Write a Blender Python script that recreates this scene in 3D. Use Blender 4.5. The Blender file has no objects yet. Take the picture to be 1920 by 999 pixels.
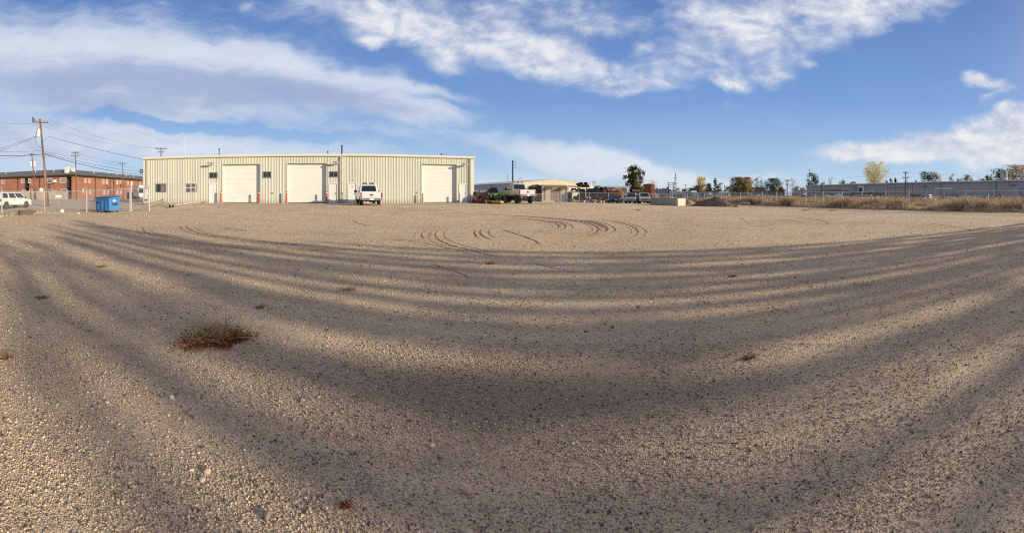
import bpy, bmesh, math, random
import numpy as np
from mathutils import Vector, Matrix
random.seed(7)
R = math.radians
sc = bpy.context.scene
COL = sc.collection

# ------------------------------------------------------------------ camera model and site survey
F = 780.0            # survey scale: pixels of the photograph per radian
HZ = 366.0           # horizon row
EYE = 1.6

def sstep(a, b, x):
    t = min(1.0, max(0.0, (x - a) / (b - a)))
    return t * t * (3 - 2 * t)

AZ0 = (590 - 960) / F
CA, SA = math.cos(AZ0), math.sin(AZ0)

def gz(x, y):
    """height of the ground: level lot that rises to the pad of the metal building"""
    u = x * CA - y * SA
    v = x * SA + y * CA
    s1 = sstep(-10, -25, u) if False else 1 - sstep(-25, -10, u)
    s2 = 1 - sstep(-32, -21, u)
    rise = sstep(22 + 10 * s1, 44 + 14 * s2, v)
    fall = 1.0 if u < 0 else 1 - sstep(18, 65, u)
    far = 1.0
    return 0.735 * rise * fall * far

def az(px): return (px - 960) / F

def at(px, d):
    a = az(px)
    x, y = d * math.sin(a), d * math.cos(a)
    return Vector((x, y, gz(x, y)))

def zrow(py, d): return EYE + (HZ - py) * d / F

def P(px, py):
    """ground point seen at a pixel of the photograph"""
    a = az(px); s, c = math.sin(a), math.cos(a)
    lo = 0.5
    prev = lo
    d = lo
    while d < 400:
        if zrow(py, d) <= gz(d * s, d * c): break
        prev = d; d *= 1.02
    lo, hi = prev, d
    for _ in range(40):
        m = (lo + hi) / 2
        if zrow(py, m) <= gz(m * s, m * c): hi = m
        else: lo = m
    return Vector((hi * s, hi * c, gz(hi * s, hi * c)))

def dist(p): return math.hypot(p[0], p[1])

# ------------------------------------------------------------------ node helpers
class NT:
    def __init__(s, tree): s.t = tree; s.n = tree.nodes; s.l = tree.links
    def new(s, typ, **kw):
        n = s.n.new(typ)
        for k, v in kw.items(): setattr(n, k, v)
        return n
    def link(s, a, b): s.l.new(a, b)
    def val(s, sock, v):
        if hasattr(v, 'default_value') or isinstance(v, bpy.types.NodeSocket): s.l.new(v, sock)
        else: sock.default_value = v
    def math(s, op, a, b=0.0, c=None, clamp=False):
        n = s.n.new('ShaderNodeMath'); n.operation = op; n.use_clamp = clamp
        s.val(n.inputs[0], a); s.val(n.inputs[1], b)
        if c is not None: s.val(n.inputs[2], c)
        return n.outputs[0]
    def mix(s, fac, a, b, mode='MIX'):
        n = s.n.new('ShaderNodeMix'); n.data_type = 'RGBA'; n.blend_type = mode
        s.val(n.inputs[0], fac)
        for sock, v in ((n.inputs[6], a), (n.inputs[7], b)):
            if isinstance(v, (tuple, list)): sock.default_value = (*v[:3], 1)
            else: s.l.new(v, sock)
        return n.outputs[2]
    def ramp(s, fac, stops, interp='LINEAR'):
        n = s.n.new('ShaderNodeValToRGB'); n.color_ramp.interpolation = interp
        el = n.color_ramp.elements
        while len(el) < len(stops): el.new(0.5)
        for e, (p, c) in zip(el, stops):
            e.position = p
            e.color = (*c[:3], 1) if isinstance(c, (tuple, list)) else (c, c, c, 1)
        s.l.new(fac, n.inputs[0])
        return n.outputs[0]
    def noise(s, vec, scale, detail=4, rough=0.55, dist=0.0):
        n = s.n.new('ShaderNodeTexNoise')
        n.inputs['Scale'].default_value = scale; n.inputs['Detail'].default_value = detail
        n.inputs['Roughness'].default_value = rough; n.inputs['Distortion'].default_value = dist
        s.l.new(vec, n.inputs['Vector'])
        return n.outputs[0]
    def voro(s, vec, scale, feature='F1', out='Distance', rnd=1.0):
        n = s.n.new('ShaderNodeTexVoronoi'); n.feature = feature
        n.inputs['Scale'].default_value = scale; n.inputs['Randomness'].default_value = rnd
        s.l.new(vec, n.inputs['Vector'])
        return n.outputs[out]
    def smooth(s, x, a, b):
        n = s.n.new('ShaderNodeMapRange'); n.interpolation_type = 'SMOOTHSTEP'; n.clamp = True
        s.val(n.inputs[0], x); n.inputs[1].default_value = a; n.inputs[2].default_value = b
        return n.outputs[0]
    def mapping(s, vec, loc=(0, 0, 0), rot=(0, 0, 0), scale=(1, 1, 1), typ='POINT'):
        n = s.n.new('ShaderNodeMapping'); n.vector_type = typ
        n.inputs['Location'].default_value = loc; n.inputs['Rotation'].default_value = rot
        n.inputs['Scale'].default_value = scale
        s.l.new(vec, n.inputs['Vector'])
        return n.outputs[0]

def base_mat(name):
    m = bpy.data.materials.new(name); m.use_nodes = True
    t = NT(m.node_tree)
    b = m.node_tree.nodes['Principled BSDF']
    return m, t, b

MATS = {}
def M(name, col, rough=0.7, var=0.18, scale=2.0, bump=0.0, bscale=60, metal=0.0, spec=0.4, dirt=None, coat=0.0, streak=False):
    """procedural paint / metal / wood: base colour broken up by two noises, optional dirt and bump"""
    if name in MATS: return MATS[name]
    m, t, b = base_mat(name)
    co = t.new('ShaderNodeTexCoord').outputs['Object']
    v = t.mapping(co, scale=(1, 1, 0.15)) if streak else co
    n1 = t.noise(v, scale, 5, 0.6)
    n2 = t.noise(v, scale * 9, 3, 0.6)
    f = t.math('ADD', t.math('MULTIPLY', n1, 0.65), t.math('MULTIPLY', n2, 0.35))
    lo = tuple(c * (1 - var) for c in col); hi = tuple(min(1, c * (1 + var)) for c in col)
    c = t.ramp(f, [(0.3, lo), (0.7, hi)])
    if dirt:
        c = t.mix(t.math('MULTIPLY', t.smooth(t.noise(v, scale * 1.7, 6, 0.7), 0.48, 0.75), dirt[1]), c, dirt[0])
    t.link(c, b.inputs['Base Color'])
    b.inputs['Metallic'].default_value = metal
    b.inputs['Specular IOR Level'].default_value = spec
    b.inputs['Coat Weight'].default_value = coat
    b.inputs['Coat Roughness'].default_value = 0.08
    t.link(t.ramp(n2, [(0.2, max(0.02, rough - 0.08)), (0.8, min(1, rough + 0.08))]), b.inputs['Roughness'])
    if bump:
        bn = t.new('ShaderNodeBump'); bn.inputs['Strength'].default_value = bump; bn.inputs['Distance'].default_value = 0.01
        t.link(t.noise(co, bscale, 5, 0.65), bn.inputs['Height'])
        t.link(bn.outputs[0], b.inputs['Normal'])
    MATS[name] = m
    return m

def MA(name, rough=0.85, trans=0.0, spec=0.15):
    """colour comes from the mesh's own point colours (leaves, blades, stones)"""
    if name in MATS: return MATS[name]
    m, t, b = base_mat(name)
    a = t.new('ShaderNodeAttribute', attribute_name='Col')
    b.inputs['Roughness'].default_value = rough
    b.inputs['Specular IOR Level'].default_value = spec
    t.link(a.outputs['Color'], b.inputs['Base Color'])
    if trans:
        tr = t.new('ShaderNodeBsdfTranslucent'); t.link(a.outputs['Color'], tr.inputs['Color'])
        mx = t.new('ShaderNodeMixShader'); mx.inputs[0].default_value = trans
        t.link(b.outputs[0], mx.inputs[1]); t.link(tr.outputs[0], mx.inputs[2])
        t.link(mx.outputs[0], m.node_tree.nodes['Material Output'].inputs['Surface'])
    MATS[name] = m
    return m

# ------------------------------------------------------------------ mesh builder
class MB:
    def __init__(s): s.v = []; s.f = []; s.c = []
    def add(s, vs, fs, col=None):
        o = len(s.v)
        s.v += [tuple(p) for p in vs]
        s.f += [tuple(i + o for i in f) for f in fs]
        if col is not None: s.c += [col] * len(vs)
        return s
    def hexa(s, b, t):
        return s.add(list(b) + list(t), [(3, 2, 1, 0), (4, 5, 6, 7), (0, 1, 5, 4), (1, 2, 6, 5), (2, 3, 7, 6), (3, 0, 4, 7)])
    def box(s, x0, x1, y0, y1, z0, z1):
        return s.hexa([(x0, y0, z0), (x1, y0, z0), (x1, y1, z0), (x0, y1, z0)], [(x0, y0, z1), (x1, y0, z1), (x1, y1, z1), (x0, y1, z1)])
    def cbox(s, c, size, rz=0.0, rx=0.0, ry=0.0):
        m = Matrix.Translation(c) @ Matrix.Rotation(rz, 4, 'Z') @ Matrix.Rotation(ry, 4, 'Y') @ Matrix.Rotation(rx, 4, 'X')
        a, b, d = size[0] / 2, size[1] / 2, size[2] / 2
        B = [m @ Vector(q) for q in ((-a, -b, -d), (a, -b, -d), (a, b, -d), (-a, b, -d))]
        T = [m @ Vector(q) for q in ((-a, -b, d), (a, -b, d), (a, b, d), (-a, b, d))]
        return s.hexa(B, T)
    def quad(s, *p): return s.add(p, [tuple(range(len(p)))])
    def prism(s, prof, ex):
        """profile = list of 3d points, extruded by vector ex"""
        n = len(prof); ex = Vector(ex)
        a = [Vector(p) for p in prof]; b = [p + ex for p in a]
        fs = [tuple(range(n - 1, -1, -1)), tuple(range(n, 2 * n))]
        fs += [(i, (i + 1) % n, n + (i + 1) % n, n + i) for i in range(n)]
        return s.add(a + b, fs)
    def sideprism(s, yz, x0, x1): return s.prism([(x0, y, z) for y, z in yz], (x1 - x0, 0, 0))
    def tube(s, p, q, r0, r1=None, n=8, cap=True):
        r1 = r0 if r1 is None else r1
        p = Vector(p); q = Vector(q); d = (q - p)
        if d.length < 1e-6: return s
        d.normalize()
        a = d.orthogonal().normalized(); b = d.cross(a)
        vs = []
        for c, r in ((p, r0), (q, r1)):
            for i in range(n):
                t = 2 * math.pi * i / n
                vs.append(c + a * math.cos(t) * r + b * math.sin(t) * r)
        fs = [(i, (i + 1) % n, n + (i + 1) % n, n + i) for i in range(n)]
        if cap: fs += [tuple(range(n - 1, -1, -1)), tuple(range(n, 2 * n))]
        return s.add(vs, fs)
    def path(s, pts, r, n=6, r1=None, cap=True):
        pts = [Vector(p) for p in pts]; m = len(pts)
        r1 = r if r1 is None else r1
        vs = []; a = None
        for k, p in enumerate(pts):
            d = (pts[min(k + 1, m - 1)] - pts[max(k - 1, 0)]).normalized()
            if a is None: a = d.orthogonal().normalized()
            else:
                a = (a - d * a.dot(d)); a = a.normalized() if a.length > 1e-5 else d.orthogonal().normalized()
            b = d.cross(a); rr = r + (r1 - r) * k / (m - 1)
            for i in range(n):
                t = 2 * math.pi * i / n
                vs.append(p + a * math.cos(t) * rr + b * math.sin(t) * rr)
        fs = []
        for k in range(m - 1):
            for i in range(n):
                fs.append((k * n + i, k * n + (i + 1) % n, (k + 1) * n + (i + 1) % n, (k + 1) * n + i))
        if cap: fs += [tuple(range(n - 1, -1, -1)), tuple(range((m - 1) * n, m * n))]
        return s.add(vs, fs)
    def lathe(s, prof, c=(0, 0, 0), axis='Z', n=16):
        """prof = (radius, height) pairs; closed at both ends when radius is 0"""
        c = Vector(c); vs = []
        for r, h in prof:
            for i in range(n):
                t = 2 * math.pi * i / n; x, y = r * math.cos(t), r * math.sin(t)
                q = {'Z': (x, y, h), 'X': (h, x, y), 'Y': (y, h, x)}[axis]
                vs.append(c + Vector(q))
        fs = []
        for k in range(len(prof) - 1):
            for i in range(n):
                fs.append((k * n + i, k * n + (i + 1) % n, (k + 1) * n + (i + 1) % n, (k + 1) * n + i))
        fs += [tuple(range(n - 1, -1, -1)), tuple(range((len(prof) - 1) * n, len(prof) * n))]
        return s.add(vs, fs)
    def blob(s, c, r, seed=0, rough=0.25, n=8, sq=(1, 1, 1)):
        rnd = random.Random(seed); c = Vector(c); vs = []; k = n // 2
        for j in range(1, k):
            th = math.pi * j / k
            for i in range(n):
                ph = 2 * math.pi * i / n
                q = 1 + rnd.uniform(-rough, rough)
                vs.append(c + Vector((math.sin(th) * math.cos(ph) * sq[0], math.sin(th) * math.sin(ph) * sq[1], math.cos(th) * sq[2])) * r * q)
        vs += [c + Vector((0, 0, r * sq[2])), c - Vector((0, 0, r * sq[2]))]
        T, B = len(vs) - 2, len(vs) - 1; fs = []
        for j in range(k - 2):
            for i in range(n): fs.append((j * n + i, (j + 1) * n + i, (j + 1) * n + (i + 1) % n, j * n + (i + 1) % n))
        for i in range(n):
            fs.append((T, i, (i + 1) % n)); fs.append((B, (k - 2) * n + (i + 1) % n, (k - 2) * n + i))
        return s.add(vs, fs)
    def build(s, name, mat, parent=None, smooth=False, bevel=0.0, loc=None):
        me = bpy.data.meshes.new(name)
        me.from_pydata(s.v, [], s.f); me.update()
        bm = bmesh.new(); bm.from_mesh(me); bmesh.ops.recalc_face_normals(bm, faces=bm.faces[:]); bm.to_mesh(me); bm.free()
        if s.c and len(s.c) == len(s.v):
            at_ = me.color_attributes.new('Col', 'FLOAT_COLOR', 'POINT')
            at_.data.foreach_set('color', np.array([(*c[:3], 1.0) for c in s.c], dtype=np.float32).ravel())
        if smooth: me.polygons.foreach_set('use_smooth', [True] * len(me.polygons))
        me.materials.append(mat)
        o = bpy.data.objects.new(name, me); COL.objects.link(o)
        if parent is not None: o.parent = parent
        if loc is not None: o.location = loc
        if bevel:
            bv = o.modifiers.new('bevel', 'BEVEL'); bv.width = bevel; bv.segments = 2; bv.limit_method = 'ANGLE'; bv.angle_limit = R(35)
        return o

def np_mesh(name, V, Fc, mat, cols=None, parent=None, smooth=False, loc=None):
    """fast mesh from numpy: V (n,3), Fc (m,k) all of one face size"""
    me = bpy.data.meshes.new(name)
    V = np.ascontiguousarray(V, dtype=np.float32); Fc = np.ascontiguousarray(Fc, dtype=np.int32)
    m, k = Fc.shape
    me.vertices.add(len(V)); me.vertices.foreach_set('co', V.ravel())
    me.loops.add(m * k); me.loops.foreach_set('vertex_index', Fc.ravel())
    me.polygons.add(m); me.polygons.foreach_set('loop_start', np.arange(0, m * k, k, dtype=np.int32))
    me.update(calc_edges=True)
    if cols is not None:
        a = me.color_attributes.new('Col', 'FLOAT_COLOR', 'POINT')
        c = np.ones((len(V), 4), dtype=np.float32); c[:, :3] = cols
        a.data.foreach_set('color', c.ravel())
    if smooth: me.polygons.foreach_set('use_smooth', np.ones(m, dtype=bool))
    me.materials.append(mat)
    o = bpy.data.objects.new(name, me); COL.objects.link(o)
    if parent is not None: o.parent = parent
    if loc is not None: o.location = loc
    return o

def tag(o, label=None, cat=None, group=None, kind=None):
    if label: o['label'] = label
    if cat: o['category'] = cat
    if group: o['group'] = group
    if kind: o['kind'] = kind
    return o

def thing(name, label, cat, loc=(0, 0, 0), rotz=0.0, group=None):
    o = bpy.data.objects.new(name, None); COL.objects.link(o)
    o.empty_display_size = 0.3
    o.location = loc; o.rotation_euler = (0, 0, rotz)
    return tag(o, label, cat, group)

def dup(root, loc, rotz, label, group=None, scale=None):
    def cp(o, par):
        c = o.copy(); COL.objects.link(c); c.parent = par
        for ch in o.children: cp(ch, c)
        return c
    r = cp(root, None)
    r.location = loc; r.rotation_euler = (0, 0, rotz)
    if scale: r.scale = (scale,) * 3 if not isinstance(scale, tuple) else scale
    r['label'] = label
    if group: r['group'] = group
    return r
# ------------------------------------------------------------------ camera: hand-held sweep panorama (cylindrical)
cd = bpy.data.cameras.new('camera'); cam = bpy.data.objects.new('camera', cd); COL.objects.link(cam)
cd.type = 'PANO'; cd.panorama_type = 'CENTRAL_CYLINDRICAL'
cd.central_cylindrical_range_u_min = -960 / F; cd.central_cylindrical_range_u_max = 960 / F
cd.central_cylindrical_range_v_min = (HZ - 999) / F; cd.central_cylindrical_range_v_max = HZ / F
cd.central_cylindrical_radius = 1.0
cd.clip_start = 0.05; cd.clip_end = 20000
cam.location = (0, 0, EYE); cam.rotation_euler = (R(90), 0, 0)
sc.camera = cam
sc.view_settings.view_transform = 'Standard'; sc.view_settings.look = 'None'
sc.view_settings.exposure = 0; sc.view_settings.gamma = 1
sc.cycles.use_denoising = False; sc.cycles.denoiser = 'OPENIMAGEDENOISE'; sc.cycles.denoising_prefilter = 'ACCURATE'; sc.cycles.denoising_input_passes = 'RGB_ALBEDO_NORMAL'
sc.cycles.filter_width = 1.15; sc.cycles.use_adaptive_sampling = False
sc.cycles.max_bounces = 6; sc.cycles.transparent_max_bounces = 24
sc.cycles.sample_clamp_indirect = 6

# ------------------------------------------------------------------ sun
SUN_EL = R(15.6); SX, SY = 0.985, -0.17
sund = Vector((SX * math.cos(SUN_EL), SY * math.cos(SUN_EL), math.sin(SUN_EL)))
ld = bpy.data.lights.new('sun', 'SUN'); ld.energy = 5.0; ld.angle = R(0.55); ld.color = (1.0, 0.87, 0.68)
lo_ = bpy.data.objects.new('sun', ld); COL.objects.link(lo_)
lo_.rotation_euler = sund.to_track_quat('Z', 'Y').to_euler(); lo_.location = (60, -10, 40)

# ------------------------------------------------------------------ sky with clouds
w = bpy.data.worlds.new('World'); sc.world = w; w.use_nodes = True
t = NT(w.node_tree); t.n.clear()
out = t.new('ShaderNodeOutputWorld')
sky = t.new('ShaderNodeTexSky'); sky.sky_type = 'NISHITA'; sky.sun_disc = False
sky.sun_elevation = SUN_EL; sky.sun_rotation = math.atan2(SX, SY)
sky.altitude = 1600; sky.air_density = 1.0; sky.dust_density = 0.6; sky.ozone_density = 1.6
co = t.new('ShaderNodeTexCoord').outputs['Generated']
sp = t.new('ShaderNodeSeparateXYZ'); t.link(co, sp.inputs[0])
X, Y, Z = sp.outputs
azn = t.math('ARCTAN2', X, Y)
hor = t.math('SQRT', t.math('ADD', t.math('MULTIPLY', X, X), t.math('MULTIPLY', Y, Y)))
tan = t.math('DIVIDE', Z, t.math('MAXIMUM', hor, 0.02))
cb = t.new('ShaderNodeCombineXYZ')
t.link(t.math('MULTIPLY', azn, 0.78), cb.inputs[0]); t.link(t.math('MULTIPLY', tan, 0.78), cb.inputs[1])
q = cb.outputs[0]                                   # azimuth / elevation chart of the sky
# wind-blown warping of the chart so that cloud outlines are ragged
wn = t.new('ShaderNodeTexNoise'); wn.inputs['Scale'].default_value = 9; wn.inputs['Detail'].default_value = 5
t.link(q, wn.inputs['Vector'])
wv = t.new('ShaderNodeVectorMath', operation='SUBTRACT'); t.link(wn.outputs['Color'], wv.inputs[0]); wv.inputs[1].default_value = (.5, .5, .5)
ws = t.new('ShaderNodeVectorMath', operation='SCALE'); t.link(wv.outputs[0], ws.inputs[0]); ws.inputs['Scale'].default_value = 0.075
wa = t.new('ShaderNodeVectorMath', operation='ADD'); t.link(q, wa.inputs[0]); t.link(ws.outputs[0], wa.inputs[1])
qw = wa.outputs[0]

def blobs(vec, lst):
    acc = None
    for px, py, rx, ry, rot, wt in lst:
        m = t.mapping(vec, ((px - 960) / 1000, (366 - py) / 1000, 0), (0, 0, R(rot)), (rx / 1000, ry / 1000, 1), 'TEXTURE')
        g = t.new('ShaderNodeTexGradient', gradient_type='SPHERICAL'); t.link(m, g.inputs[0])
        acc = t.math('MULTIPLY', g.outputs['Fac'], wt) if acc is None else t.math('MULTIPLY_ADD', g.outputs['Fac'], wt, acc)
    return acc
# streaky high cloud on the left (rot: + is counter-clockwise, rising to the right)
mA = blobs(qw, [
    (0, 120, 620, 150, -3, 1.5), (300, 105, 520, 90, -7, 1.3), (640, 150, 420, 62, -15, 1.5), (800, 176, 190, 24, -15, .9),
    (100, 200, 520, 120, 0, .9), (520, 205, 460, 62, -5, 1.1), (760, 209, 210, 26, -9, 1.3), (300, 190, 260, 30, -4, .7),
    (250, 268, 700, 46, 0, 1.3), (60, 310, 500, 90, 0, 1.0), (560, 288, 420, 26, -2, .9), (620, 20, 260, 50, -14, .8), (400, 28, 330, 30, -6, .4),
    (1110, 300, 280, 42, -9, 3.0), (1000, 330, 260, 34, 0, .8), (1230, 320, 140, 22, -6, .9), (1400, 338, 170, 14, 0, .8), (900, 350, 260, 24, 0, .4), (960, 235, 220, 50, -12, -1.2),
    (1240, 345, 640, 30, 0, .5), (420, 240, 420, 14, -4, -1.5), (270, 232, 260, 16, 0, -.9), (850, 195, 200, 12, -14, -.7)])
vA = t.mapping(qw, rot=(0, 0, R(11)), scale=(4.5, 19, 1))
nA = t.noise(vA, 1.0, 8, 0.62, 0.5)
nA2 = t.noise(t.mapping(qw, loc=(3, 1, 0), rot=(0, 0, R(-38)), scale=(13, 55, 1)), 1.0, 6, 0.65, 0.3)
nA3 = t.noise(t.mapping(q, loc=(1, 7, 0), rot=(0, 0, R(12)), scale=(3, 9, 1)), 1.0, 3, 0.5, 0.3)
dA = t.math('ADD', mA, t.math('ADD', t.math('MULTIPLY', t.math('SUBTRACT', nA, 0.5), 1.7), t.math('MULTIPLY', t.math('SUBTRACT', nA2, 0.5), 1.15)))
dA = t.math('ADD', dA, t.math('MULTIPLY', t.math('SUBTRACT', nA3, 0.5), 0.9))
dA = t.math('MULTIPLY', t.smooth(dA, 0.10, 1.9), 0.90)
gA = blobs(q, [(150, 155, 560, 66, -3, 1.3), (470, 160, 430, 46, -8, 1.2), (330, 195, 430, 50, -4, .7), (30, 235, 400, 70, 0, 0.8), (60, 310, 330, 70, 0, .5), (640, 185, 260, 26, -12, .8)])
gA = t.smooth(t.math('ADD', gA, t.math('ADD', t.math('MULTIPLY', t.math('SUBTRACT', nA, 0.5), 2.6), t.math('MULTIPLY', t.math('SUBTRACT', nA2, 0.5), 1.4))), -0.3, 1.7)
cA = t.mix(gA, t.mix(t.smooth(tan, 0.02, 0.16), (0.74, 0.79, 0.85), (0.73, 0.79, 0.89)), (0.40, 0.47, 0.67))
# puffy cloud overhead and low on the right
mB = blobs(qw, [
    (640, 10, 260, 60, -14, 1.0), (740, 40, 260, 74, -18, 1.2), (880, 70, 250, 80, -14, 1.2), (1010, 100, 260, 86, -8, 1.5), (1160, 145, 260, 46, -8, 1.2), (1110, 45, 220, 70, -12, .9), (900, 5, 300, 50, 0, 1.0),
    (1300, 105, 130, 78, 20, 1.8), (1430, 135, 120, 38, 8, 1.8), (1400, 62, 180, 80, -6, 1.5), (1540, 40, 240, 84, 14, 1.3), (1660, 8, 190, 66, 10, 1.4), (1480, 0, 300, 50, 0, 1.0),
    (1280, 20, 240, 56, 0, 1.0), (1010, 20, 170, 50, 0, .8), (1390, 164, 66, 20, -12, 1.5), (1500, 50, 60, 34, 0, -1.2), (1150, 82, 90, 30, -20, -1.0), (1040, 50, 90, 24, -20, -.6), (980, 40, 40, 40, 0, -.6),
    (690, 72, 46, 17, 0, 1.8), (1194, 92, 30, 16, 0, 1.3), (1515, 117, 24, 12, 0, 1.3), (300, 2, 44, 14, 0, 1.3), (474, 6, 32, 17, 0, 1.2), (1210, 165, 56, 18, 0, 1.3),
    (1832, 152, 56, 20, -4, 2.8), (1884, 160, 44, 18, 0, 2.2), (1858, 182, 46, 16, 20, 1.5), (1908, 196, 50, 20, 20, 1.5), (1900, 230, 190, 40, 12, 1.4),
    (1760, 257, 290, 50, 10, 2.0), (1850, 272, 320, 52, 4, 2.0), (1650, 280, 170, 26, 3, 1.8), (1930, 300, 180, 34, 0, 1.3), (2050, 265, 240, 80, 0, 1.6)])
nB = t.noise(t.mapping(q, rot=(0, 0, R(8)), scale=(.8, 1.3, 1)), 12.5, 11, 0.63, 0.30)
nBl = t.noise(t.mapping(q, loc=(5, 2, 0), rot=(0, 0, R(10)), scale=(.7, 1.6, 1)), 6.0, 4, 0.55, 0.5)
dB = t.math('ADD', mB, t.math('ADD', t.math('MULTIPLY', t.math('SUBTRACT', nB, 0.5), 2.5), t.math('MULTIPLY', t.math('SUBTRACT', nBl, 0.5), 2.6)))
dB = t.math('MULTIPLY', t.smooth(dB, 0.3, 2.5), 0.96)
# sun-side relief: the cloud noise sampled a little towards the sun
nBs = t.noise(t.mapping(q, loc=(-0.010, -0.014, 0), rot=(0, 0, R(8)), scale=(.8, 1.3, 1)), 12.5, 7, 0.60, 0.30)
rel = t.smooth(t.math('ADD', t.math('SUBTRACT', nB, nBs), t.math('MULTIPLY', t.math('SUBTRACT', nBl, 0.52), 0.35)), -0.20, 0.17)
cB = t.mix(rel, (0.44, 0.51, 0.70), (0.86, 0.87, 0.90))
lowB = t.smooth(tan, 0.05, 0.2)
cB = t.mix(lowB, t.mix(0.45, cB, (0.86, 0.86, 0.83)), cB)
# Nishita sky, a little deeper blue as on a clear autumn evening
sk = t.new('ShaderNodeVectorMath', operation='SCALE'); t.link(sky.outputs[0], sk.inputs[0]); sk.inputs['Scale'].default_value = 0.1
SKYC = t.mix(1.0, sk.outputs[0], (1.0, 1.0, 1.0), 'MULTIPLY')
grad = t.ramp(t.math('MULTIPLY', tan, 2.0), [(0.0, (0.55, 0.70, 0.83)), (0.16, (0.39, 0.58, 0.84)), (0.45, (0.20, 0.37, 0.73)), (1.0, (0.105, 0.22, 0.54))])
SKYC = t.mix(0.85, SKYC, grad)
c1 = t.mix(dA, SKYC, cA)
c2 = t.mix(dB, c1, cB)
# unseen cloud deck overhead and sun glow, added to warm the ambient light
nO = t.noise(t.mapping(q, scale=(1, 1, 1)), 3.0, 5, 0.6, 0.3)
dO = t.math('MULTIPLY', t.smooth(t.math('ADD', tan, t.math('MULTIPLY', t.math('SUBTRACT', nO, 0.5), 0.7)), 0.60, 1.05), 0.75)
c2 = t.mix(dO, c2, (0.39, 0.305, 0.24))
dt = t.new('ShaderNodeVectorMath', operation='DOT_PRODUCT'); t.link(co, dt.inputs[0]); dt.inputs[1].default_value = tuple(sund)
gl = t.math('POWER', t.math('MAXIMUM', dt.outputs['Value'], 0.0), 24.0)
c2 = t.mix(t.math('MULTIPLY', gl, 0.9), c2, (1.7, 1.25, 0.8))
bg = t.new('ShaderNodeBackground'); t.link(c2, bg.inputs[0]); bg.inputs[1].default_value = 1.0
t.link(bg.outputs[0], out.inputs[0])
w.cycles.sampling_method = 'MANUAL'; w.cycles.sample_map_resolution = 512

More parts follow.
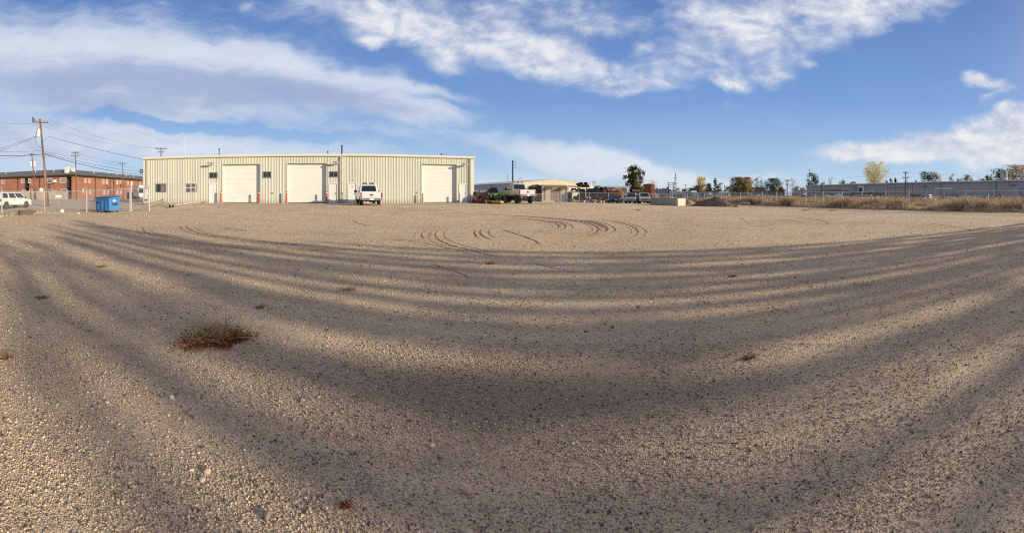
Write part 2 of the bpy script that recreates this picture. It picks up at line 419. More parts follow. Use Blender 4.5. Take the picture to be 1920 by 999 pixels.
# ------------------------------------------------------------------ gravel material
def gravel_mat(name, tint=(1, 1, 1), field=True):
    m, t, b = base_mat(name)
    co = t.new('ShaderNodeTexCoord').outputs['Object']
    big = t.noise(co, 0.22, 5, 0.6)
    mid = t.noise(co, 1.3, 5, 0.6)
    cell = t.new('ShaderNodeTexVoronoi'); cell.inputs['Scale'].default_value = 95; t.link(co, cell.inputs['Vector'])
    cs = t.new('ShaderNodeSeparateColor'); t.link(cell.outputs['Color'], cs.inputs[0])
    stone = t.ramp(cs.outputs[0], [(0.0, (0.085, 0.065, 0.05)), (0.14, (0.40, 0.31, 0.21)), (0.35, (0.74, 0.555, 0.345)), (0.62, (0.88, 0.69, 0.44)), (0.85, (0.72, 0.56, 0.395)), (0.95, (0.90, 0.78, 0.58)), (1.0, (0.34, 0.29, 0.25))])
    fine = t.ramp(t.noise(co, 170, 3, 0.7), [(0.3, (0.62, 0.455, 0.275)), (0.7, (0.90, 0.72, 0.46))])
    c = t.mix(0.75, fine, stone)
    c = t.mix(t.math('MULTIPLY', t.smooth(big, 0.5, 0.72), 0.30), c, (0.62, 0.475, 0.31))
    c = t.mix(t.math('MULTIPLY', t.smooth(mid, 0.55, 0.8), 0.18), c, (0.50, 0.38, 0.25))
    dk = t.smooth(t.noise(co, 3.1, 6, 0.75), 0.60, 0.72)
    c = t.mix(t.math('MULTIPLY', dk, 0.28), c, (0.22, 0.165, 0.12))
    # stones of every size down to grit: contrast at any viewing distance
    gr = t.ramp(t.noise(co, 3.0, 13, 0.92), [(0.35, (0.48, 0.45, 0.43)), (0.46, (1.0, 1.0, 1.0)), (0.56, (1.12, 1.12, 1.12)), (0.66, (1.32, 1.30, 1.28))])
    c = t.mix(1.0, c, gr, 'MULTIPLY')
    pat = t.smooth(t.noise(t.mapping(co, loc=(4, 9, 0)), 0.16, 4, 0.6), 0.42, 0.66)
    c = t.mix(t.math('MULTIPLY', pat, 0.28), c, (0.42, 0.315, 0.22))
    soilp = t.smooth(t.noise(t.mapping(co, loc=(2, 5, 0)), 0.55, 7, 0.68), 0.50, 0.66)
    c = t.mix(t.math('MULTIPLY', soilp, 0.24), c, (0.30, 0.225, 0.165))
    if field:                                       # darker, stonier spill of soil in the near middle of the lot
        gs = t.new('ShaderNodeTexGradient', gradient_type='SPHERICAL'); t.link(t.mapping(co, (0.1, 3.3, 0), (0, 0, R(4)), (3.2, 1.5, 1), 'TEXTURE'), gs.inputs[0])
        sp_ = t.smooth(t.math('ADD', gs.outputs['Fac'], t.math('MULTIPLY', t.math('SUBTRACT', t.noise(co, 1.6, 7, .7), .5), 1.1)), .15, .8)
        c = t.mix(t.math('MULTIPLY', sp_, 0.55), c, (0.25, 0.185, 0.135))
    c = t.mix(1.0, c, tint, 'MULTIPLY')
    if field:                                       # bare straw-coloured soil beyond the lot fence
        s = t.new('ShaderNodeSeparateXYZ'); t.link(co, s.inputs[0])
        soil = t.ramp(t.noise(co, 0.8, 6, 0.7), [(0.3, (0.14, 0.105, 0.065)), (0.7, (0.33, 0.25, 0.15))])
        edge = t.math('ADD', s.outputs[0], t.math('MULTIPLY', t.math('SUBTRACT', mid, 0.5), 3.0))
        c = t.mix(t.smooth(edge, 35.6, 37.2), c, soil)
    t.link(c, b.inputs['Base Color'])
    b.inputs['Roughness'].default_value = 0.95; b.inputs['Specular IOR Level'].default_value = 0.1
    h = t.math('MULTIPLY', t.math('SUBTRACT', 0.6, cell.outputs['Distance']), 1.0)
    v2 = t.voro(co, 48, rnd=1.0)
    h = t.math('ADD', h, t.math('MULTIPLY', t.math('SUBTRACT', 0.5, v2), 0.45))
    h = t.math('ADD', h, t.math('MULTIPLY', t.noise(co, 7, 12, 0.84), 0.9))
    bn = t.new('ShaderNodeBump'); bn.inputs['Strength'].default_value = 1.0; bn.inputs['Distance'].default_value = 0.012
    t.link(h, bn.inputs['Height'])
    # metre-sized undulation left by traffic
    bn2 = t.new('ShaderNodeBump'); bn2.inputs['Strength'].default_value = 1.0; bn2.inputs['Distance'].default_value = 0.02
    t.link(t.noise(co, 1.7, 4, 0.6), bn2.inputs['Height']); t.link(bn.outputs[0], bn2.inputs['Normal'])
    t.link(bn2.outputs[0], b.inputs['Normal'])
    return m
GRAVEL = gravel_mat('gravel_lot')

def axis_coords():
    a = np.arange(-60, 84, 1.0)
    far = 84 * np.power(1.22, np.arange(1, 24))
    lo = -60 * np.power(1.24, np.arange(1, 23))
    return np.concatenate([lo[::-1], a, far])
xs = axis_coords(); ys = axis_coords()
GX, GY = np.meshgrid(xs, ys)
def ssv(a, b, x):
    t_ = np.clip((x - a) / (b - a), 0, 1); return t_ * t_ * (3 - 2 * t_)
def gzv(x, y):
    u = x * CA - y * SA; v = x * SA + y * CA
    s1 = 1 - ssv(-25, -10, u); s2 = 1 - ssv(-32, -21, u)
    r = ssv(0, 1, (v - (22 + 10 * s1)) / ((44 + 14 * s2) - (22 + 10 * s1)))
    return 0.735 * r * np.where(u < 0, 1.0, 1 - ssv(18, 65, u))
GZ = gzv(GX, GY)
ny, nx = GX.shape
idx = np.arange(nx * ny).reshape(ny, nx)
faces = np.stack([idx[:-1, :-1].ravel(), idx[:-1, 1:].ravel(), idx[1:, 1:].ravel(), idx[1:, :-1].ravel()], 1)
ground = np_mesh('ground', np.stack([GX.ravel(), GY.ravel(), GZ.ravel()], 1), faces, GRAVEL, smooth=True)
tag(ground, kind='structure')

def sheet(name, near, far, mat, lift, n=40, m=8):
    """strip of ground between two polylines, laid just above the lot"""
    def samp(pl, s):
        L = [0]
        for a, b in zip(pl, pl[1:]): L.append(L[-1] + (Vector(b) - Vector(a)).length)
        d = s * L[-1]
        for i in range(len(pl) - 1):
            if d <= L[i + 1] + 1e-9:
                f = (d - L[i]) / max(1e-9, L[i + 1] - L[i]); return Vector(pl[i]).lerp(Vector(pl[i + 1]), f)
        return Vector(pl[-1])
    V = []
    for j in range(m + 1):
        for i in range(n + 1):
            p = samp(near, i / n).lerp(samp(far, i / n), j / m)
            V.append((p.x, p.y, gz(p.x, p.y) + lift))
    Fc = [(j * (n + 1) + i, j * (n + 1) + i + 1, (j + 1) * (n + 1) + i + 1, (j + 1) * (n + 1) + i) for j in range(m) for i in range(n)]
    o = np_mesh(name, np.array(V), np.array(Fc), mat, smooth=True)
    return tag(o, kind='structure')

def fac(u, v_off, z=0):
    """point in front of the metal building: u along the wall, v_off metres towards the lot"""
    v = 45 - v_off
    return Vector((u * CA + v * SA, -u * SA + v * CA, z))
apr = M('apron_concrete', (0.52, 0.46, 0.36), 0.9, 0.2, 0.6, 0.3, 30, dirt=((0.25, 0.2, 0.15), 0.5))
sheet('pavement', [fac(-12, 5.2), fac(0, 5.4), fac(12, 5.6), fac(27, 5.2)], [fac(-12, -.3), fac(0, -.3), fac(12, -.3), fac(27, -.5)], apr, 0.012, 80, 12)
road_m = M('road_surface', (0.58, 0.47, 0.34), 0.95, 0.15, 0.5, 0.4, 40, dirt=((0.66, 0.52, 0.35), 0.6))
sheet('road', [P(-80, 401), P(40, 399), P(150, 391), P(262, 385)], [P(-80, 378), P(40, 376), P(150, 374.5), P(262, 374)], road_m, 0.012, 60, 16)

# ------------------------------------------------------------------ tyre marks: low ridges of thrown-up gravel
def spline(pts, n):
    pts = [Vector(p) for p in pts]; o = []
    ext = [pts[0] * 2 - pts[1]] + pts + [pts[-1] * 2 - pts[-2]]
    for i in range(1, len(ext) - 2):
        for k in range(n):
            s = k / n; p0, p1, p2, p3 = ext[i - 1:i + 3]
            o.append(0.5 * ((2 * p1) + (p2 - p0) * s + (2 * p0 - 5 * p1 + 4 * p2 - p3) * s * s + (3 * p1 - p0 - 3 * p2 + p3) * s ** 3))
    o.append(pts[-1]); return o
RIDGE = gravel_mat('gravel_ridge', (0.70, 0.67, 0.64), False)
def ridges(name, curves, rnd):
    V = []; Fc = []
    cv = []
    for pix, wdt, hgt in curves:
        cv.append((pix, 0, wdt, hgt))
        if wdt >= .1 and len(pix) < 17: cv.append((pix, .34, wdt * .7, hgt * .6)); cv.append((pix, -.3, wdt * .5, hgt * .4))
    for pix, offs, wdt, hgt in cv:
        pts = spline([P(*p) for p in pix], 14)
        if offs:
            nn = []
            for k, p in enumerate(pts):
                d = (pts[min(k + 1, len(pts) - 1)] - pts[max(k - 1, 0)]).normalized(); nn.append(p + Vector((-d.y, d.x, 0)) * offs)
            i0 = rnd.randint(0, len(nn) // 8); pts = nn[i0:len(nn) - rnd.randint(0, len(nn) // 8)]
        m = len(pts); o = len(V)
        for k, p in enumerate(pts):
            d = (pts[min(k + 1, m - 1)] - pts[max(k - 1, 0)]).normalized(); s = Vector((-d.y, d.x, 0))
            e = min(1, k / 5, (m - 1 - k) / 5) ; e = max(e, 0.05)
            h = .62 * hgt * e * rnd.uniform(0.45, 1.0); ww = .6 * wdt * e * rnd.uniform(0.5, 1.3); j = rnd.uniform(-.03, .03)
            for f, g in ((-1, -0.1), (-.5, .45), (0, 1), (.45, .5), (1, -0.1)):
                q_ = p + s * (f * ww + j); V.append((q_.x, q_.y, gz(q_.x, q_.y) + (h * g if g > 0 else -0.01)))
        for k in range(m - 1):
            for c in range(4):
                a = o + k * 5 + c; Fc.append((a, a + 1, a + 6, a + 5))
    o = np_mesh(name, np.array(V), np.array(Fc), RIDGE)
    return tag(o, kind='structure')
def cc(lst, x0, y0, s): return [(x0 + a / s, y0 + b / s) for a, b in lst]
rr = random.Random(3)
C3 = lambda l: cc(l, 640, 380, 3.0)
C2 = lambda l: cc(l, 0, 380, 2.0)
ridges('rutted_ground', [
    (C3([(1460, 95), (1560, 110), (1640, 135), (1672, 160), (1660, 185), (1610, 210), (1520, 230), (1400, 250)]), .10, .05),
    (C3([(690, 62), (860, 68), (1040, 78), (1180, 88), (1300, 100), (1400, 120), (1450, 145), (1440, 170), (1380, 195), (1280, 210), (1190, 225), (1100, 240), (1000, 250), (850, 262)]), .16, .07),
    (C3([(1297, 97), (1420, 110), (1490, 135), (1500, 158), (1450, 180), (1395, 195)]), .16, .08),
    (C3([(940, 85), (1080, 95), (1180, 110), (1225, 130), (1215, 150), (1150, 172), (1070, 185)]), .10, .05),
    (C3([(1180, 100), (1250, 120), (1268, 140), (1230, 160), (1160, 178)]), .12, .06),
    (C3([(640, 130), (560, 140), (490, 155), (455, 180), (470, 205)]), .10, .045),
    (C3([(600, 150), (545, 160), (535, 190), (560, 215), (620, 240), (700, 260), (790, 285), (890, 305)]), .10, .045),
    (C3([(840, 140), (790, 155), (795, 185), (850, 210)]), .12, .06), (C3([(770, 150), (755, 170), (770, 195)]), .09, .05),
    (C3([(900, 150), (1000, 180), (1080, 210), (1130, 240)]), .08, .05),
    (C3([(1060, 340), (1150, 355), (1250, 380), (1320, 395)]), .05, .03),
    (C3([(500, 345), (600, 375), (680, 400), (725, 430)]), .05, .03), (C3([(80, 90), (70, 105), (110, 122)]), .07, .03),
    (C3([(150, 205), (400, 215), (640, 262), (900, 268), (1130, 255)]), .12, .035)], rr)
ridges('rutted_ground', [
    (C2([(535, 90), (545, 110), (590, 130), (700, 150), (830, 165), (1000, 180)]), .12, .06),
    (C2([(695, 85), (720, 105), (790, 125), (880, 140), (1000, 152), (1180, 165)]), .12, .07),
    (C2([(840, 90), (870, 100), (930, 108)]), .10, .05), (C2([(670, 85), (690, 108)]), .08, .05),
    (C2([(1330, 65), (1345, 78), (1400, 88)]), .08, .04), (C2([(1000, 172), (1200, 178), (1500, 180)]), .14, .04)], rr)
rs = [(cc([(980, 100), (1050, 108), (1100, 118)], 960, 360, 2), .08, .03), (cc([(1060, 95), (1150, 105), (1185, 118), (1150, 132), (1080, 145)], 960, 360, 2), .09, .035),
      (cc([(1540, 115), (1620, 125), (1690, 135), (1740, 150)], 960, 360, 2), .08, .03), (cc([(850, 95), (880, 110), (900, 118)], 960, 360, 2), .07, .03)]
ridges('rutted_ground', rs, rr)
# ragged edge of dark soil in front of the apron
ridges('rutted_ground', [([(400 + i * 26, 389.2 + rr.uniform(-.5, .6)) for i in range(17)], .28, .035), ([(560 + i * 26, 392.5 + rr.uniform(-1, 1.2)) for i in range(12)], .12, .03)], rr)

# ------------------------------------------------------------------ loose stones of the near lot (nobody could count them): one object
def stones():
    rg = np.random.default_rng(5)
    ico = bmesh.new(); bmesh.ops.create_icosphere(ico, subdivisions=1, radius=1)
    iv = np.array([v.co[:] for v in ico.verts]); ifc = np.array([[v.index for v in f.verts] for f in ico.faces]); ico.free()
    bands = [(1.2, 2.6, 6400, .0038, .42), (2.6, 4.5, 2700, .0045, .42), (4.5, 8, 520, .0062, .40), (8, 14, 80, .0095, .38), (14, 26, 6, .014, .35)]
    ps, rs_ = [], []
    for a, b, den, r0, sg in bands:
        n = int(1.4 * (b * b - a * a) * den)
        th = rg.uniform(-1.4, 1.4, n); d = np.sqrt(rg.uniform(a * a, b * b, n))
        ps.append(np.stack([d * np.sin(th), d * np.cos(th)], 1)); rs_.append(np.minimum(r0 * np.exp(rg.normal(0, sg, n)), r0 * 2.3))
    p = np.concatenate(ps); r = np.concatenate(rs_)
    # clumping: thin out by a low-frequency field
    f = np.sin(p[:, 0] * 2.1 + 1.3 * np.sin(p[:, 1] * 1.7)) * np.sin(p[:, 1] * 2.9 + np.cos(p[:, 0] * 1.3)) + rg.normal(0, .5, len(p))
    k = f > -0.55; p = p[k]; r = r[k]; n = len(p)
    # a few larger cobbles
    nb = 150; th = rg.uniform(-1.3, 1.3, nb); d = 1.6 + 9 * rg.uniform(0, 1, nb) ** 1.5
    p = np.concatenate([p, np.stack([d * np.sin(th), d * np.cos(th)], 1)]); r = np.concatenate([r, .008 + .018 * rg.uniform(0, 1, nb) ** 2]); n = len(p)
    sc_ = rg.uniform(.65, 1.35, (n, 3)); sc_[:, 2] *= .75
    ang = rg.uniform(0, 2 * np.pi, n); ca, sa = np.cos(ang), np.sin(ang)
    v = iv[None] * sc_[:, None] * r[:, None, None] * (1 + rg.uniform(-.18, .18, (n, len(iv), 1)))
    x = v[..., 0] * ca[:, None] - v[..., 1] * sa[:, None]; y = v[..., 0] * sa[:, None] + v[..., 1] * ca[:, None]
    x += p[:, 0:1]; y += p[:, 1:2]
    z = v[..., 2] + (r * .45)[:, None] + gzv(p[:, 0], p[:, 1])[:, None]
    V = np.stack([x, y, z], -1).reshape(-1, 3)
    Fc = (ifc[None] + (np.arange(n) * len(iv))[:, None, None]).reshape(-1, 3)
    pal = np.array([[.72, .54, .36], [.64, .48, .32], [.76, .59, .41], [.58, .44, .32], [.80, .68, .52], [.40, .33, .27], [.15, .12, .10], [.62, .47, .38], [.80, .74, .64]])
    wgt = np.array([.16, .16, .12, .11, .07, .15, .13, .07, .03]); wgt /= wgt.sum()
    c = pal[rg.choice(len(pal), n, p=wgt)] * rg.uniform(.8, 1.15, (n, 1))
    sp_ = np.exp(-((p[:, 0] - .1) / 2.0) ** 2 - ((p[:, 1] - 3.3) / .95) ** 2) * rg.uniform(.3, 1.2, n); sp_ = np.clip(sp_, 0, 1)[:, None]
    c = c * (1 - .42 * sp_) + np.array([.05, .045, .04]) * sp_ * .6
    o = np_mesh('gravel', V, Fc, MA('stone_face', .9), np.repeat(c, len(iv), 0))
    return tag(o, kind='stuff', label='loose tan gravel and pebbles strewn over the foreground of the lot', cat='gravel')
stones()
# ------------------------------------------------------------------ shared materials
def siding_mat(name, col):
    """painted steel panels: each 0.9 m sheet a shade apart, faint run-off streaks, splash dirt along the base"""
    m, t, b = base_mat(name)
    co = t.new('ShaderNodeTexCoord').outputs['Object']; sp = t.new('ShaderNodeSeparateXYZ'); t.link(co, sp.inputs[0])
    wn = t.new('ShaderNodeTexWhiteNoise', noise_dimensions='1D'); t.link(t.math('FLOOR', t.math('DIVIDE', sp.outputs[0], 0.915)), wn.inputs['W'])
    tone = t.math('ADD', 0.94, t.math('MULTIPLY', wn.outputs['Value'], 0.10))
    st = t.noise(t.mapping(co, scale=(5, 1, .12)), 1.0, 5, .65)
    tone = t.math('MULTIPLY', tone, t.ramp(st, [(.3, .90), (.65, 1.03)]))
    cb = t.new('ShaderNodeCombineColor'); [t.link(tone, cb.inputs[i]) for i in range(3)]
    c = t.mix(1.0, cb.outputs[0], col, 'MULTIPLY')
    low = t.math('MULTIPLY', t.math('SUBTRACT', 1.0, t.smooth(t.math('ADD', sp.outputs[2], t.math('MULTIPLY', t.noise(co, 2.5, 5, .7), 0.5)), .2, .95)), 0.55)
    c = t.mix(low, c, (0.36, 0.30, 0.215))
    t.link(c, b.inputs['Base Color']); b.inputs['Roughness'].default_value = .5; b.inputs['Specular IOR Level'].default_value = .35
    bn = t.new('ShaderNodeBump'); bn.inputs['Distance'].default_value = .01; bn.inputs['Strength'].default_value = .5
    t.link(t.noise(co, 1.2, 3, .6), bn.inputs['Height']); t.link(bn.outputs[0], b.inputs['Normal'])
    return m
CREAM = siding_mat('cream_siding', (0.625, 0.62, 0.49))
TRIM = M('cream_trim', (0.72, 0.69, 0.56), 0.5, 0.04)
DOORW = M('door_panel_white', (0.78, 0.775, 0.695), 0.5, 0.03, 0.6, dirt=((0.6, 0.54, 0.42), 0.25))
WHITE = M('white_paint', (0.76, 0.745, 0.69), 0.5, 0.05)
ALU = M('window_frame_bronze', (0.20, 0.18, 0.15), 0.5, 0.1)
GLASS = M('dark_window_glass', (0.025, 0.03, 0.035), 0.08, 0.2, 0.5, spec=0.6)
GLASSB = M('curtained_glass', (0.22, 0.21, 0.19), 0.1, 0.3, 1.2, spec=0.6)
RED = M('red_paint', (0.62, 0.07, 0.03), 0.55, 0.15, 3, dirt=((0.4, 0.2, 0.14), 0.4))
GALV = M('galvanised_steel', (0.58, 0.57, 0.54), 0.5, 0.12, 4, metal=0.25)
DARK = M('black_iron', (0.03, 0.03, 0.03), 0.6, 0.3)
GREYP = M('grey_paint', (0.30, 0.30, 0.30), 0.6, 0.12)
RUST = M('rusty_steel', (0.23, 0.085, 0.04), 0.85, 0.35, 3, 0.3, 50, dirt=((0.10, 0.045, 0.03), 0.7))
WOOD = M('weathered_pole_wood', (0.17, 0.105, 0.065), 0.9, 0.3, 3, 0.5, 30, streak=True)
ROOFM = M('grey_shingle_roof', (0.165, 0.16, 0.145), 0.9, 0.2, 0.8, 0.4, 18)
RUBBER = M('tyre_rubber', (0.02, 0.02, 0.02), 0.85, 0.3, 6)
CONC = M('cast_concrete', (0.36, 0.32, 0.26), 0.9, 0.15, 1.2, 0.4, 40, dirt=((0.2, 0.17, 0.13), 0.5), streak=True)

def cuts(lo, hi, vals): return sorted({lo, hi, *[v for v in vals if lo < v < hi]})
def holed(mb, x0, x1, z0, z1, ops, y):
    """flat wall in the plane y with rectangular openings (x0,x1,z0,z1)"""
    X = cuts(x0, x1, [v for o in ops for v in o[:2]]); Z = cuts(z0, z1, [v for o in ops for v in o[2:]])
    for a, b in zip(X, X[1:]):
        for c, d in zip(Z, Z[1:]):
            mx, mz = (a + b) / 2, (c + d) / 2
            if any(o[0] < mx < o[1] and o[2] < mz < o[3] for o in ops): continue
            mb.quad((a, y, c), (b, y, c), (b, y, d), (a, y, d))
def ribs(mb, x0, x1, z0, z1, ops, y, step, hgt=0.035, bw=.075, tw=.035):
    n = int((x1 - x0) / step)
    for i in range(1, n):
        x = x0 + i * step; segs = [(z0, z1)]
        for o in ops:
            if o[0] - .05 < x < o[1] + .05:
                ns = []
                for a, b in segs:
                    if o[3] <= a or o[2] >= b: ns.append((a, b)); continue
                    if a < o[2]: ns.append((a, o[2]))
                    if o[3] < b: ns.append((o[3], b))
                segs = ns
        for a, b in segs:
            if b - a < .05: continue
            mb.prism([(x - bw, y - .001, a), (x - tw, y - hgt, a), (x + tw, y - hgt, a), (x + bw, y - .001, a)], (0, 0, b - a))

# ------------------------------------------------------------------ the cream metal building
BASEZ = 0.735
def fu(px): return 45 * math.tan(az(px) - AZ0)
def fz(px, py): return zrow(py, 45 / math.cos(az(px) - AZ0)) - BASEZ
def rect(px0, px1, py0, py1=None):
    m = (px0 + px1) / 2
    return (fu(px0), fu(px1), 0.02 if py1 is None else fz(m, py1), fz(m, py0))
UL, UR, UM = fu(269.5), fu(888), fu(640.5)
EAV = 5.12
OD = [rect(417.4, 487.8, 307.6), rect(539, 611.7, 306), rect(790.9, 856, 307.7)]
ED = [rect(392.3, 407.3, 344.3), rect(617.4, 632.3, 343.6), rect(653.2, 668.2, 343.2), rect(861.3, 875.2, 344.5)]
WN = [rect(292.8, 310.9, 345, 359.6), rect(349.9, 368.3, 345, 359.5), rect(393, 407, 323.8, 333.7), rect(493.5, 508, 322.3, 332.7), rect(617.8, 632.7, 322, 331.7)]
b0 = fac(0, 0, BASEZ)
MBD = thing('metal_building', 'long cream ribbed metal building with three tall white roll-up doors', 'building', b0, -AZ0)
ops = OD + ED + WN
def wall_part(x0, x1, z1, yoff=0.0):
    mb = MB(); o_ = [o for o in ops if x0 < o[0] < x1]
    holed(mb, x0, x1, -.35, z1, o_, yoff)
    ribs(mb, x0, x1, -.05, z1, o_, yoff, 0.305)
    mb.build('wall', CREAM, MBD)
wall_part(UL, UM, EAV); wall_part(UM, UR, EAV + .03)
mb = MB()   # gable ends, rear and roof behind the eave
DEP = 18.0; MIDU = (UL + UR) / 2
for x in (UL, UR):
    mb.add([(x, 0, -.4), (x, DEP, -.4), (x, DEP, EAV), (x, DEP / 2, EAV + .55), (x, 0, EAV)], [(0, 1, 2, 3, 4)])
    for i in range(1, 58):
        yy = i * .305
        mb.prism([(x - .03 if x < 0 else x + .03, yy - .03, -.1), (x - .03 if x < 0 else x + .03, yy + .03, -.1), (x, yy + .07, -.1), (x, yy - .07, -.1)], (0, 0, EAV + .1))
mb.quad((UL, DEP, -.4), (UR, DEP, -.4), (UR, DEP, EAV), (UL, DEP, EAV))
mb.build('side_wall', CREAM, MBD)
mb = MB(); mb.quad((UL - .1, -.15, EAV + .18), (UR + .1, -.15, EAV + .18), (UR + .1, DEP / 2, EAV + .62), (UL - .1, DEP / 2, EAV + .62))
mb.quad((UL - .1, DEP / 2, EAV + .62), (UR + .1, DEP / 2, EAV + .62), (UR + .1, DEP + .15, EAV + .18), (UL - .1, DEP + .15, EAV + .18))
mb.build('roof', M('metal_roof', (0.62, 0.60, 0.53), 0.4, 0.06), MBD)
for x0, x1, dz in ((UL - .12, UM - .02, 0), (UM + .02, UR + .12, .035)):
    mb = MB(); mb.box(x0, x1, -.19, -.003, EAV - .06 + dz, EAV + .19 + dz); mb.box(x0 - .0, x1 + .0, -.235, -.19, EAV - .01 + dz, EAV + .20 + dz)
    mb.build('gutter', TRIM, MBD, bevel=.015)
for x0, x1 in ((UL - .045, UL + .32), (UR - .36, UR + .045), (UM + .02, UM + .18)):
    mb = MB(); mb.box(x0, x1, -.055, .06, -.2, EAV - .07); mb.build('corner_trim', TRIM, MBD)
for x in (UL + .42, UM - .15, UR - .50):
    mb = MB(); mb.box(x - .055, x + .055, -.17, -.045, 0.18, EAV - .06); mb.cbox((x, -.2, .12), (.11, .28, .11), rx=R(-20))
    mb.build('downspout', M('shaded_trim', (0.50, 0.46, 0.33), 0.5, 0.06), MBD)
for o in OD:
    x0, x1, z0, z1 = o
    mb = MB(); n = int((z1 - z0) / .535) + 1; h = (z1 - z0) / n
    for i in range(n):
        a = z0 + i * h
        for k in range(2):      # two shallow ribs to a section
            c = a + k * h / 2
            mb.quad((x0, .30, c), (x1, .30, c), (x1, .30, c + h * .44), (x0, .30, c + h * .44))
            dd = .312 if k == 0 else .325
            mb.quad((x0, .30, c + h * .44), (x1, .30, c + h * .44), (x1, dd, c + h * .47), (x0, dd, c + h * .47))
            mb.quad((x0, dd, c + h * .47), (x1, dd, c + h * .47), (x1, .30, c + h * .5), (x0, .30, c + h * .5))
    dr = mb.build('overhead_door', DOORW, MBD)
    mb = MB(); mb.box(x0, x1, .285, .298, z0, z0 + .07); mb.build('bottom_seal', DARK, dr)
    mb = MB()   # jamb and head trim lining the opening
    mb.box(x0 - .10, x0, -.045, .33, z0, z1 + .1); mb.box(x1, x1 + .10, -.045, .33, z0, z1 + .1); mb.box(x0 + .001, x1 - .001, -.045, .33, z1, z1 + .099)
    mb.build('door_frame', CREAM, dr)
for o, vent in zip(ED, (0, 0, 1, 0)):
    x0, x1, z0, z1 = o
    mb = MB(); mb.box(x0 + .05, x1 - .05, .02, .07, z0, z1 - .05)
    dr = mb.build('entry_door', WHITE, MBD)
    mb = MB(); mb.box(x0 - .04, x0 + .049, -.05, .08, z0, z1 + .04); mb.box(x1 - .049, x1 + .04, -.05, .08, z0, z1 + .04); mb.box(x0 + .05, x1 - .05, -.05, .08, z1 - .049, z1 + .04)
    mb.build('frame', WHITE, dr)
    mb = MB(); mb.tube((x1 - .14, .02, 1.0), (x1 - .14, -.05, 1.0), .03); mb.tube((x1 - .14, -.05, 1.0), (x1 - .25, -.05, 1.0), .014)
    mb.box(x1 - .17, x1 - .11, -.01, .019, 1.0, 1.2)
    mb.build('handle', GREYP, dr)
    if vent:
        mb = MB(); mb.box(x0 + .34, x1 - .34, .006, .019, z1 - .42, z1 - .32); mb.build('sign_plate', GREYP, dr)
    else:
        for k in range(3): mb = MB(); mb.tube((x0 + .055, -.01, z0 + .25 + k * .8), (x0 + .055, -.01, z0 + .35 + k * .8), .012); mb.build('hinge', GREYP, dr)
for k, o in enumerate(WN):
    x0, x1, z0, z1 = o; mx = (x0 + x1) / 2; e = .045
    mb = MB(); mb.box(x0 - .05, x0 + e, -.05, .06, z0 - .05, z1 + .05); mb.box(x1 - e, x1 + .05, -.05, .06, z0 - .05, z1 + .05)
    mb.box(x0 + e, x1 - e, -.05, .06, z0 - .05, z0 + e); mb.box(x0 + e, x1 - e, -.05, .06, z1 - e, z1 + .05); mb.box(mx - .03, mx + .03, -.04, .06, z0 + e, z1 - e)
    fr = mb.build('window', ALU if k != 4 else ALU, MBD)
    mb = MB(); mb.quad((x0, .03, z0), (mx, .03, z0), (mx, .03, z1), (x0, .03, z1)); mb.build('pane', GLASS, fr)
    mb = MB(); mb.quad((mx, .02, z0), (x1, .02, z0), (x1, .02, z1), (mx, .02, z1)); mb.build('pane', GLASSB if k == 0 else GLASS, fr)
for px, py in ((398, 308.6), (632, 306.5), (870, 309.8)):
    u, z = fu(px), fz(px, py)
    mb = MB(); mb.tube((u - .05, 0, z - .05), (u - .05, -.5, z + .12), .03); mb.box(u - .12, u + .02, -.06, -.036, z - .15, z + .05)
    a = mb.build('light_bracket', GREYP, MBD)
    mb = MB(); mb.cbox((u - .02, -.62, z + .1), (.75, .34, .16), rx=R(-12)); mb.build('lamp_head', GREYP, a, bevel=.04)
    mb = MB(); mb.cbox((u - .02, -.63, z + .005), (.62, .27, .03), rx=R(-12)); mb.build('lens', WHITE, a)
for px, top in ((388, 283), (440, 292.5), (618, 291), (630, 291), (857, 292)):
    u = fu(px)
    mb = MB(); h = max(.5, (296 - top) * .055 + .35)
    mb.tube((u, 6, EAV + .3), (u, 6, EAV + .5 + h), .055); mb.lathe([(.11, 0), (.11, .05), (0, .12)], (u, 6, EAV + .48 + h), n=10); mb.lathe([(.14, 0), (.06, .12)], (u, 6, EAV + .42), n=10)
    mb.build('vent_pipe', GALV if px in (440, 630) else DARK, MBD)
u = fu(645.5); mb = MB(); mb.tube((u, 4, EAV + .3), (u, 4, EAV + 1.55), .09, n=10); mb.lathe([(.17, 0), (.17, .04)], (u, 4, EAV + 1.55), n=10); mb.build('flue', DARK, MBD)
u = fu(642.2); mb = MB(); mb.tube((u, 4, EAV + .3), (u, 4, EAV + 1.25), .03, n=8); mb.build('vent_pipe', GALV, MBD)
# conduit boxes on the wall
for px, py in ((511, 361.5), (782, 361), (642, 362)):
    u, z = fu(px), fz(px, py); mb = MB(); mb.box(u - .09, u + .09, -.09, -.036, z - .08, z + .08); mb.tube((u, -.06, z - .08), (u, -.06, .05), .02) if px == 642 else None
    mb.build('outlet_box', GREYP, MBD)
mb = MB(); u = fu(386); mb.blob((u, -.25, .05), .25, 3, .3, sq=(1.2, .6, .6)); ro = mb.build('rock', CONC, None, loc=None)
ro.matrix_world = Matrix.Translation(b0) @ Matrix.Rotation(-AZ0, 4, 'Z'); tag(ro, 'small brown rock lying against the wall left of the first entry door', 'rock')

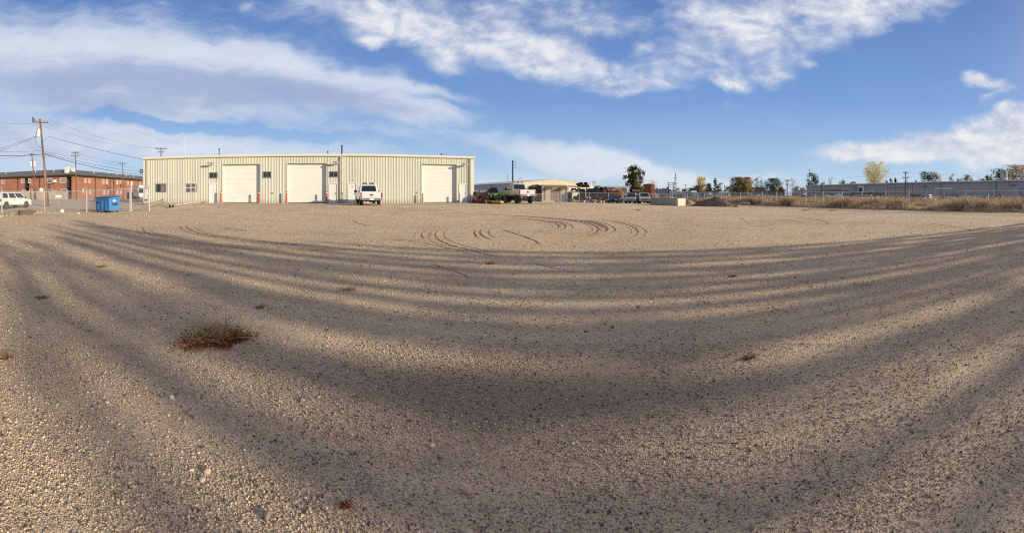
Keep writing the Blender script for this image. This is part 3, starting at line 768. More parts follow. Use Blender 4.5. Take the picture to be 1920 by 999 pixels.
# ------------------------------------------------------------------ bollards
def bollard(px, hm, mat, label, grp):
    p = fac(fu(px), .55); z = gz(p.x, p.y)
    th = thing('bollard', label, 'bollard', (p.x, p.y, z), 0, grp)
    mb = MB(); mb.lathe([(.085, -.1), (.085, hm), (.08, hm + .04), (.05, hm + .075), (0, hm + .09)], n=14); mb.build('post', mat, th, smooth=False)
    mb = MB(); mb.lathe([(.16, -.05), (.14, .05), (.1, .06)], n=12); mb.build('footing', CONC, th)
    if mat is RED:
        mb = MB(); mb.lathe([(.088, hm - .16), (.088, hm - .08)], n=14); mb.build('reflective_band', WHITE, th)
bollard(416.3, 1.24, RED, 'red steel bollard left of the leftmost roll-up door beside the entry door', 'red bollards')
bollard(486.6, 1.24, RED, 'red steel bollard at the right jamb of the leftmost roll-up door', 'red bollards')
bollard(538, 1.24, RED, 'red steel bollard at the left jamb of the middle roll-up door', 'red bollards')
bollard(612, 1.24, RED, 'red steel bollard at the right jamb of the middle roll-up door by the entry door', 'red bollards')
BOLG = M('faded_yellow_grey', (0.34, 0.31, 0.2), 0.7, 0.2, 4)
bollard(790, 1.0, BOLG, 'faded grey bollard at the left jamb of the right-hand roll-up door', 'unpainted bollards')
bollard(858.2, 1.0, BOLG, 'faded grey bollard at the right jamb of the right-hand roll-up door', 'unpainted bollards')

# ------------------------------------------------------------------ brick apartment building on the left
def brick_mat():
    m, t, b = base_mat('red_brick')
    co = t.new('ShaderNodeTexCoord').outputs['Object']
    sp = t.new('ShaderNodeSeparateXYZ'); t.link(co, sp.inputs[0])
    cb = t.new('ShaderNodeCombineXYZ'); t.link(t.math('ADD', sp.outputs[0], sp.outputs[1]), cb.inputs[0]); t.link(sp.outputs[2], cb.inputs[1])
    bk = t.new('ShaderNodeTexBrick'); t.link(cb.outputs[0], bk.inputs['Vector'])
    bk.inputs['Color1'].default_value = (.40, .155, .085, 1); bk.inputs['Color2'].default_value = (.30, .11, .065, 1); bk.inputs['Mortar'].default_value = (.36, .25, .19, 1)
    bk.inputs['Scale'].default_value = 1; bk.inputs['Brick Width'].default_value = .22; bk.inputs['Row Height'].default_value = .075; bk.inputs['Mortar Size'].default_value = .01
    n = t.ramp(t.noise(co, .35, 5, .6), [(.3, (.82, .8, .8)), (.7, (1.15, 1.12, 1.1))])
    t.link(t.mix(1.0, bk.outputs['Color'], n, 'MULTIPLY'), b.inputs['Base Color']); b.inputs['Roughness'].default_value = .9; b.inputs['Specular IOR Level'].default_value = .15
    return m
BRICK = brick_mat()
C0 = at(136, 100)
a_dir = Vector((-.90, -.436, 0)).normalized(); b_dir = Vector((-.436, .90, 0)).normalized()
# local frame: x along wing B (away to the right in the picture), y along wing A (to the left); origin at the near corner
BA = thing('brick_apartment_building', 'two-storey red brick apartment block with grey shingle roof and white windows', 'building', (C0.x, C0.y, gz(C0.x, C0.y) + .1), math.atan2(b_dir.y, b_dir.x))
# wall B in plane y=0 facing -y ; wall A in plane x=0 facing -x
assert abs((Matrix.Rotation(math.atan2(b_dir.y, b_dir.x), 3, 'Z') @ Vector((0, 1, 0)) - a_dir).length) < .1
HB = 5.75; LB = 62.0; LA = 40.0; WD = 11.0
def pxB(px):      # distance along wall B for a pixel column
    a = az(px); d = Vector((math.sin(a), math.cos(a))); # solve C0 + s*b = t*d
    return (C0.x * d.y - C0.y * d.x) / (b_dir.y * d.x - b_dir.x * d.y)
def pxA(px):
    a = az(px); d = Vector((math.sin(a), math.cos(a)))
    return (C0.x * d.y - C0.y * d.x) / (a_dir.y * d.x - a_dir.x * d.y)
wB = [(pxB(p), w_, z_, h_) for p, w_, z_, h_ in [(160, .8, 4.0, .95), (167.5, .8, 4.0, .95), (193.8, .9, 4.0, 1), (200.4, .9, 4.0, 1), (219.5, .9, 4.0, 1), (225.8, .9, 4.0, 1), (239.5, .9, 4.0, 1), (248, .9, 4.0, 1), (263, .9, 4.0, 1),
      (155.6, .8, 1.5, .9), (169, .8, 1.2, .95), (194.5, .9, 1.2, 1), (202, .9, 1.2, 1), (220, .9, 1.2, 1), (227, .9, 1.2, 1)]]
wA = [(pxA(p), w_, z_, h_) for p, w_, z_, h_ in [(118.2, 1.9, 3.9, 1.15), (92.5, 1.6, 3.9, 1.15), (55.5, 1.0, 4.0, 1.1), (43, 1.0, 4.0, 1.1), (5.5, 1.0, 4.0, 1.1), (120, 1.9, 1.1, 1.2), (94.5, 1.6, 1.1, 1.2), (57.8, 1.0, 1.2, 1.1), (45, 1.0, 1.2, 1.1)]]
oB = [(x - w_ / 2, x + w_ / 2, z, z + h) for x, w_, z, h in wB]; oA = [(y - w_ / 2, y + w_ / 2, z, z + h) for y, w_, z, h in wA]
st = [(pxA(129.5) - .7, pxA(129.5) + .7, .1, 5.2), (pxA(50.5) - .8, pxA(50.5) + .8, .1, 5.2)]       # open stairwells
mb = MB(); holed(mb, 0, LB, -.6, HB, oB, 0); tmp = MB(); holed(tmp, 0, LA, -.6, HB, oA + st, 0)
mb.add([(y, x, z) for x, y, z in tmp.v], tmp.f)
mb.quad((LB, 0, -.6), (LB, WD, -.6), (LB, WD, HB), (LB, 0, HB)); mb.quad((0, LA, -.6), (WD, LA, -.6), (WD, LA, HB), (0, LA, HB))
mb.quad((WD, WD, -.6), (LB, WD, -.6), (LB, WD, HB), (WD, WD, HB)); mb.quad((WD, WD, -.6), (WD, LA, -.6), (WD, LA, HB), (WD, WD, HB))
mb.build('wall', BRICK, BA)
for lst, sw in ((wB, 0), (wA, 1)):
    for x, w_, z, h in lst:
        x0, x1 = x - w_ / 2, x + w_ / 2; mb = MB()
        def bx(m_, a, b, c, d, e, f): m_.box(a, b, c, d, e, f) if not sw else m_.box(c, d, a, b, e, f)
        bx(mb, x0, x0 + .09, -.04, .1, z, z + h); bx(mb, x1 - .09, x1, -.04, .1, z, z + h); bx(mb, x0 + .09, x1 - .09, -.04, .1, z, z + .09); bx(mb, x0 + .09, x1 - .09, -.04, .1, z + h - .09, z + h)
        bx(mb, x0 + .09, x1 - .09, -.02, .1, z + h * .5 - .03, z + h * .5 + .03); bx(mb, x0 - .06, x1 + .06, -.09, -.001, z - .08, z - .003)
        fr = mb.build('window', WHITE, BA)
        mb = MB(); bx(mb, x0, x1, .06, .09, z + .001, z + h - .001); mb.build('pane', GLASSB, fr)
for y, hh in ((pxA(103), 3.9), (pxA(104.5), 1.15)):
    mb = MB(); mb.box(-.45, .2, y - .45, y + .45, hh, hh + .7); mb.build('air_conditioner', WHITE, BA, bevel=.03)
for o in st:
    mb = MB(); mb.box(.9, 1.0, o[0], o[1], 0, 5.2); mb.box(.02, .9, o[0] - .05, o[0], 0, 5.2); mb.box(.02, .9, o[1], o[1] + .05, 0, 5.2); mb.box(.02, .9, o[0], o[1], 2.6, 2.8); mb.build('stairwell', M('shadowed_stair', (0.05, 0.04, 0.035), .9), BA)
for p in (178, 206, 213):
    x = pxB(p); mb = MB(); mb.tube((x, -.1, .2), (x, -.1, HB - .2), .11 if p != 213 else .06, n=8); mb.build('downspout', DARK, BA)
for p in (34, 75):
    y = pxA(p); mb = MB(); mb.tube((-.1, y, .2), (-.1, y, HB - .2), .09, n=8); mb.build('downspout', DARK, BA)
ov = .75; rz_ = HB + 1.75; hw = WD / 2
mb = MB()   # hipped L-shaped roof
e0, i0 = (-ov, -ov), (WD + ov, WD + ov); r0 = (hw, hw)
V = [(-ov, -ov, HB), (LB + ov, -ov, HB), (LB + ov - hw, hw, rz_), (hw, hw, rz_), (LB + ov, WD + ov, HB), (WD + ov, WD + ov, HB), (-ov, LA + ov, HB), (hw, LA + ov - hw, rz_), (WD + ov, LA + ov, HB)]
mb.add(V, [(0, 1, 2, 3), (1, 4, 2), (4, 5, 3, 2), (0, 3, 7, 6), (6, 7, 8), (8, 7, 3, 5)])
rf = mb.build('roof', ROOFM, BA)
mb = MB(); mb.box(-ov, LB + ov, -ov - .05, -ov, HB - .22, HB + .02); mb.box(-ov - .05, -ov, -ov - .05, LA + ov, HB - .22, HB + .02)
mb.quad((-ov, -ov, HB - .1), (LB, -ov, HB - .1), (LB, 0, HB - .1), (0, 0, HB - .1)); mb.quad((-ov, -ov, HB - .1), (0, 0, HB - .1), (0, LA, HB - .1), (-ov, LA, HB - .1))
mb.build('fascia', M('dark_fascia', (0.05, 0.04, 0.03), .8), rf)
for p, y_ in ((139.3, 2.2), (147.3, 2.6)):
    x = pxB(p) ; x = 1.0 if p < 142 else 4.3
    mb = MB(); mb.box(x, x + .9, y_, y_ + .9, HB, HB + 1.9); mb.box(x - .08, x + .98, y_ - .08, y_ + .98, HB + 1.9, HB + 2.0); mb.build('chimney', WHITE, rf)
for x in (14, 22, 27, 33, 38):
    mb = MB(); mb.tube((x, 2.6, HB + .4), (x, 2.6, HB + 1.5), .09, n=6); mb.build('vent_pipe', WHITE, rf)
for y in (8, 14, 25):
    mb = MB(); mb.tube((3, y, HB + .4), (3, y, HB + 1.5), .09, n=6); mb.build('vent_pipe', WHITE, rf)

# ------------------------------------------------------------------ generic gabled shed / warehouse
def gable_building(name, label, cat, loc, rotz, wx, dy, eav, ridge, wallm, roofm, along='x', ov=.25, ribstep=None, ribh=.05, base=-.4):
    """local x to the right, y away; ridge runs along x or y; front wall in plane y=0"""
    th = thing(name, label, cat, loc, rotz)
    mb = MB()
    if along == 'y':
        pr = [(-wx / 2, 0, base), (wx / 2, 0, base), (wx / 2, 0, eav), (0, 0, ridge), (-wx / 2, 0, eav)]
        mb.prism(pr, (0, dy, 0))
        if ribstep:
            n = int(wx / ribstep)
            for i in range(1, n):
                x = -wx / 2 + i * ribstep; zt = eav + (ridge - eav) * (1 - abs(x) / (wx / 2))
                mb.box(x - .03, x + .03, -ribh, -.001, base, zt)
            for i in range(1, int(dy / ribstep)):
                y = i * ribstep
                mb.box(-wx / 2 - ribh, -wx / 2 - .001, y - .03, y + .03, base, eav)
    else:
        pr = [(-wx / 2, 0, base), (-wx / 2, dy, base), (-wx / 2, dy, eav), (-wx / 2, dy / 2, ridge), (-wx / 2, 0, eav)]
        mb.prism(pr, (wx, 0, 0))
        if ribstep:
            for i in range(1, int(wx / ribstep)):
                x = -wx / 2 + i * ribstep; mb.box(x - .03, x + .03, -ribh, -.001, base, eav)
    mb.build('wall', wallm, th)
    mb = MB(); t_ = .14
    if along == 'y':
        k = (ridge - eav) / (wx / 2)
        for s in (-1, 1):
            x1 = s * (wx / 2 + ov); z1 = eav - k * ov
            mb.add([(0, -ov, ridge + .02), (x1, -ov, z1 + .02), (x1, dy + ov, z1 + .02), (0, dy + ov, ridge + .02), (0, -ov, ridge + t_), (x1, -ov, z1 + t_), (x1, dy + ov, z1 + t_), (0, dy + ov, ridge + t_)],
                   [(0, 1, 2, 3), (4, 5, 6, 7), (0, 1, 5, 4), (1, 2, 6, 5), (2, 3, 7, 6)])
    else:
        k = (ridge - eav) / (dy / 2); X = wx / 2 + ov
        for y1, z1 in ((-ov, eav - k * ov), (dy + ov, eav - k * ov)):
            mb.add([(-X, dy / 2, ridge + .02), (X, dy / 2, ridge + .02), (X, y1, z1 + .02), (-X, y1, z1 + .02), (-X, dy / 2, ridge + t_), (X, dy / 2, ridge + t_), (X, y1, z1 + t_), (-X, y1, z1 + t_)],
                   [(0, 1, 2, 3), (4, 5, 6, 7), (2, 3, 7, 6), (1, 2, 6, 5), (3, 0, 4, 7)])
    mb.build('roof', roofm, th)
    return th
def add_door(th, x, w_, h, mat=WHITE, y=0, z=.05, name='door'):
    mb = MB(); mb.box(x - w_ / 2, x + w_ / 2, y - .06, y - .002, z, z + h); d_ = mb.build(name, mat, th)
    mb = MB(); mb.box(x + w_ / 2 - .16, x + w_ / 2 - .08, y - .11, y - .062, z + 1.0, z + 1.1); mb.build('handle', DARK, d_); return d_
def add_window(th, x, w_, z, h, y=0, fm=WHITE, gm=GLASS):
    mb = MB(); e = .07
    mb.box(x - w_ / 2, x + w_ / 2, y - .05, y - .002, z, z + e); mb.box(x - w_ / 2, x + w_ / 2, y - .05, y - .002, z + h - e, z + h); mb.box(x - w_ / 2, x - w_ / 2 + e, y - .049, y - .002, z + e, z + h - e); mb.box(x + w_ / 2 - e, x + w_ / 2, y - .049, y - .002, z + e, z + h - e)
    f_ = mb.build('window', fm, th); mb = MB(); mb.quad((x - w_ / 2, y - .02, z), (x + w_ / 2, y - .02, z), (x + w_ / 2, y - .02, z + h), (x - w_ / 2, y - .02, z + h)); mb.build('pane', gm, f_)
    return f_

# warehouse behind the pickups: corner at px 963, left side's shade painted in grey, sunlit low gable to the right
SIDG = M('grey_shade_siding', (0.37, 0.37, 0.37), 0.6, 0.08, .4, streak=True)
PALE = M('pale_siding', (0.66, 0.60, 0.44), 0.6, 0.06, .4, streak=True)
# gable plane from px 963 (corner) to px 1113; apex px 1045 ; distances from eave height 5.2 m
pa = at(963, 125); pb = at(1114, 143)
fv = (pb - pa); wx = math.hypot(fv.x, fv.y); rzw = math.atan2(fv.y, fv.x)
zc = zrow(342.3, 125); mid = (pa + pb) / 2; zb = gz(mid.x, mid.y)
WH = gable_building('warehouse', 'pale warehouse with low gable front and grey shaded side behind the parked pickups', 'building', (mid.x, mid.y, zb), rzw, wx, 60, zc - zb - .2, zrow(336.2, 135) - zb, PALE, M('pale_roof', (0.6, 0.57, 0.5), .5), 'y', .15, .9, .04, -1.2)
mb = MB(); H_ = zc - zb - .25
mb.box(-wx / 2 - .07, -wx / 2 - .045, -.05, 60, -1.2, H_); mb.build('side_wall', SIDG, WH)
for y0, y1, z1 in ((44, 50, 2.6), (34, 38, 2.2), (26, 30, 2.4)):
    mb = MB(); mb.box(-wx / 2 - .2, -wx / 2 - .08, y0, y1, -.5, z1); mb.build('side_door', M('dark_grey_door', (0.15, 0.15, 0.16), .6), WH)
for y0 in (15, 30, 45):
    mb = MB(); mb.tube((-wx / 2 - .15, y0, -.5), (-wx / 2 - .15, y0, H_), .08, n=6); mb.build('downspout', GREYP, WH)

# small tan utility shed with two white doors under little awnings
TAN = M('tan_lap_siding', (0.39, 0.30, 0.185), 0.8, 0.08, 1, streak=True)
pa = at(1017.5, 79.5); pb = at(1063.5, 81)
fv = pb - pa; wx = math.hypot(fv.x, fv.y); mid = (pa + pb) / 2; rzs = math.atan2(fv.y, fv.x); z0 = zrow(377.2, 80)
SH = gable_building('utility_shed', 'small tan lap-sided shed with two pale doors under little awnings', 'shed', (mid.x, mid.y, z0), rzs, wx, 4.6, zrow(349.5, 80) - z0, zrow(347.6, 80) - z0 + .02, TAN, M('tan_roof', (0.33, 0.25, 0.16), .8), 'x', .12, None)
mb = MB()
for k in range(12): mb.box(-wx / 2 + .02, wx / 2 - .02, -.025, -.001, .1 + k * .22, .1 + k * .22 + .03)
mb.build('lap_board', TAN, SH)
for px in (1027, 1055):
    x = (px - 1040.5) / 46 * wx
    add_door(SH, x, 1.0, 2.15, PALE)
    mb = MB(); mb.hexa([(x - .75, -.7, 2.3), (x + .75, -.7, 2.3), (x + .75, -.03, 2.5), (x - .75, -.03, 2.5)], [(x - .75, -.7, 2.36), (x + .75, -.7, 2.36), (x + .75, -.03, 2.68), (x - .75, -.03, 2.68)]); mb.build('awning', M('brown_awning', (0.2, 0.13, 0.08), .8), SH)
for x in (-wx / 2, wx / 2):
    mb = MB(); mb.box(x - .12, x + .12, -.06, -.03, 0, zrow(349, 80) - z0); mb.build('corner_trim', PALE, SH)
mb = MB(); mb.box(-wx / 2 - .06, wx / 2 + .06, -.1, -.03, -.2, .14); mb.build('skirt', PALE, SH)
# its darker gable porch on the left
pg = at(1008, 80.5)
PG = gable_building('brown_shed', 'dark brown gabled shed at the left end of the tan shed', 'shed', (pg.x, pg.y, z0), rzs, 1.75, 4, zrow(349.5, 80) - z0 - .1, zrow(347.4, 80) - z0 + .05, M('dark_brown_siding', (0.10, 0.065, 0.045), .8, streak=True), M('brown_roof', (0.16, 0.11, 0.07), .8), 'y', .22)
add_door(PG, 0, .85, 2.0, M('brown_door', (0.075, 0.05, 0.04), .7))

# long grey warehouse on the right, its shaded side towards the lot
p1 = at(1512, 190); p2 = at(1990, 118)
fv = p2 - p1; L = math.hypot(fv.x, fv.y); mid = (p1 + p2) / 2; zb = -.05
SIDW = M('warm_grey_siding', (0.50, 0.47, 0.41), 0.6, 0.06, .3, dirt=((0.36, 0.35, 0.33), .3), streak=True)
GW = gable_building('warehouse', 'long low grey ribbed warehouse with round roof vents along the right side', 'building', (mid.x, mid.y, zb), math.atan2(fv.y, fv.x), L, 32, 6.0, 6.75, SIDW, M('pale_grey_roof', (0.68, 0.66, 0.62), .45), 'x', .3, 1.0, .06, -1)
def gx(px):       # local x on the warehouse wall for a pixel column
    a = az(px); d = Vector((math.sin(a), math.cos(a))); f = fv.normalized()
    s = (p1.x * d.y - p1.y * d.x) / (f.y * d.x - f.x * d.y); return s - L / 2
mb = MB(); mb.box(-L / 2 - .3, L / 2 + .3, -.45, -.3, 5.78, 6.1); mb.build('gutter', M('pale_gutter', (.6, .58, .54), .5), GW)
for p in (1540, 1601, 1764, 1868):
    x = gx(p); mb = MB(); mb.box(x - .14, x + .14, -.25, -.07, 0, 5.8); mb.build('downspout', GREYP, GW)
for p in (1605, 1734, 1899):
    x = gx(p); k = 1.0
    mb = MB(); mb.cbox((x, -.6, 4.75), (2.1 if p > 1700 else 1.5, .5, .28)); mb.tube((x, 0, 4.3), (x, -.6, 4.7), .07); mb.tube((x, -.08, 2.8), (x, -.08, 4.4), .06); mb.build('wall_light', GREYP, GW)
for p, zz, s in ((1617, 3.7, 1.5), (1638, 2.6, .9)):
    x = gx(p); mb = MB(); mb.box(x - s, x + s, -.75, -.07, zz - s, zz + s)
    hood = mb.build('exhaust_fan', WHITE, GW)
    mb = MB(); mb.lathe([(s * .78, -.95), (s * .78, -.751)], (x - .1, 0, zz), 'Y', 18); mb.build('fan_shroud', WHITE, hood)
    mb = MB(); mb.lathe([(s * .68, -.96), (s * .68, -.951)], (x - .1, 0, zz), 'Y', 18)
    for k in range(4): mb.cbox((x - .1, -.975, zz), (s * 1.3, .015, .2), ry=R(45 * k))
    mb.build('fan_blades', DARK, hood)
for p in (1668, 1730, 1746, 1751, 1818, 1867.5, 1881.5, 1904, 1918):
    x = gx(p); mb = MB(); r = .66; mb.lathe([(r * .6, 0), (r * .6, .3), (r, .4), (r * 1.02, .6), (r * .85, .85), (r * .4, 1.02), (0, 1.05)], (x, 1.2, 6.05), n=14); mb.build('roof_vent', M('white_vent', (.75, .74, .7), .4), GW, smooth=True)
for p, w_, h in ((1872, 1.7, 3.0), (1876, .8, 3.2)):
    x = gx(p); mb = MB(); mb.box(x - w_ / 2, x + w_ / 2, 3, 4.2, 6.1, 6.1 + h); mb.build('roof_unit', M('dull_beige', (.5, .46, .4), .6), GW)
for p, w_, h, mt in ((1819, 1.0, 2.3, GREYP), (1597, 2.5, 2.2, M('dark_grey_door', (0.15, 0.15, 0.16), .6)), (1858, 3.0, 2.6, SIDG)):
    x = gx(p); mb = MB(); mb.box(x - w_ / 2, x + w_ / 2, -.12, -.065, 0, h); mb.build('door', mt, GW)

# houses and sheds in the distance
SLATE = M('slate_blue_roof', (0.085, 0.095, 0.125), .8, .15); BRNR = M('brown_shingle', (0.15, 0.11, 0.085), .9, .2); PBLUE = M('pale_blue_siding', (0.42, 0.46, 0.52), .6, .06)
OCHRE = M('ochre_siding', (0.47, 0.36, 0.22), .7, .1); CHAR = M('charcoal_roof', (0.035, 0.033, 0.035), .9, .2); LGREY = M('light_grey_siding', (0.5, 0.5, 0.49), .7)
def house(px0, px1, d, eave_y, ridge_y, rot, label, wm, rm, along='x', dy=8, name='house', cat='house', wins=2, door=True):
    pa, pb = at(px0, d), at(px1, d); c = (pa + pb) / 2; wx = (pb - pa).length * (1 / max(.5, math.cos(rot)))
    z0 = gz(c.x, c.y)
    th = gable_building(name, label, cat, (c.x, c.y, z0), -az((px0 + px1) / 2) + rot, wx, dy, zrow(eave_y, d) - z0, zrow(ridge_y, d) - z0, wm, rm, along, .35)
    for k in range(wins): add_window(th, -wx / 2 + wx * (k + .7) / (wins + .6), min(1.2, wx * .2), 1.1, 1.0)
    if door: add_door(th, wx * .12, .95, 2.05)
    return th
house(1233, 1262, 150, 364, 355.2, .25, 'house with slate blue roof behind the rusty tank', WHITE, SLATE, 'x', 9)
house(1256, 1271, 140, 362, 356, .0, 'white gabled house end behind the concrete loading dock', WHITE, SLATE, 'y', 8, wins=1, door=False)
house(1258, 1298, 105, 362.2, 359.6, .0, 'long low pale blue mobile home with grey roof', PBLUE, M('grey_metal_roof', (.28, .29, .31), .5), 'x', 4, 'mobile_home', 'mobile home', 5)
house(1298, 1304, 104, 361, 358.4, .0, 'narrow white end of a trailer beside the pale blue mobile home', WHITE, WHITE, 'x', 3, 'white_shed', 'shed', 0, True)
house(1306, 1312, 120, 362.5, 361, .0, 'small white garden shed right of the mobile home', WHITE, LGREY, 'x', 3, 'white_shed', 'shed', 1, False)
house(1313, 1328, 125, 363, 359.5, -.2, 'low pale house under the yellow-green tree', M('pinkish_siding', (.5, .42, .37), .7), BRNR, 'x', 7)
house(1346.5, 1363, 98, 361.4, 360.4, .0, 'white box shed with dark opening behind the weeds', WHITE, WHITE, 'x', 3, 'box_shed', 'shed', 1, False)
house(1339.5, 1346, 98, 361.5, 358.5, .0, 'narrow pale grey shed left of the white box shed', PBLUE, CHAR, 'x', 3, 'grey_shed', 'shed', 0, True)
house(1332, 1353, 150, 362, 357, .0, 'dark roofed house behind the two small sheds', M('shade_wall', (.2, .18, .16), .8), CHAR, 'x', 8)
house(1352, 1366, 140, 361.5, 356.8, -.1, 'tan gable house with brown roof beside the dark roofed house', OCHRE, BRNR, 'y', 8)
house(1362, 1376, 165, 361, 354.6, .0, 'house with pale brown roof left of the round orange tree', LGREY, M('pale_brown_roof', (.27, .23, .18), .9), 'x', 8)
house(1410, 1434, 130, 360.5, 351.8, .1, 'house with black roof between the orange tree and the round green tree', M('brown_wall', (.14, .09, .07), .8), CHAR, 'x', 9)
house(1434, 1452, 140, 361, 357.5, .0, 'small brick red house under the round green tree', M('brick_wall', (.28, .12, .08), .8), BRNR, 'x', 7)
house(1454, 1471, 135, 362, 353.2, .0, 'black gabled barn beside the utility pole', CHAR, CHAR, 'y', 8, 'barn', 'barn', 0, True)
house(1486, 1506, 135, 362.5, 358.5, -.2, 'low house with dark brown roof left of the grey warehouse', OCHRE, BRNR, 'x', 8)
house(1186, 1236, 190, 360, 357, .0, 'distant long tan building behind the cottonwood tree', OCHRE, BRNR, 'x', 9, 'long_building', 'building', 4)
house(1122, 1176, 160, 352.5, 348.4, .0, 'distant pale yellow flat building behind the scrap yard', PALE, PALE, 'x', 14, 'flat_roofed_building', 'building', 5)
house(1116, 1131, 120, 352, 348.2, .0, 'white trailer box behind the scrap heap', WHITE, WHITE, 'x', 4, 'white_trailer', 'trailer', 0, False)
house(886, 915, 85, 360.5, 357.5, -.15, 'low sand coloured wall shed behind the brown pickup', M('sand_wall', (.5, .42, .3), .8), M('sand_roof', (.42, .34, .24), .8), 'x', 5, 'low_shed', 'shed', 1, False)
house(979, 1004, 95, 357.5, 353.8, .0, 'low brown lean-to with pale band behind the lifted pickup', M('brown_lean', (.22, .15, .1), .8), M('tan_roof', (0.33, 0.25, 0.16), .8), 'x', 5, 'lean_to', 'shed', 1, False)
# ------------------------------------------------------------------ vehicles (local: x right, y forward, z up)
CARW = M('white_car_paint', (0.78, 0.77, 0.74), 0.35, 0.03, 1, coat=.5, dirt=((.5, .46, .4), .15))
CHROME = M('chrome', (0.6, 0.6, 0.6), 0.22, 0.05, metal=1.0)
BLKP = M('black_plastic', (0.025, 0.025, 0.025), 0.6, 0.2)
VGLASS = M('vehicle_glass', (0.02, 0.025, 0.03), 0.05, 0.2, .5, spec=.7)
REDL = M('red_lens', (0.35, 0.02, 0.015), 0.25, 0.1)
CLEARL = M('clear_lens', (0.6, 0.6, 0.58), 0.15, 0.1)
RIMS = M('alloy_rim', (0.5, 0.5, 0.49), 0.35, 0.08, metal=.7)

def wheel(th, x, y, r, w_, rimm=RIMS, spokes=6):
    s = 1 if x > 0 else -1
    mb = MB(); mb.lathe([(r * .62, -w_ / 2), (r * .92, -w_ / 2), (r, -w_ * .36), (r, w_ * .36), (r * .92, w_ / 2), (r * .62, w_ / 2)], (0, 0, 0), 'X', 20)
    W_ = thing_part = bpy.data.objects.new('wheel', None); COL.objects.link(W_); W_.parent = th; W_.location = (x, y, r); W_.empty_display_size = .2
    mb.build('tyre', RUBBER, W_)
    mb = MB(); e = w_ / 2 * s
    mb.lathe([(r * .64, e * .8), (r * .64, e * 1.02), (r * .56, e * 1.02), (r * .52, e * .55), (0, e * .5)] if s > 0 else [(r * .64, e * .8), (r * .64, e * 1.02), (r * .56, e * 1.02), (r * .52, e * .55), (0, e * .5)], (0, 0, 0), 'X', 18)
    for k in range(spokes):
        a = 2 * math.pi * k / spokes
        mb.cbox((e * .85, math.cos(a) * r * .32, math.sin(a) * r * .32), (.03, r * .5, r * .15), rx=a)
    mb.lathe([(r * .14, e * .6), (r * .14, e * 1.02), (0, e * 1.04)], (0, 0, 0), 'X', 10)
    mb.build('rim', rimm, W_)
    return W_

def arch_profile(y0, y1, zs, top, wheels, r):
    """closed side outline: bottom edge at zs with wheel arches, then `top` points from front to rear"""
    pts = [(y0, zs)]
    for wy in sorted(wheels):
        pts.append((wy - r, zs))
        for k in range(1, 8):
            a = math.pi - math.pi * k / 8
            pts.append((wy + r * math.cos(a), max(zs, r * .92 + r * 1.0 * math.sin(a) * 1.0 - r * .0) if False else zs + (r * 1.75 - zs) * math.sin(a)))
        pts.append((wy + r, zs))
    pts.append((y1, zs))
    return pts + top

def cab(th, zb, lo, hi, wb, wt, zt, paint, name='cab', posts=(0.08, 0.08), split=None, glass=VGLASS, sideglass=None):
    """greenhouse: lo=(rear y, front y) at belt height zb, hi at roof zt; adds windows as parts"""
    mb = MB()
    B = [(-wb, lo[0], zb), (wb, lo[0], zb), (wb, lo[1], zb), (-wb, lo[1], zb)]
    T = [(-wt, hi[0], zt), (wt, hi[0], zt), (wt, hi[1], zt), (-wt, hi[1], zt)]
    mb.hexa(B, T)
    c = mb.build(name, paint, th, bevel=.06)
    def face(p, q, r_, s, a0, a1, b0, b1, nm, off):
        p, q, r_, s = map(Vector, (p, q, r_, s))
        def pt(u, v): return p.lerp(q, u).lerp(s.lerp(r_, u), v)
        n = (q - p).cross(s - p).normalized() * off
        m_ = MB(); m_.quad(pt(a0, b0) + n, pt(a1, b0) + n, pt(a1, b1) + n, pt(a0, b1) + n)
        return m_.build(nm, (sideglass or glass) if nm == 'side_window' else glass, c)
    face(B[2], B[3], T[3], T[2], .07, .93, .10, .90, 'windshield', .012)
    face(B[0], B[1], T[1], T[0], .09, .91, .14, .86, 'rear_window', .012)
    sp = split or [(.08, .92)]
    for a, b in sp:
        face(B[1], B[2], T[2], T[1], a, b, .08, .88, 'side_window', .012)
        face(B[3], B[0], T[0], T[3], 1 - b, 1 - a, .08, .88, 'side_window', .012)
    return c

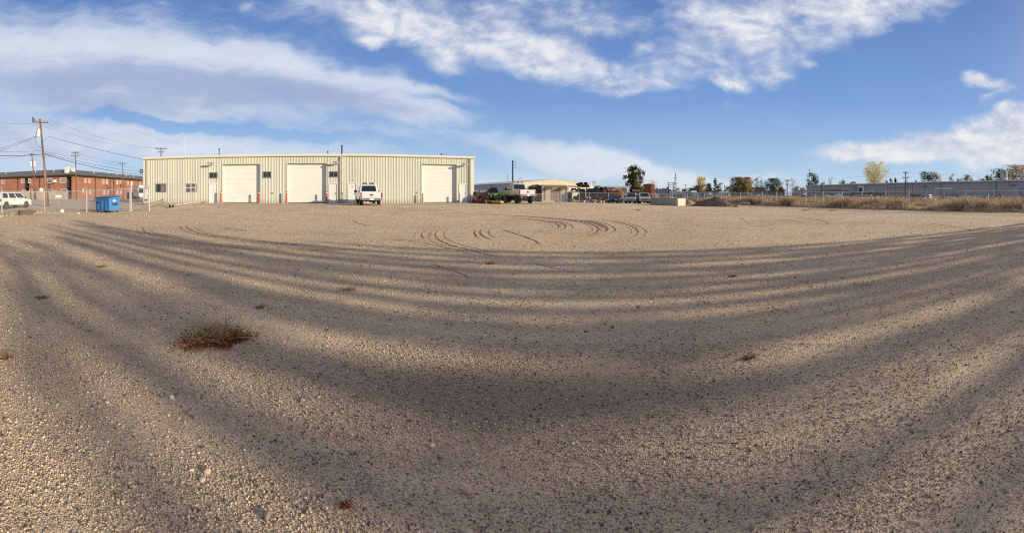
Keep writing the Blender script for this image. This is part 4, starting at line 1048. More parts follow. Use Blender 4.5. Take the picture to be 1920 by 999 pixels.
def pickup(label, loc, rotz, paint=CARW, L=5.6, W=1.92, zb=1.12, cabH=.72, cabL=(-.15, 1.35), r=.39, lift=0.0, lower=None, rimm=RIMS, lights=None, bar=False, split=None, emblem=True, bumper=CHROME, group=None, topper=False, old=False, gate=None):
    th = thing('pickup_truck', label, 'pickup truck', loc, rotz, group)
    h = W / 2; y0, y1 = -L / 2, L / 2; wy = (-L / 2 + 1.15, L / 2 - .95); zs = .48 + lift; ZB = zb + lift; hz = ZB - (.0 if not old else -.0)
    yc = cabL[0] - .25                                   # rear of the cab
    # hood and cab lower body
    nose = [(y1, zs + .1), (y1 + .02, hz - .22), (y1 - .10, hz - .06), (y1 - 1.3, hz + .02), (yc, hz + .02), (yc, zs)]
    pr = arch_profile(yc, y1, zs, nose[:-1], (wy[1],), r * 1.2)
    mb = MB(); mb.sideprism(pr, -h, h); mb.build('body', paint, th, bevel=.05)
    prb = arch_profile(y0 + .06, yc - .03, zs + .02, [(yc - .03, ZB + .03), (y0 + .06, ZB + .03)], (wy[0],), r * 1.2)
    mb = MB(); mb.sideprism(prb, -h, -h + .09); mb.sideprism(prb, h - .09, h); mb.box(-h + .1, h - .1, y0 + .1, yc - .04, zs + .16, zs + .2); mb.box(-h + .1, h - .1, yc - .1, yc - .031, zs + .2, ZB)
    mb.build('bed', paint, th, bevel=.02)
    mb = MB(); mb.box(-h + .05, h - .05, y0, y0 + .06, zs + .12, ZB + .035); tg = mb.build('tailgate', gate or paint, th, bevel=.02)
    mb = MB(); mb.box(-.16, .16, y0 - .02, y0 - .001, ZB - .2, ZB - .13) if not emblem else mb.lathe([(.11, -.012), (.11, 0), (0, 0)], (0, y0 - .004, ZB - .22), 'Y', 12)
    if emblem: mb.v = [((x) * 1.35, y, ZB - .22 + (z - (ZB - .22)) * .7) for x, y, z in mb.v]
    mb.build('emblem' if emblem else 'handle', BLKP, tg)
    if bumper is not None:
        mb = MB(); mb.box(-h + .02, h - .02, y0 - .17, y0 - .001, zs - .04, zs + .17); bp = mb.build('bumper', bumper, th, bevel=.03)
        mb = MB(); mb.box(-.19, .19, y0 - .185, y0 - .171, zs - .03, zs + .13); mb.build('license_plate', WHITE, bp)
    mb = MB(); mb.box(-h + .02, h - .02, y1 + .001, y1 + .17, zs - .02, zs + .17); mb.build('bumper', bumper or GREYP, th, bevel=.03)
    mb = MB(); mb.box(-h + .32, h - .32, y1 + .005, y1 + .05, zs + .22, hz - .2); mb.build('grille', BLKP, th)
    mb = MB(); mb.box(-h + .3, h - .3, y1 + .055, y1 + .065, zs + .33, zs + .38); mb.build('grille_bar', CHROME, th)
    for s in (-1, 1):
        mb = MB(); mb.box(s * h - s * .02 - .14, s * h - s * .02 + .0 + .0 if False else s * h - s * .02 + .14, y1 - .05, y1 + .045, zs + .24, hz - .22) if False else mb.box(min(s * (h - .03), s * (h - .29)), max(s * (h - .03), s * (h - .29)), y1 - .02, y1 + .045, zs + .24, hz - .22)
        mb.build('headlight', CLEARL, th, bevel=.02)
        mb = MB(); a, b = sorted((s * (h + .008), s * (h - .10))); mb.box(a, b, y0 - .012, y0 + .09, ZB - .48, ZB - .02); mb.build('taillight', REDL, th)
        mb = MB(); a, b = sorted((s * (h - .02), s * (h + .26))); mb.box(a, b, cabL[1] + .02, cabL[1] + .12, ZB + .04, ZB + .27); mb.build('mirror', BLKP, th, bevel=.03)
        mb = MB(); mb.box(*sorted((s * (h + .004), s * (h + .02))), cabL[0] + .15, cabL[0] + .38, ZB - .16, ZB - .11); mb.build('door_handle', CHROME, th)
        if lower:
            mb = MB(); mb.box(*sorted((s * (h - .02), s * (h + .012))), wy[0] + r * 1.3, wy[1] - r * 1.3, zs + .01, zs + .24); mb.build('rocker_panel', lower, th)
    cab(th, hz + .02, (yc + .02, cabL[1] + .55), (yc + .22, cabL[1] - .25), h - .07, h - .24, ZB + cabH, paint, split=split)
    for x in (-h + .17, h - .17):
        for y in wy: wheel(th, x, y, r, .27, rimm)
    mb = MB(); mb.box(-.42, -.34, y0 + .1, y1 - .2, zs - .1, zs + .04); mb.box(.34, .42, y0 + .1, y1 - .2, zs - .1, zs + .04)
    for y in wy: mb.tube((-h + .2, y, r), (h - .2, y, r), .07, n=8); mb.blob((0.05, y, r), .17, 1, .02, 10)
    mb.tube((.55, y0 + .2, zs - .08), (.55, 0, zs - .08), .05, n=6); mb.tube((-.0, wy[0], r), (0, wy[1], r + .1), .05, n=6); mb.build('chassis', DARK, th)
    for s in ((-1, 1) if lift else ()):
        mb = MB(); mb.tube((s * .62, wy[0] - .05, r), (s * .5, wy[0] - .3, zs + .1), .045, n=6); mb.build('shock_absorber', GREYP, th)
    if lights:
        for x in lights:
            mb = MB(); mb.tube((x, yc + .45, ZB + cabH), (x, yc + .45, ZB + cabH + .1), .02, n=6); mb.lathe([(.02, -.09), (.07, -.05), (.08, .05), (.0, .055)], (x, yc + .45, ZB + cabH + .16), 'Y', 10); mb.build('roof_light', BLKP, th)
    if bar:
        mb = MB(); mb.box(-.62, .62, yc + .45, yc + .75, ZB + cabH + .01, ZB + cabH + .05); b_ = mb.build('light_bar', GREYP, th)
        for x in (-.34, .34):
            mb = MB(); mb.box(x - .27, x + .27, yc + .42, yc + .78, ZB + cabH + .05, ZB + cabH + .22); l = mb.build('beacon', CARW, b_, bevel=.03)
            mb = MB(); mb.box(x - .23, x + .23, yc + .405, yc + .419, ZB + cabH + .075, ZB + cabH + .195); mb.build('lens', DARK, l)
    return th

def ground_loc(px, py=None, d=None):
    return P(px, py) if d is None else at(px, d)

# white pickup parked in front of the entry door, rear to the camera
p = P(694, 385.0); hd = .46
c_ = Vector((p.x - math.sin(hd) * 1.8, p.y + math.cos(hd) * 1.8, 0)); c_.z = gz(c_.x, c_.y)
pickup('white pickup with light bar seen from behind, parked before the cream building', c_, hd, CARW, L=5.7, W=2.0, zb=1.16, cabH=.78, cabL=(-.55, 1.2), r=.40, bar=True, split=[(.06, .47), (.53, .93)], bumper=M('dull_chrome', (.34, .34, .34), .4, .1, metal=.6), lower=None)
# lifted pickup: shade on its side painted into the silver body colour
SILVSH = M('shaded_silver_paint', (0.44, 0.40, 0.31), 0.35, 0.05, coat=.4, dirt=((.3, .26, .2), .3))
p = at(983, 45.6); hd = -az(983) + .42
c_ = Vector((p.x - math.sin(hd) * 1.6, p.y + math.cos(hd) * 1.6, 0)); c_.z = gz(c_.x, c_.y)
pickup('lifted silver and white pickup with its body shade painted in, three roof lights and muddy tyres', c_, hd, SILVSH, gate=CARW, L=5.1, W=1.95, zb=1.08, cabH=.76, cabL=(-.05, 1.05), r=.46, lift=.38, lower=SILVSH, lights=(-.5, 0, .5), rimm=DARK, split=[(.08, .92)], bumper=M('dull_chrome', (.34, .34, .34), .4, .1, metal=.6))
# old brown pickup nosing left behind the machinery
BRN = M('dull_brown_paint', (0.12, 0.10, 0.065), 0.5, 0.12, dirt=((.2, .15, .1), .5))
p = at(931, 50.5); hd = -az(931) + R(73)
pickup('old brown pickup facing left, half hidden by the green tractor', (p.x, p.y, p.z), hd, BRN, L=5.0, W=1.85, zb=1.05, cabH=.66, cabL=(-.3, .75), r=.38, lift=.12, rimm=M('white_rim', (.7, .68, .62), .5), emblem=False, split=[(.1, .9)])
# two old pickups facing the camera by the back fence
OLDW = M('chalky_white_paint', (0.60, 0.60, 0.57), 0.5, 0.06, dirt=((.25, .23, .2), .4))
def nose_at(px, py, half, turn, d=None):
    p = P(px, py) if d is None else at(px, d); hd = math.pi - az(px) + turn; x, y = p.x + math.sin(hd) * half, p.y - math.cos(hd) * half
    return (x, y, gz(x, y)), hd
pos, hd = nose_at(1209.5, 381.8, 1.9, .10)
pickup('white pickup facing the camera at the end of the concrete loading dock', pos, hd, OLDW, L=5.5, W=1.98, zb=1.14, cabH=.74, cabL=(-.2, 1.1), r=.40, bumper=GREYP)
pos, hd = nose_at(1182, 379.6, 1.9, -.18, 71)
pickup('older dull white pickup parked left of the other white pickup', pos, hd, M('grey_white_paint', (0.56, 0.59, 0.60), .5, .08), L=5.1, W=1.9, zb=1.08, cabH=.72, cabL=(-.2, 1.1), r=.38, bumper=GREYP)

def car(name, label, cat, loc, rotz, paint, L=4.7, W=1.8, zb=.9, zt=1.42, hood=1.25, trunk=.7, r=.33, zs=.3, suv=False, split=((.06, .48), (.52, .94)), rimm=RIMS, group=None, detail=True):
    th = thing(name, label, cat, loc, rotz, group); h = W / 2; y0, y1 = -L / 2, L / 2; wy = (y0 + .95, y1 - .88)
    top = [(y1, zs + .12), (y1 + .03, zb - .28), (y1 - .12, zb - .1), (y1 - hood, zb + .02), (y0 + .08, zb + .02), (y0 - .02, zb - .15)]
    mb = MB(); mb.sideprism(arch_profile(y0, y1, zs, top, wy, r * 1.2), -h, h); mb.build('body', paint, th, bevel=.07)
    yr = y0 + (.06 if suv else trunk)
    cab(th, zb + .02, (yr, y1 - hood + .35), (yr + (.22 if suv else .6), y1 - hood - .5), h - .06, h - .24, zt, paint, split=list(split))
    for x in (-h + .13, h - .13):
        for y in wy: wheel(th, x, y, r, .23, rimm, 7)
    for s in (-1, 1):
        mb = MB(); mb.box(*sorted((s * (h - .05), s * (h - .38))), y1 - .05, y1 + .05, zb - .36, zb - .2); mb.build('headlight', CLEARL, th, bevel=.02)
        mb = MB(); mb.box(*sorted((s * (h + .004), s * (h - .22))), y0 - .03, y0 + .1, zb - .3, zb - .06); mb.build('taillight', REDL, th)
        mb = MB(); mb.box(*sorted((s * (h - .02), s * (h + .2))), y1 - hood + .0, y1 - hood + .12, zb + .04, zb + .2); mb.build('mirror', BLKP, th, bevel=.03)
        if suv:
            mb = MB(); mb.box(*sorted((s * (h - .02), s * (h + .03))), wy[0] + r * 1.25, wy[1] - r * 1.25, zs - .02, zs + .1); mb.build('running_board', GREYP, th)
            for y in (-.5, .55):
                mb = MB(); mb.box(*sorted((s * (h + .004), s * (h + .025))), y, y + .22, zb - .14, zb - .09); mb.build('door_handle', CHROME, th)
            mb = MB(); mb.tube((s * (h - .3), yr + .6, zt + .03), (s * (h - .3), y1 - hood - .8, zt + .03), .02, n=6); mb.build('roof_rail', GREYP, th)
    mb = MB(); mb.box(-h + .1, h - .1, y1 + .0, y1 + .07, zs + .02, zs + .2); mb.build('bumper', BLKP if not suv else paint, th, bevel=.03)
    mb = MB(); mb.box(-h + .42, h - .42, y1 + .0, y1 + .055, zb - .4, zb - .16); mb.build('grille', BLKP, th)
    mb = MB(); mb.box(-h + .25, h - .25, y0 + .3, y1 - .3, zs - .06, zs + .05)
    for y in wy: mb.tube((-h + .2, y, r), (h - .2, y, r), .06, n=6)
    mb.build('underbody', DARK, th)
    return th
# white SUV on the road at the far left
p = P(13.5, 391); hd = .47
c_ = (p.x - .2, p.y + .5, gz(p.x, p.y))
car('suv', 'white SUV with tinted windows cut by the left edge behind the chain-link fence', 'SUV', c_, hd, M('suv_white_paint', (.82, .81, .78), .3, .02, coat=.6), L=5.35, W=2.0, zb=1.18, zt=1.88, hood=1.25, r=.41, zs=.42, suv=True, split=((.06, .28), (.33, .60), (.64, .95)))
pos, hd = nose_at(1149, 378.6, 1.6, -.25, 72)
car('parked_car', 'old dark blue car facing the camera among the scrap by the back fence', 'car', pos, hd, M('faded_blue_paint', (.09, .15, .27), .35, .15), L=4.4, W=1.75, zb=.88, zt=1.38, r=.31)
# recreational vehicle glimpsed at the left corner of the building
p = at(264.5, 92)
th = thing('motorhome', 'white motorhome half hidden behind the left corner of the cream building', 'motorhome', (p.x, p.y, p.z), math.pi - az(264) + R(12))
mb = MB(); mb.sideprism([(-3.2, .55), (2.6, .55), (3.1, .75), (3.1, 1.3), (2.5, 1.55), (2.35, 2.3), (2.9, 2.5), (2.9, 2.95), (-3.2, 2.95)], -1.15, 1.15); mb.build('body', WHITE, th, bevel=.08)
mb = MB(); mb.quad((-1.0, 3.115, 1.35), (1.0, 3.115, 1.35), (.95, 2.5, 2.2), (-.95, 2.5, 2.2)); mb.v = [(x, y + .06, z + .05) for x, y, z in mb.v]; mb.build('windshield', VGLASS, th)
for s in (-1, 1):
    for y in (-2.2, -.4): mb = MB(); mb.box(*sorted((s * 1.151, s * 1.17)), y, y + 1.0, 1.6, 2.2); mb.build('side_window', VGLASS, th)
    for y in (-1.9, 2.2): wheel(th, s * 1.0, y, .38, .26)
mb = MB(); mb.box(-1.1, 1.1, 3.11, 3.25, .5, .75); mb.build('bumper', CHROME, th)
for k, (px, pw, d, lab, pt) in enumerate([(1437, 0, 108, 'dark parked car left of the pole in the far yard', M('black_paint', (.03, .03, .035), .3)), (1420, 0, 112, 'pale parked car in the far yard behind the weeds', CARW), (1447, 0, 115, 'white parked car in front of the small brick red house', CARW), (1461, 0, 104, 'grey parked car before the black barn', GREYP),
      (1392, 0, 105, 'silver parked car under the round orange tree', M('silver_paint', (.4, .41, .42), .3, coat=.4)), (1500, 0, 108, 'dark blue parked car left of the grey warehouse corner', M('navy_paint', (.03, .04, .08), .3)), (1527, 0, 106, 'black parked car in front of the grey warehouse corner', M('black_paint', (.03, .03, .035), .3))]):
    p = at(px, d); car('parked_car', lab, 'car', (p.x, p.y, p.z), -az(px) + R(80 - 25 * (k % 3)), pt, group='cars parked in the far yard')
for k, (px, d, lab, pt, sv) in enumerate([(1330, 102, 'white van-like car right of the pale blue mobile home', CARW, 1), (1371, 101, 'white car right of the white box shed', CARW, 0), (1381, 103, 'pale grey car beside the white car under the autumn trees', M('silver_paint', (.4, .41, .42), .3, coat=.4), 0), (1407, 100, 'white car in front of the house with the black roof', CARW, 1), (1429, 101, 'white SUV right of the house with the black roof', CARW, 1), (1482, 100, 'white car beside the wooden pole with crossarm', CARW, 0),
      (1512, 99, 'white van-like car at the left corner of the grey warehouse', CARW, 1), (1617, 97, 'white car below the large exhaust fan', CARW, 1), (1641, 98, 'dark car right of the large exhaust fan', M('black_paint', (.03, .03, .035), .3), 1), (1727, 90, 'pale car between the lumber rack and the long grey canopy', CARW, 1), (1836, 84, 'white car right of the blue container', CARW, 0)]):
    p = at(px, d); car('parked_car', lab, 'car', (p.x, p.y, p.z), -az(px) + R(70 + 20 * (k % 3)), pt, L=4.9, zb=1.05 if sv else .92, zt=1.75 if sv else 1.45, suv=bool(sv), group='cars parked in the far yard')
# ------------------------------------------------------------------ blue dumpster
BLUE = M('blue_dumpster_paint', (0.055, 0.23, 0.52), 0.5, 0.12, 2, dirt=((0.10, 0.14, 0.18), .7))
p = P(196, 398.6)
DU = thing('dumpster', 'bright blue steel dumpster on casters by the chain-link fence', 'dumpster', (p.x - .25, p.y + .45, gz(p.x, p.y)), -az(203) - R(52))
hl, hw_ = .98, .60; zb_, zt_ = .19, 1.36
mb = MB(); mb.hexa([(-hl + .04, -hw_ + .1, zb_), (hl - .04, -hw_ + .1, zb_), (hl - .04, hw_ - .06, zb_), (-hl + .04, hw_ - .06, zb_)], [(-hl, -hw_, zt_ - .12), (hl, -hw_, zt_ - .12), (hl, hw_, zt_), (-hl, hw_, zt_)])
body = mb.build('body', BLUE, DU, bevel=.015)
mb = MB(); mb.box(-hl - .05, hl + .05, -hw_ - .05, -hw_ + .0, zt_ - .2, zt_ - .11); mb.box(-hl - .05, hl + .05, hw_, hw_ + .05, zt_ - .08, zt_ + .01); mb.box(-hl - .051, -hl - .001, -hw_, hw_, zt_ - .2, zt_ - .12); mb.box(hl + .001, hl + .051, -hw_, hw_, zt_ - .2, zt_ - .12); mb.build('rim', BLUE, DU)
for s in (-1, 1):
    mb = MB(); mb.box(*sorted((s * hl, s * (hl + .13))), -.25, .33, .66, .84); mb.build('fork_pocket', BLUE, DU, bevel=.01)
    mb = MB(); mb.box(*sorted((s * (hl + .131), s * (hl + .135))), -.2, .28, .69, .81); mb.build('pocket_opening', DARK, DU)
for x0, x1 in ((-hl - .03, -.01), (.01, hl + .03)):
    mb = MB(); mb.hexa([(x0, -hw_ - .08, zt_ - .10), (x1, -hw_ - .08, zt_ - .10), (x1, hw_ + .03, zt_ + .025), (x0, hw_ + .03, zt_ + .025)], [(x0, -hw_ - .08, zt_ - .06), (x1, -hw_ - .08, zt_ - .06), (x1, hw_ + .03, zt_ + .07), (x0, hw_ + .03, zt_ + .07)])
    mb.build('lid', M('dark_blue_lid', (.035, .12, .27), .5, .1), DU)
for x in (-.55, .0, .55):
    mb = MB(); mb.box(x - .03, x + .03, -hw_ - .0, -hw_ + .06, .25, 1.05); mb.build('rib', BLUE, DU)
for x in (-hl + .15, hl - .15):
    for y in (-hw_ + .18, hw_ - .15):
        mb = MB(); mb.box(x - .05, x + .05, y - .05, y + .05, .15, zb_ + .01); cs_ = mb.build('caster', DARK, DU)
        mb = MB(); mb.lathe([(.0, -.03), (.085, -.03), (.085, .03), (0, .03)], (x, y, .085), 'X', 12); mb.build('caster_wheel', RUBBER, cs_)
mb = MB(); mb.box(hl + .002, hl + .008, -.15, .1, .75 + .2, 1.1); mb.build('sticker', WHITE, DU)
mb = MB(); mb.box(-.75, -.2, -hw_ + .025, -hw_ + .03, .8, .92); mb.v = [(x, y - .07, z) for x, y, z in mb.v]; mb.build('stencil', M('dark_stencil', (.03, .05, .1), .6), DU)

# ------------------------------------------------------------------ chain-link fences
def link_mat():
    m, t, b = base_mat('chain_link')
    co = t.new('ShaderNodeTexCoord').outputs['Object']; s = t.new('ShaderNodeSeparateXYZ'); t.link(co, s.inputs[0])
    u = t.math('FRACT', t.math('MULTIPLY', t.math('ADD', s.outputs[0], s.outputs[2]), 12.0)); v = t.math('FRACT', t.math('MULTIPLY', t.math('SUBTRACT', s.outputs[0], s.outputs[2]), 12.0))
    a = t.math('MAXIMUM', t.math('LESS_THAN', u, 0.10), t.math('LESS_THAN', v, 0.10))
    b.inputs['Base Color'].default_value = (.40, .39, .37, 1); b.inputs['Metallic'].default_value = .3; b.inputs['Roughness'].default_value = .5
    t.link(a, b.inputs['Alpha']); return m
LINK = link_mat()
def fence(label, posts, hgt, barb=None, rail=True, rpost=.05, mesh=True, group='chain-link fences', wires=0, line=None):
    """posts: ground points; local frame at first post, x along the fence"""
    a, b = posts[0], posts[-1]; d = b - a; L = math.hypot(d.x, d.y); rz = math.atan2(d.y, d.x)
    th = thing('chain_link_fence', label, 'fence', a, rz, group)
    inv = Matrix.Rotation(-rz, 3, 'Z')
    loc = [inv @ (q_ - a) for q_ in posts]
    for q_ in loc:
        mb = MB(); mb.tube(q_ - Vector((0, 0, .3)), q_ + Vector((0, 0, hgt)), rpost, n=8)
        mb.lathe([(rpost * 1.25, 0), (rpost * 1.25, .03), (0, .06)], q_ + Vector((0, 0, hgt)), n=8)
        po = mb.build('post', GALV, th)
        if barb:
            mb = MB(); mb.tube(q_ + Vector((0, 0, hgt)), q_ + Vector((0.02, barb, hgt + .36)), .018, n=6); mb.build('barb_arm', GALV, po)
    if rail:
        mb = MB()
        for p0, p1 in zip(loc, loc[1:]): mb.tube(p0 + Vector((0, 0, hgt - .03)), p1 + Vector((0, 0, hgt - .03)), .032, n=6)
        mb.build('top_rail', GALV, th)
    if mesh:
        mb = MB()
        for p0, p1 in zip(loc, loc[1:]): mb.quad(p0 + Vector((0, -.04, .03)), p1 + Vector((0, -.04, .03)), p1 + Vector((0, -.04, hgt - .05)), p0 + Vector((0, -.04, hgt - .05)))
        mb.build('mesh', LINK, th)
    if wires:
        mb = MB()
        for k in range(wires):
            f = (k + 1) / wires
            for p0, p1 in zip(loc, loc[1:]): mb.tube(p0 + Vector((0, (barb or 0) * f, hgt + .36 * f)), p1 + Vector((0, (barb or 0) * f, hgt + .36 * f)), .004, n=4)
        mb.build('barbed_wire', GALV, th)
    return th
pl = [P(-75, 407), P(3.5, 402.3), P(83.8, 397), P(162.7, 397.5), P(243.8, 396), P(279.7, 396)]
fence('chain-link fence on the left running past the white SUV to the blue dumpster', pl, 1.95, barb=.25, wires=0)
# second gate post, taller
q_ = P(245.6, 396); th = thing('gate_post', 'tall paired gate post just right of the blue dumpster', 'post', q_); mb = MB(); mb.lathe([(.05, -.3), (.05, 2.45), (.055, 2.46), (.04, 2.52), (0, 2.54)], n=10); mb.build('pipe', GALV, th)
mb = MB(); mb.tube((0.06, 0, 1.2), (.06, 0, 1.35), .02); mb.build('hinge', GALV, th)
FX = 37.2
yy = [9.5, 12.9, 16.2, 19.4, 23.1, 26.3, 29.7, 33.2, 36.5, 40.2, 43.4, 47.0, 50.5, 54, 57.4, 60.8, 64.3, 67.8, 71.2, 74.6]
fr_posts = [Vector((FX + .12 * math.sin(k * 2.3), y, gz(FX, y))) for k, y in enumerate(yy)]
fence('long chain-link fence with angled arms standing in dry weeds on the right', fr_posts, 2.05, barb=-.3, wires=3)
bk = [Vector((x, 77.0 + .02 * x, gz(x, 77.0))) for x in (7.6, 9.1, 12.6, 14.6, 18.3, 21.6, 24.9, 28.2, 31.5, 34.8, 37.2)]
fence('chain-link fence at the back of the lot in front of the scrap yard', bk, 1.9, barb=None)
q0 = at(1047, 78); pp = [Vector((q0.x - 3.0 + i * 1.0, q0.y - 3.2, gz(q0.x, q0.y))) for i in range(0, 8, 1)]
pp = [at(1001 + i * 15.4, 74 + i * .4) for i in range(5)]
fence('low chain-link fence in front of the tan utility shed', pp, 1.45, barb=None, rpost=.03)
f3 = [at(1235 + i * 17, 88) for i in range(6)]
fence('pale chain-link fence behind the concrete loading dock', f3, 1.9, barb=None, rpost=.04)
f4 = [at(1325 + i * 22, 95 - i * 1.5) for i in range(10)]
fence('far chain-link fence between the weeds and the parked cars', f4, 2.0, barb=None, rpost=.035)

# rolling gate leaf standing open in front of the building
p0, p1 = P(320, 389.4), P(367, 382.4); d_ = p1 - p0; L = math.hypot(d_.x, d_.y)
RG = thing('rolling_gate', 'chain-link rolling gate leaf on two black wheels in front of the building', 'gate', p0, math.atan2(d_.y, d_.x)); dz = d_.z / L
mb = MB(); Hg = 2.0
def gp(x, z): return (x, 0, z + .16 + dz * x)
for x in (0, L * .27, L * .52, L * .78, L): mb.tube(gp(x, 0), gp(x, Hg + .1), .05, n=8)
for z in (0, 1.55, Hg): mb.tube(gp(-.3, z), gp(L, z), .048, n=8)
mb.tube(gp(0, 0), gp(L * .5, 1.5), .025, n=6); mb.tube(gp(L * .5, 0), gp(L, 1.5), .025, n=6); mb.tube(gp(0, Hg), gp(-.45, Hg), .02, n=6)
mb.build('frame', GALV, RG)
mb = MB(); mb.quad(gp(0, 0.02), gp(L, .02), gp(L, Hg), gp(0, Hg)); mb.build('mesh', LINK, RG)
for x in (-.28, .28):
    mb = MB(); mb.lathe([(.0, -.05), (.13, -.05), (.15, 0), (.13, .05), (0, .05)], (x, -.08, .15), 'Y', 14); mb.build('wheel', RUBBER, RG)
mb = MB(); mb.tube((-.3, -.05, .16), (.3, -.05, .16), .03); mb.build('axle_bracket', GALV, RG)
mb = MB(); mb.tube(gp(L - .2, .3), gp(L + .9, -.05), .02, n=6); mb.build('brace', GALV, RG)
# long sloping braces tied from the gate post to the gate
mb = MB(); q1 = P(279.7, 396); a = Vector((q1.x, q1.y, q1.z + .75)); b = p0 + Vector((.3, .2, 1.25))
th = thing('brace_pipe', 'thin sloping pipe braces between the fence post and the rolling gate', 'pipe', q1)
mb.tube(a - q1, b - q1, .028, n=6); mb.tube(a - q1 + Vector((0, 0, -.25)), b - q1 + Vector((0, 0, -.25)), .028, n=6); mb.build('pipe', GALV, th)

# white utility cabinet at the corner of the building
p = at(274, 43.5); z0 = gz(p.x, p.y)
CB = thing('utility_cabinet', 'tall pale utility cabinet standing at the left corner of the cream building', 'cabinet', (p.x, p.y, z0), -az(274) + .1)
mb = MB(); mb.box(-.22, .22, -.2, .2, .12, 1.62); mb.build('body', M('cabinet_grey', (.55, .54, .50), .6), CB, bevel=.02)
mb = MB(); mb.box(-.19, .19, -.215, -.203, .2, 1.55); dr = mb.build('door', M('cabinet_grey', (.55, .54, .50), .6), CB); mb = MB(); mb.box(.11, .15, -.24, -.216, .8, .95); mb.build('handle', DARK, dr); mb = MB(); mb.box(-.12, .06, -.222, -.2155, .35, .55); mb.build('warning_label', DARK, dr)
mb = MB(); mb.box(-.26, .26, -.24, .24, -.2, .12); mb.build('plinth', CONC, CB); mb = MB(); mb.box(-.25, .25, -.24, .23, 1.62, 1.67); mb.build('top', GREYP, CB)

# mailbox, white boulder, rubble and timbers at the left
p = P(109.7, 386.5)
MBX = thing('mailbox', 'wide white mailbox on a grey post beside the leaning utility pole', 'mailbox', p, -az(109))
mb = MB(); mb.tube((0, 0, -.2), (0, 0, 1.0), .06, n=8); mb.build('post', GREYP, MBX)
mb = MB(); mb.lathe([(0, -.1), (.1, -.1), (.12, .02), (.06, .1), (0, .1)], (0, 0, .97), n=8); mb.build('bracket', GALV, MBX)
mb = MB(); mb.prism([(-.36, -.25, 1.05), (-.36, .25, 1.05), (-.36, .25, 1.22), (-.36, .17, 1.34), (-.36, 0, 1.39), (-.36, -.17, 1.34), (-.36, -.25, 1.22)], (.72, 0, 0)); mb.build('box', WHITE, MBX, bevel=.01)
mb = MB(); mb.box(.365, .375, -.2, .2, 1.08, 1.3); mb.build('door', GREYP, MBX)
p = P(116, 398.6); mb = MB(); mb.blob((0, 0, .14), .26, 5, .12, 10, (1.05, .9, .75)); o = mb.build('boulder', M('whitewashed_rock', (.76, .74, .68), .8, .08, 2, .3), None, True, loc=p); tag(o, 'rounded white boulder on the gravel left of the dumpster', 'boulder')
p = P(147, 400.5); mb = MB(); mb.blob((0, 0, .04), .13, 8, .25, 8, (1.2, .8, .6)); o = mb.build('stone', M('whitewashed_rock', (.76, .74, .68)), None, loc=p); tag(o, 'small pale stone on the gravel between boulder and dumpster', 'stone')
OLDT = M('weathered_timber', (.27, .21, .145), .9, .25, 2, .4, 40, dirt=((.1, .08, .06), .5))
def timber(pa, pb, w_, h, label, mat=OLDT):
    a, b = P(*pa), P(*pb); d = b - a; L = math.hypot(d.x, d.y)
    th = thing('timber', label, 'timber', a, math.atan2(d.y, d.x), 'old timbers along the lot edge')
    mb = MB(); mb.hexa([(0, -w_ / 2, -.03), (L, -w_ / 2, -.03 + d.z), (L, w_ / 2, -.03 + d.z), (0, w_ / 2, -.03)], [(0, -w_ / 2, h), (L, -w_ / 2, h * .95 + d.z), (L, w_ / 2, h + d.z), (0, w_ / 2, h * .97)]); mb.build('beam', mat, th, bevel=.012)
    for f in (.15, .85): mb = MB(); mb.lathe([(.02, 0), (.02, .01), (0, .012)], (L * f, 0, h - .004 + d.z * f), n=6); mb.build('spike', DARK, th)
timber((5, 403.0), (30, 399.9), .22, .13, 'long pale timber lying at the foot of the left fence post')
timber((36, 403.3), (59.5, 402.5), .35, .40, 'thick dark timber block lying on the lot edge under the white SUV', M('dark_timber', (.13, .10, .07), .9, .3, 3, .4, 40))
timber((33, 400.2), (62, 398.4), .16, .10, 'thin pale timber behind the thick dark timber block')
rr = random.Random(11)
for k, (px, py, s, lab) in enumerate([(70, 399.5, .34, 'large tan rubble block at the right end of the timbers'), (76.5, 399.3, .28, 'square tan rubble block below the second fence post'), (83, 400, .2, 'small tan rubble piece right of the square block'), (91, 399.6, .22, 'low brown rubble piece right of the fence post'), (65.5, 399.5, .26, 'dark broken rubble block beside the timbers'),
        (22, 405.5, .22, 'pale rubble piece in front of the long timber'), (12, 406.5, .26, 'grey rubble piece near the left edge of the lot'), (45, 405.6, .16, 'small rubble piece in front of the dark timber block'), (2, 408, .3, 'brown rubble clod at the left edge of the photo')]):
    mb = MB(); mb.blob((0, 0, s * .3), s * .75, k, .28, 7, (1.2, .8, .62)); o = mb.build('rubble', M('tan_rubble', (.42, .33, .23), .95, .2, 3, .4, 40) if k != 4 else M('dark_rubble', (.10, .07, .05), .95), None, loc=P(px, py)); tag(o, lab, 'rubble', 'rubble along the left lot edge')

# wooden fence before the brick building
def wood_fence(px0, px1, d0, d1, hgt, label):
    a, b = at(px0, d0), at(px1, d1); d = b - a; L = math.hypot(d.x, d.y); n = int(L / .16)
    th = thing('wooden_fence', label, 'fence', a, math.atan2(d.y, d.x)); mb = MB(); rn = random.Random(4)
    for i in range(n):
        x = i * .16; mb.box(x, x + .15, -.012, .012, -.2, hgt + rn.uniform(-.04, .04))
    mb.build('boards', M('grey_fence_board', (.33, .29, .22), .9, .25, 1.5, streak=True), th)
    mb = MB(); mb.box(0, L, .013, .07, .4, .5); mb.box(0, L, .013, .07, hgt - .4, hgt - .3); mb.build('rail', OLDT, th)
    for i in range(0, n, 15):
        mb = MB(); mb.box(i * .16, i * .16 + .1, .07, .17, -.3, hgt); mb.build('post', OLDT, th)
wood_fence(33, 128, 84, 90, 1.75, 'grey weathered board fence in front of the brick apartment building')
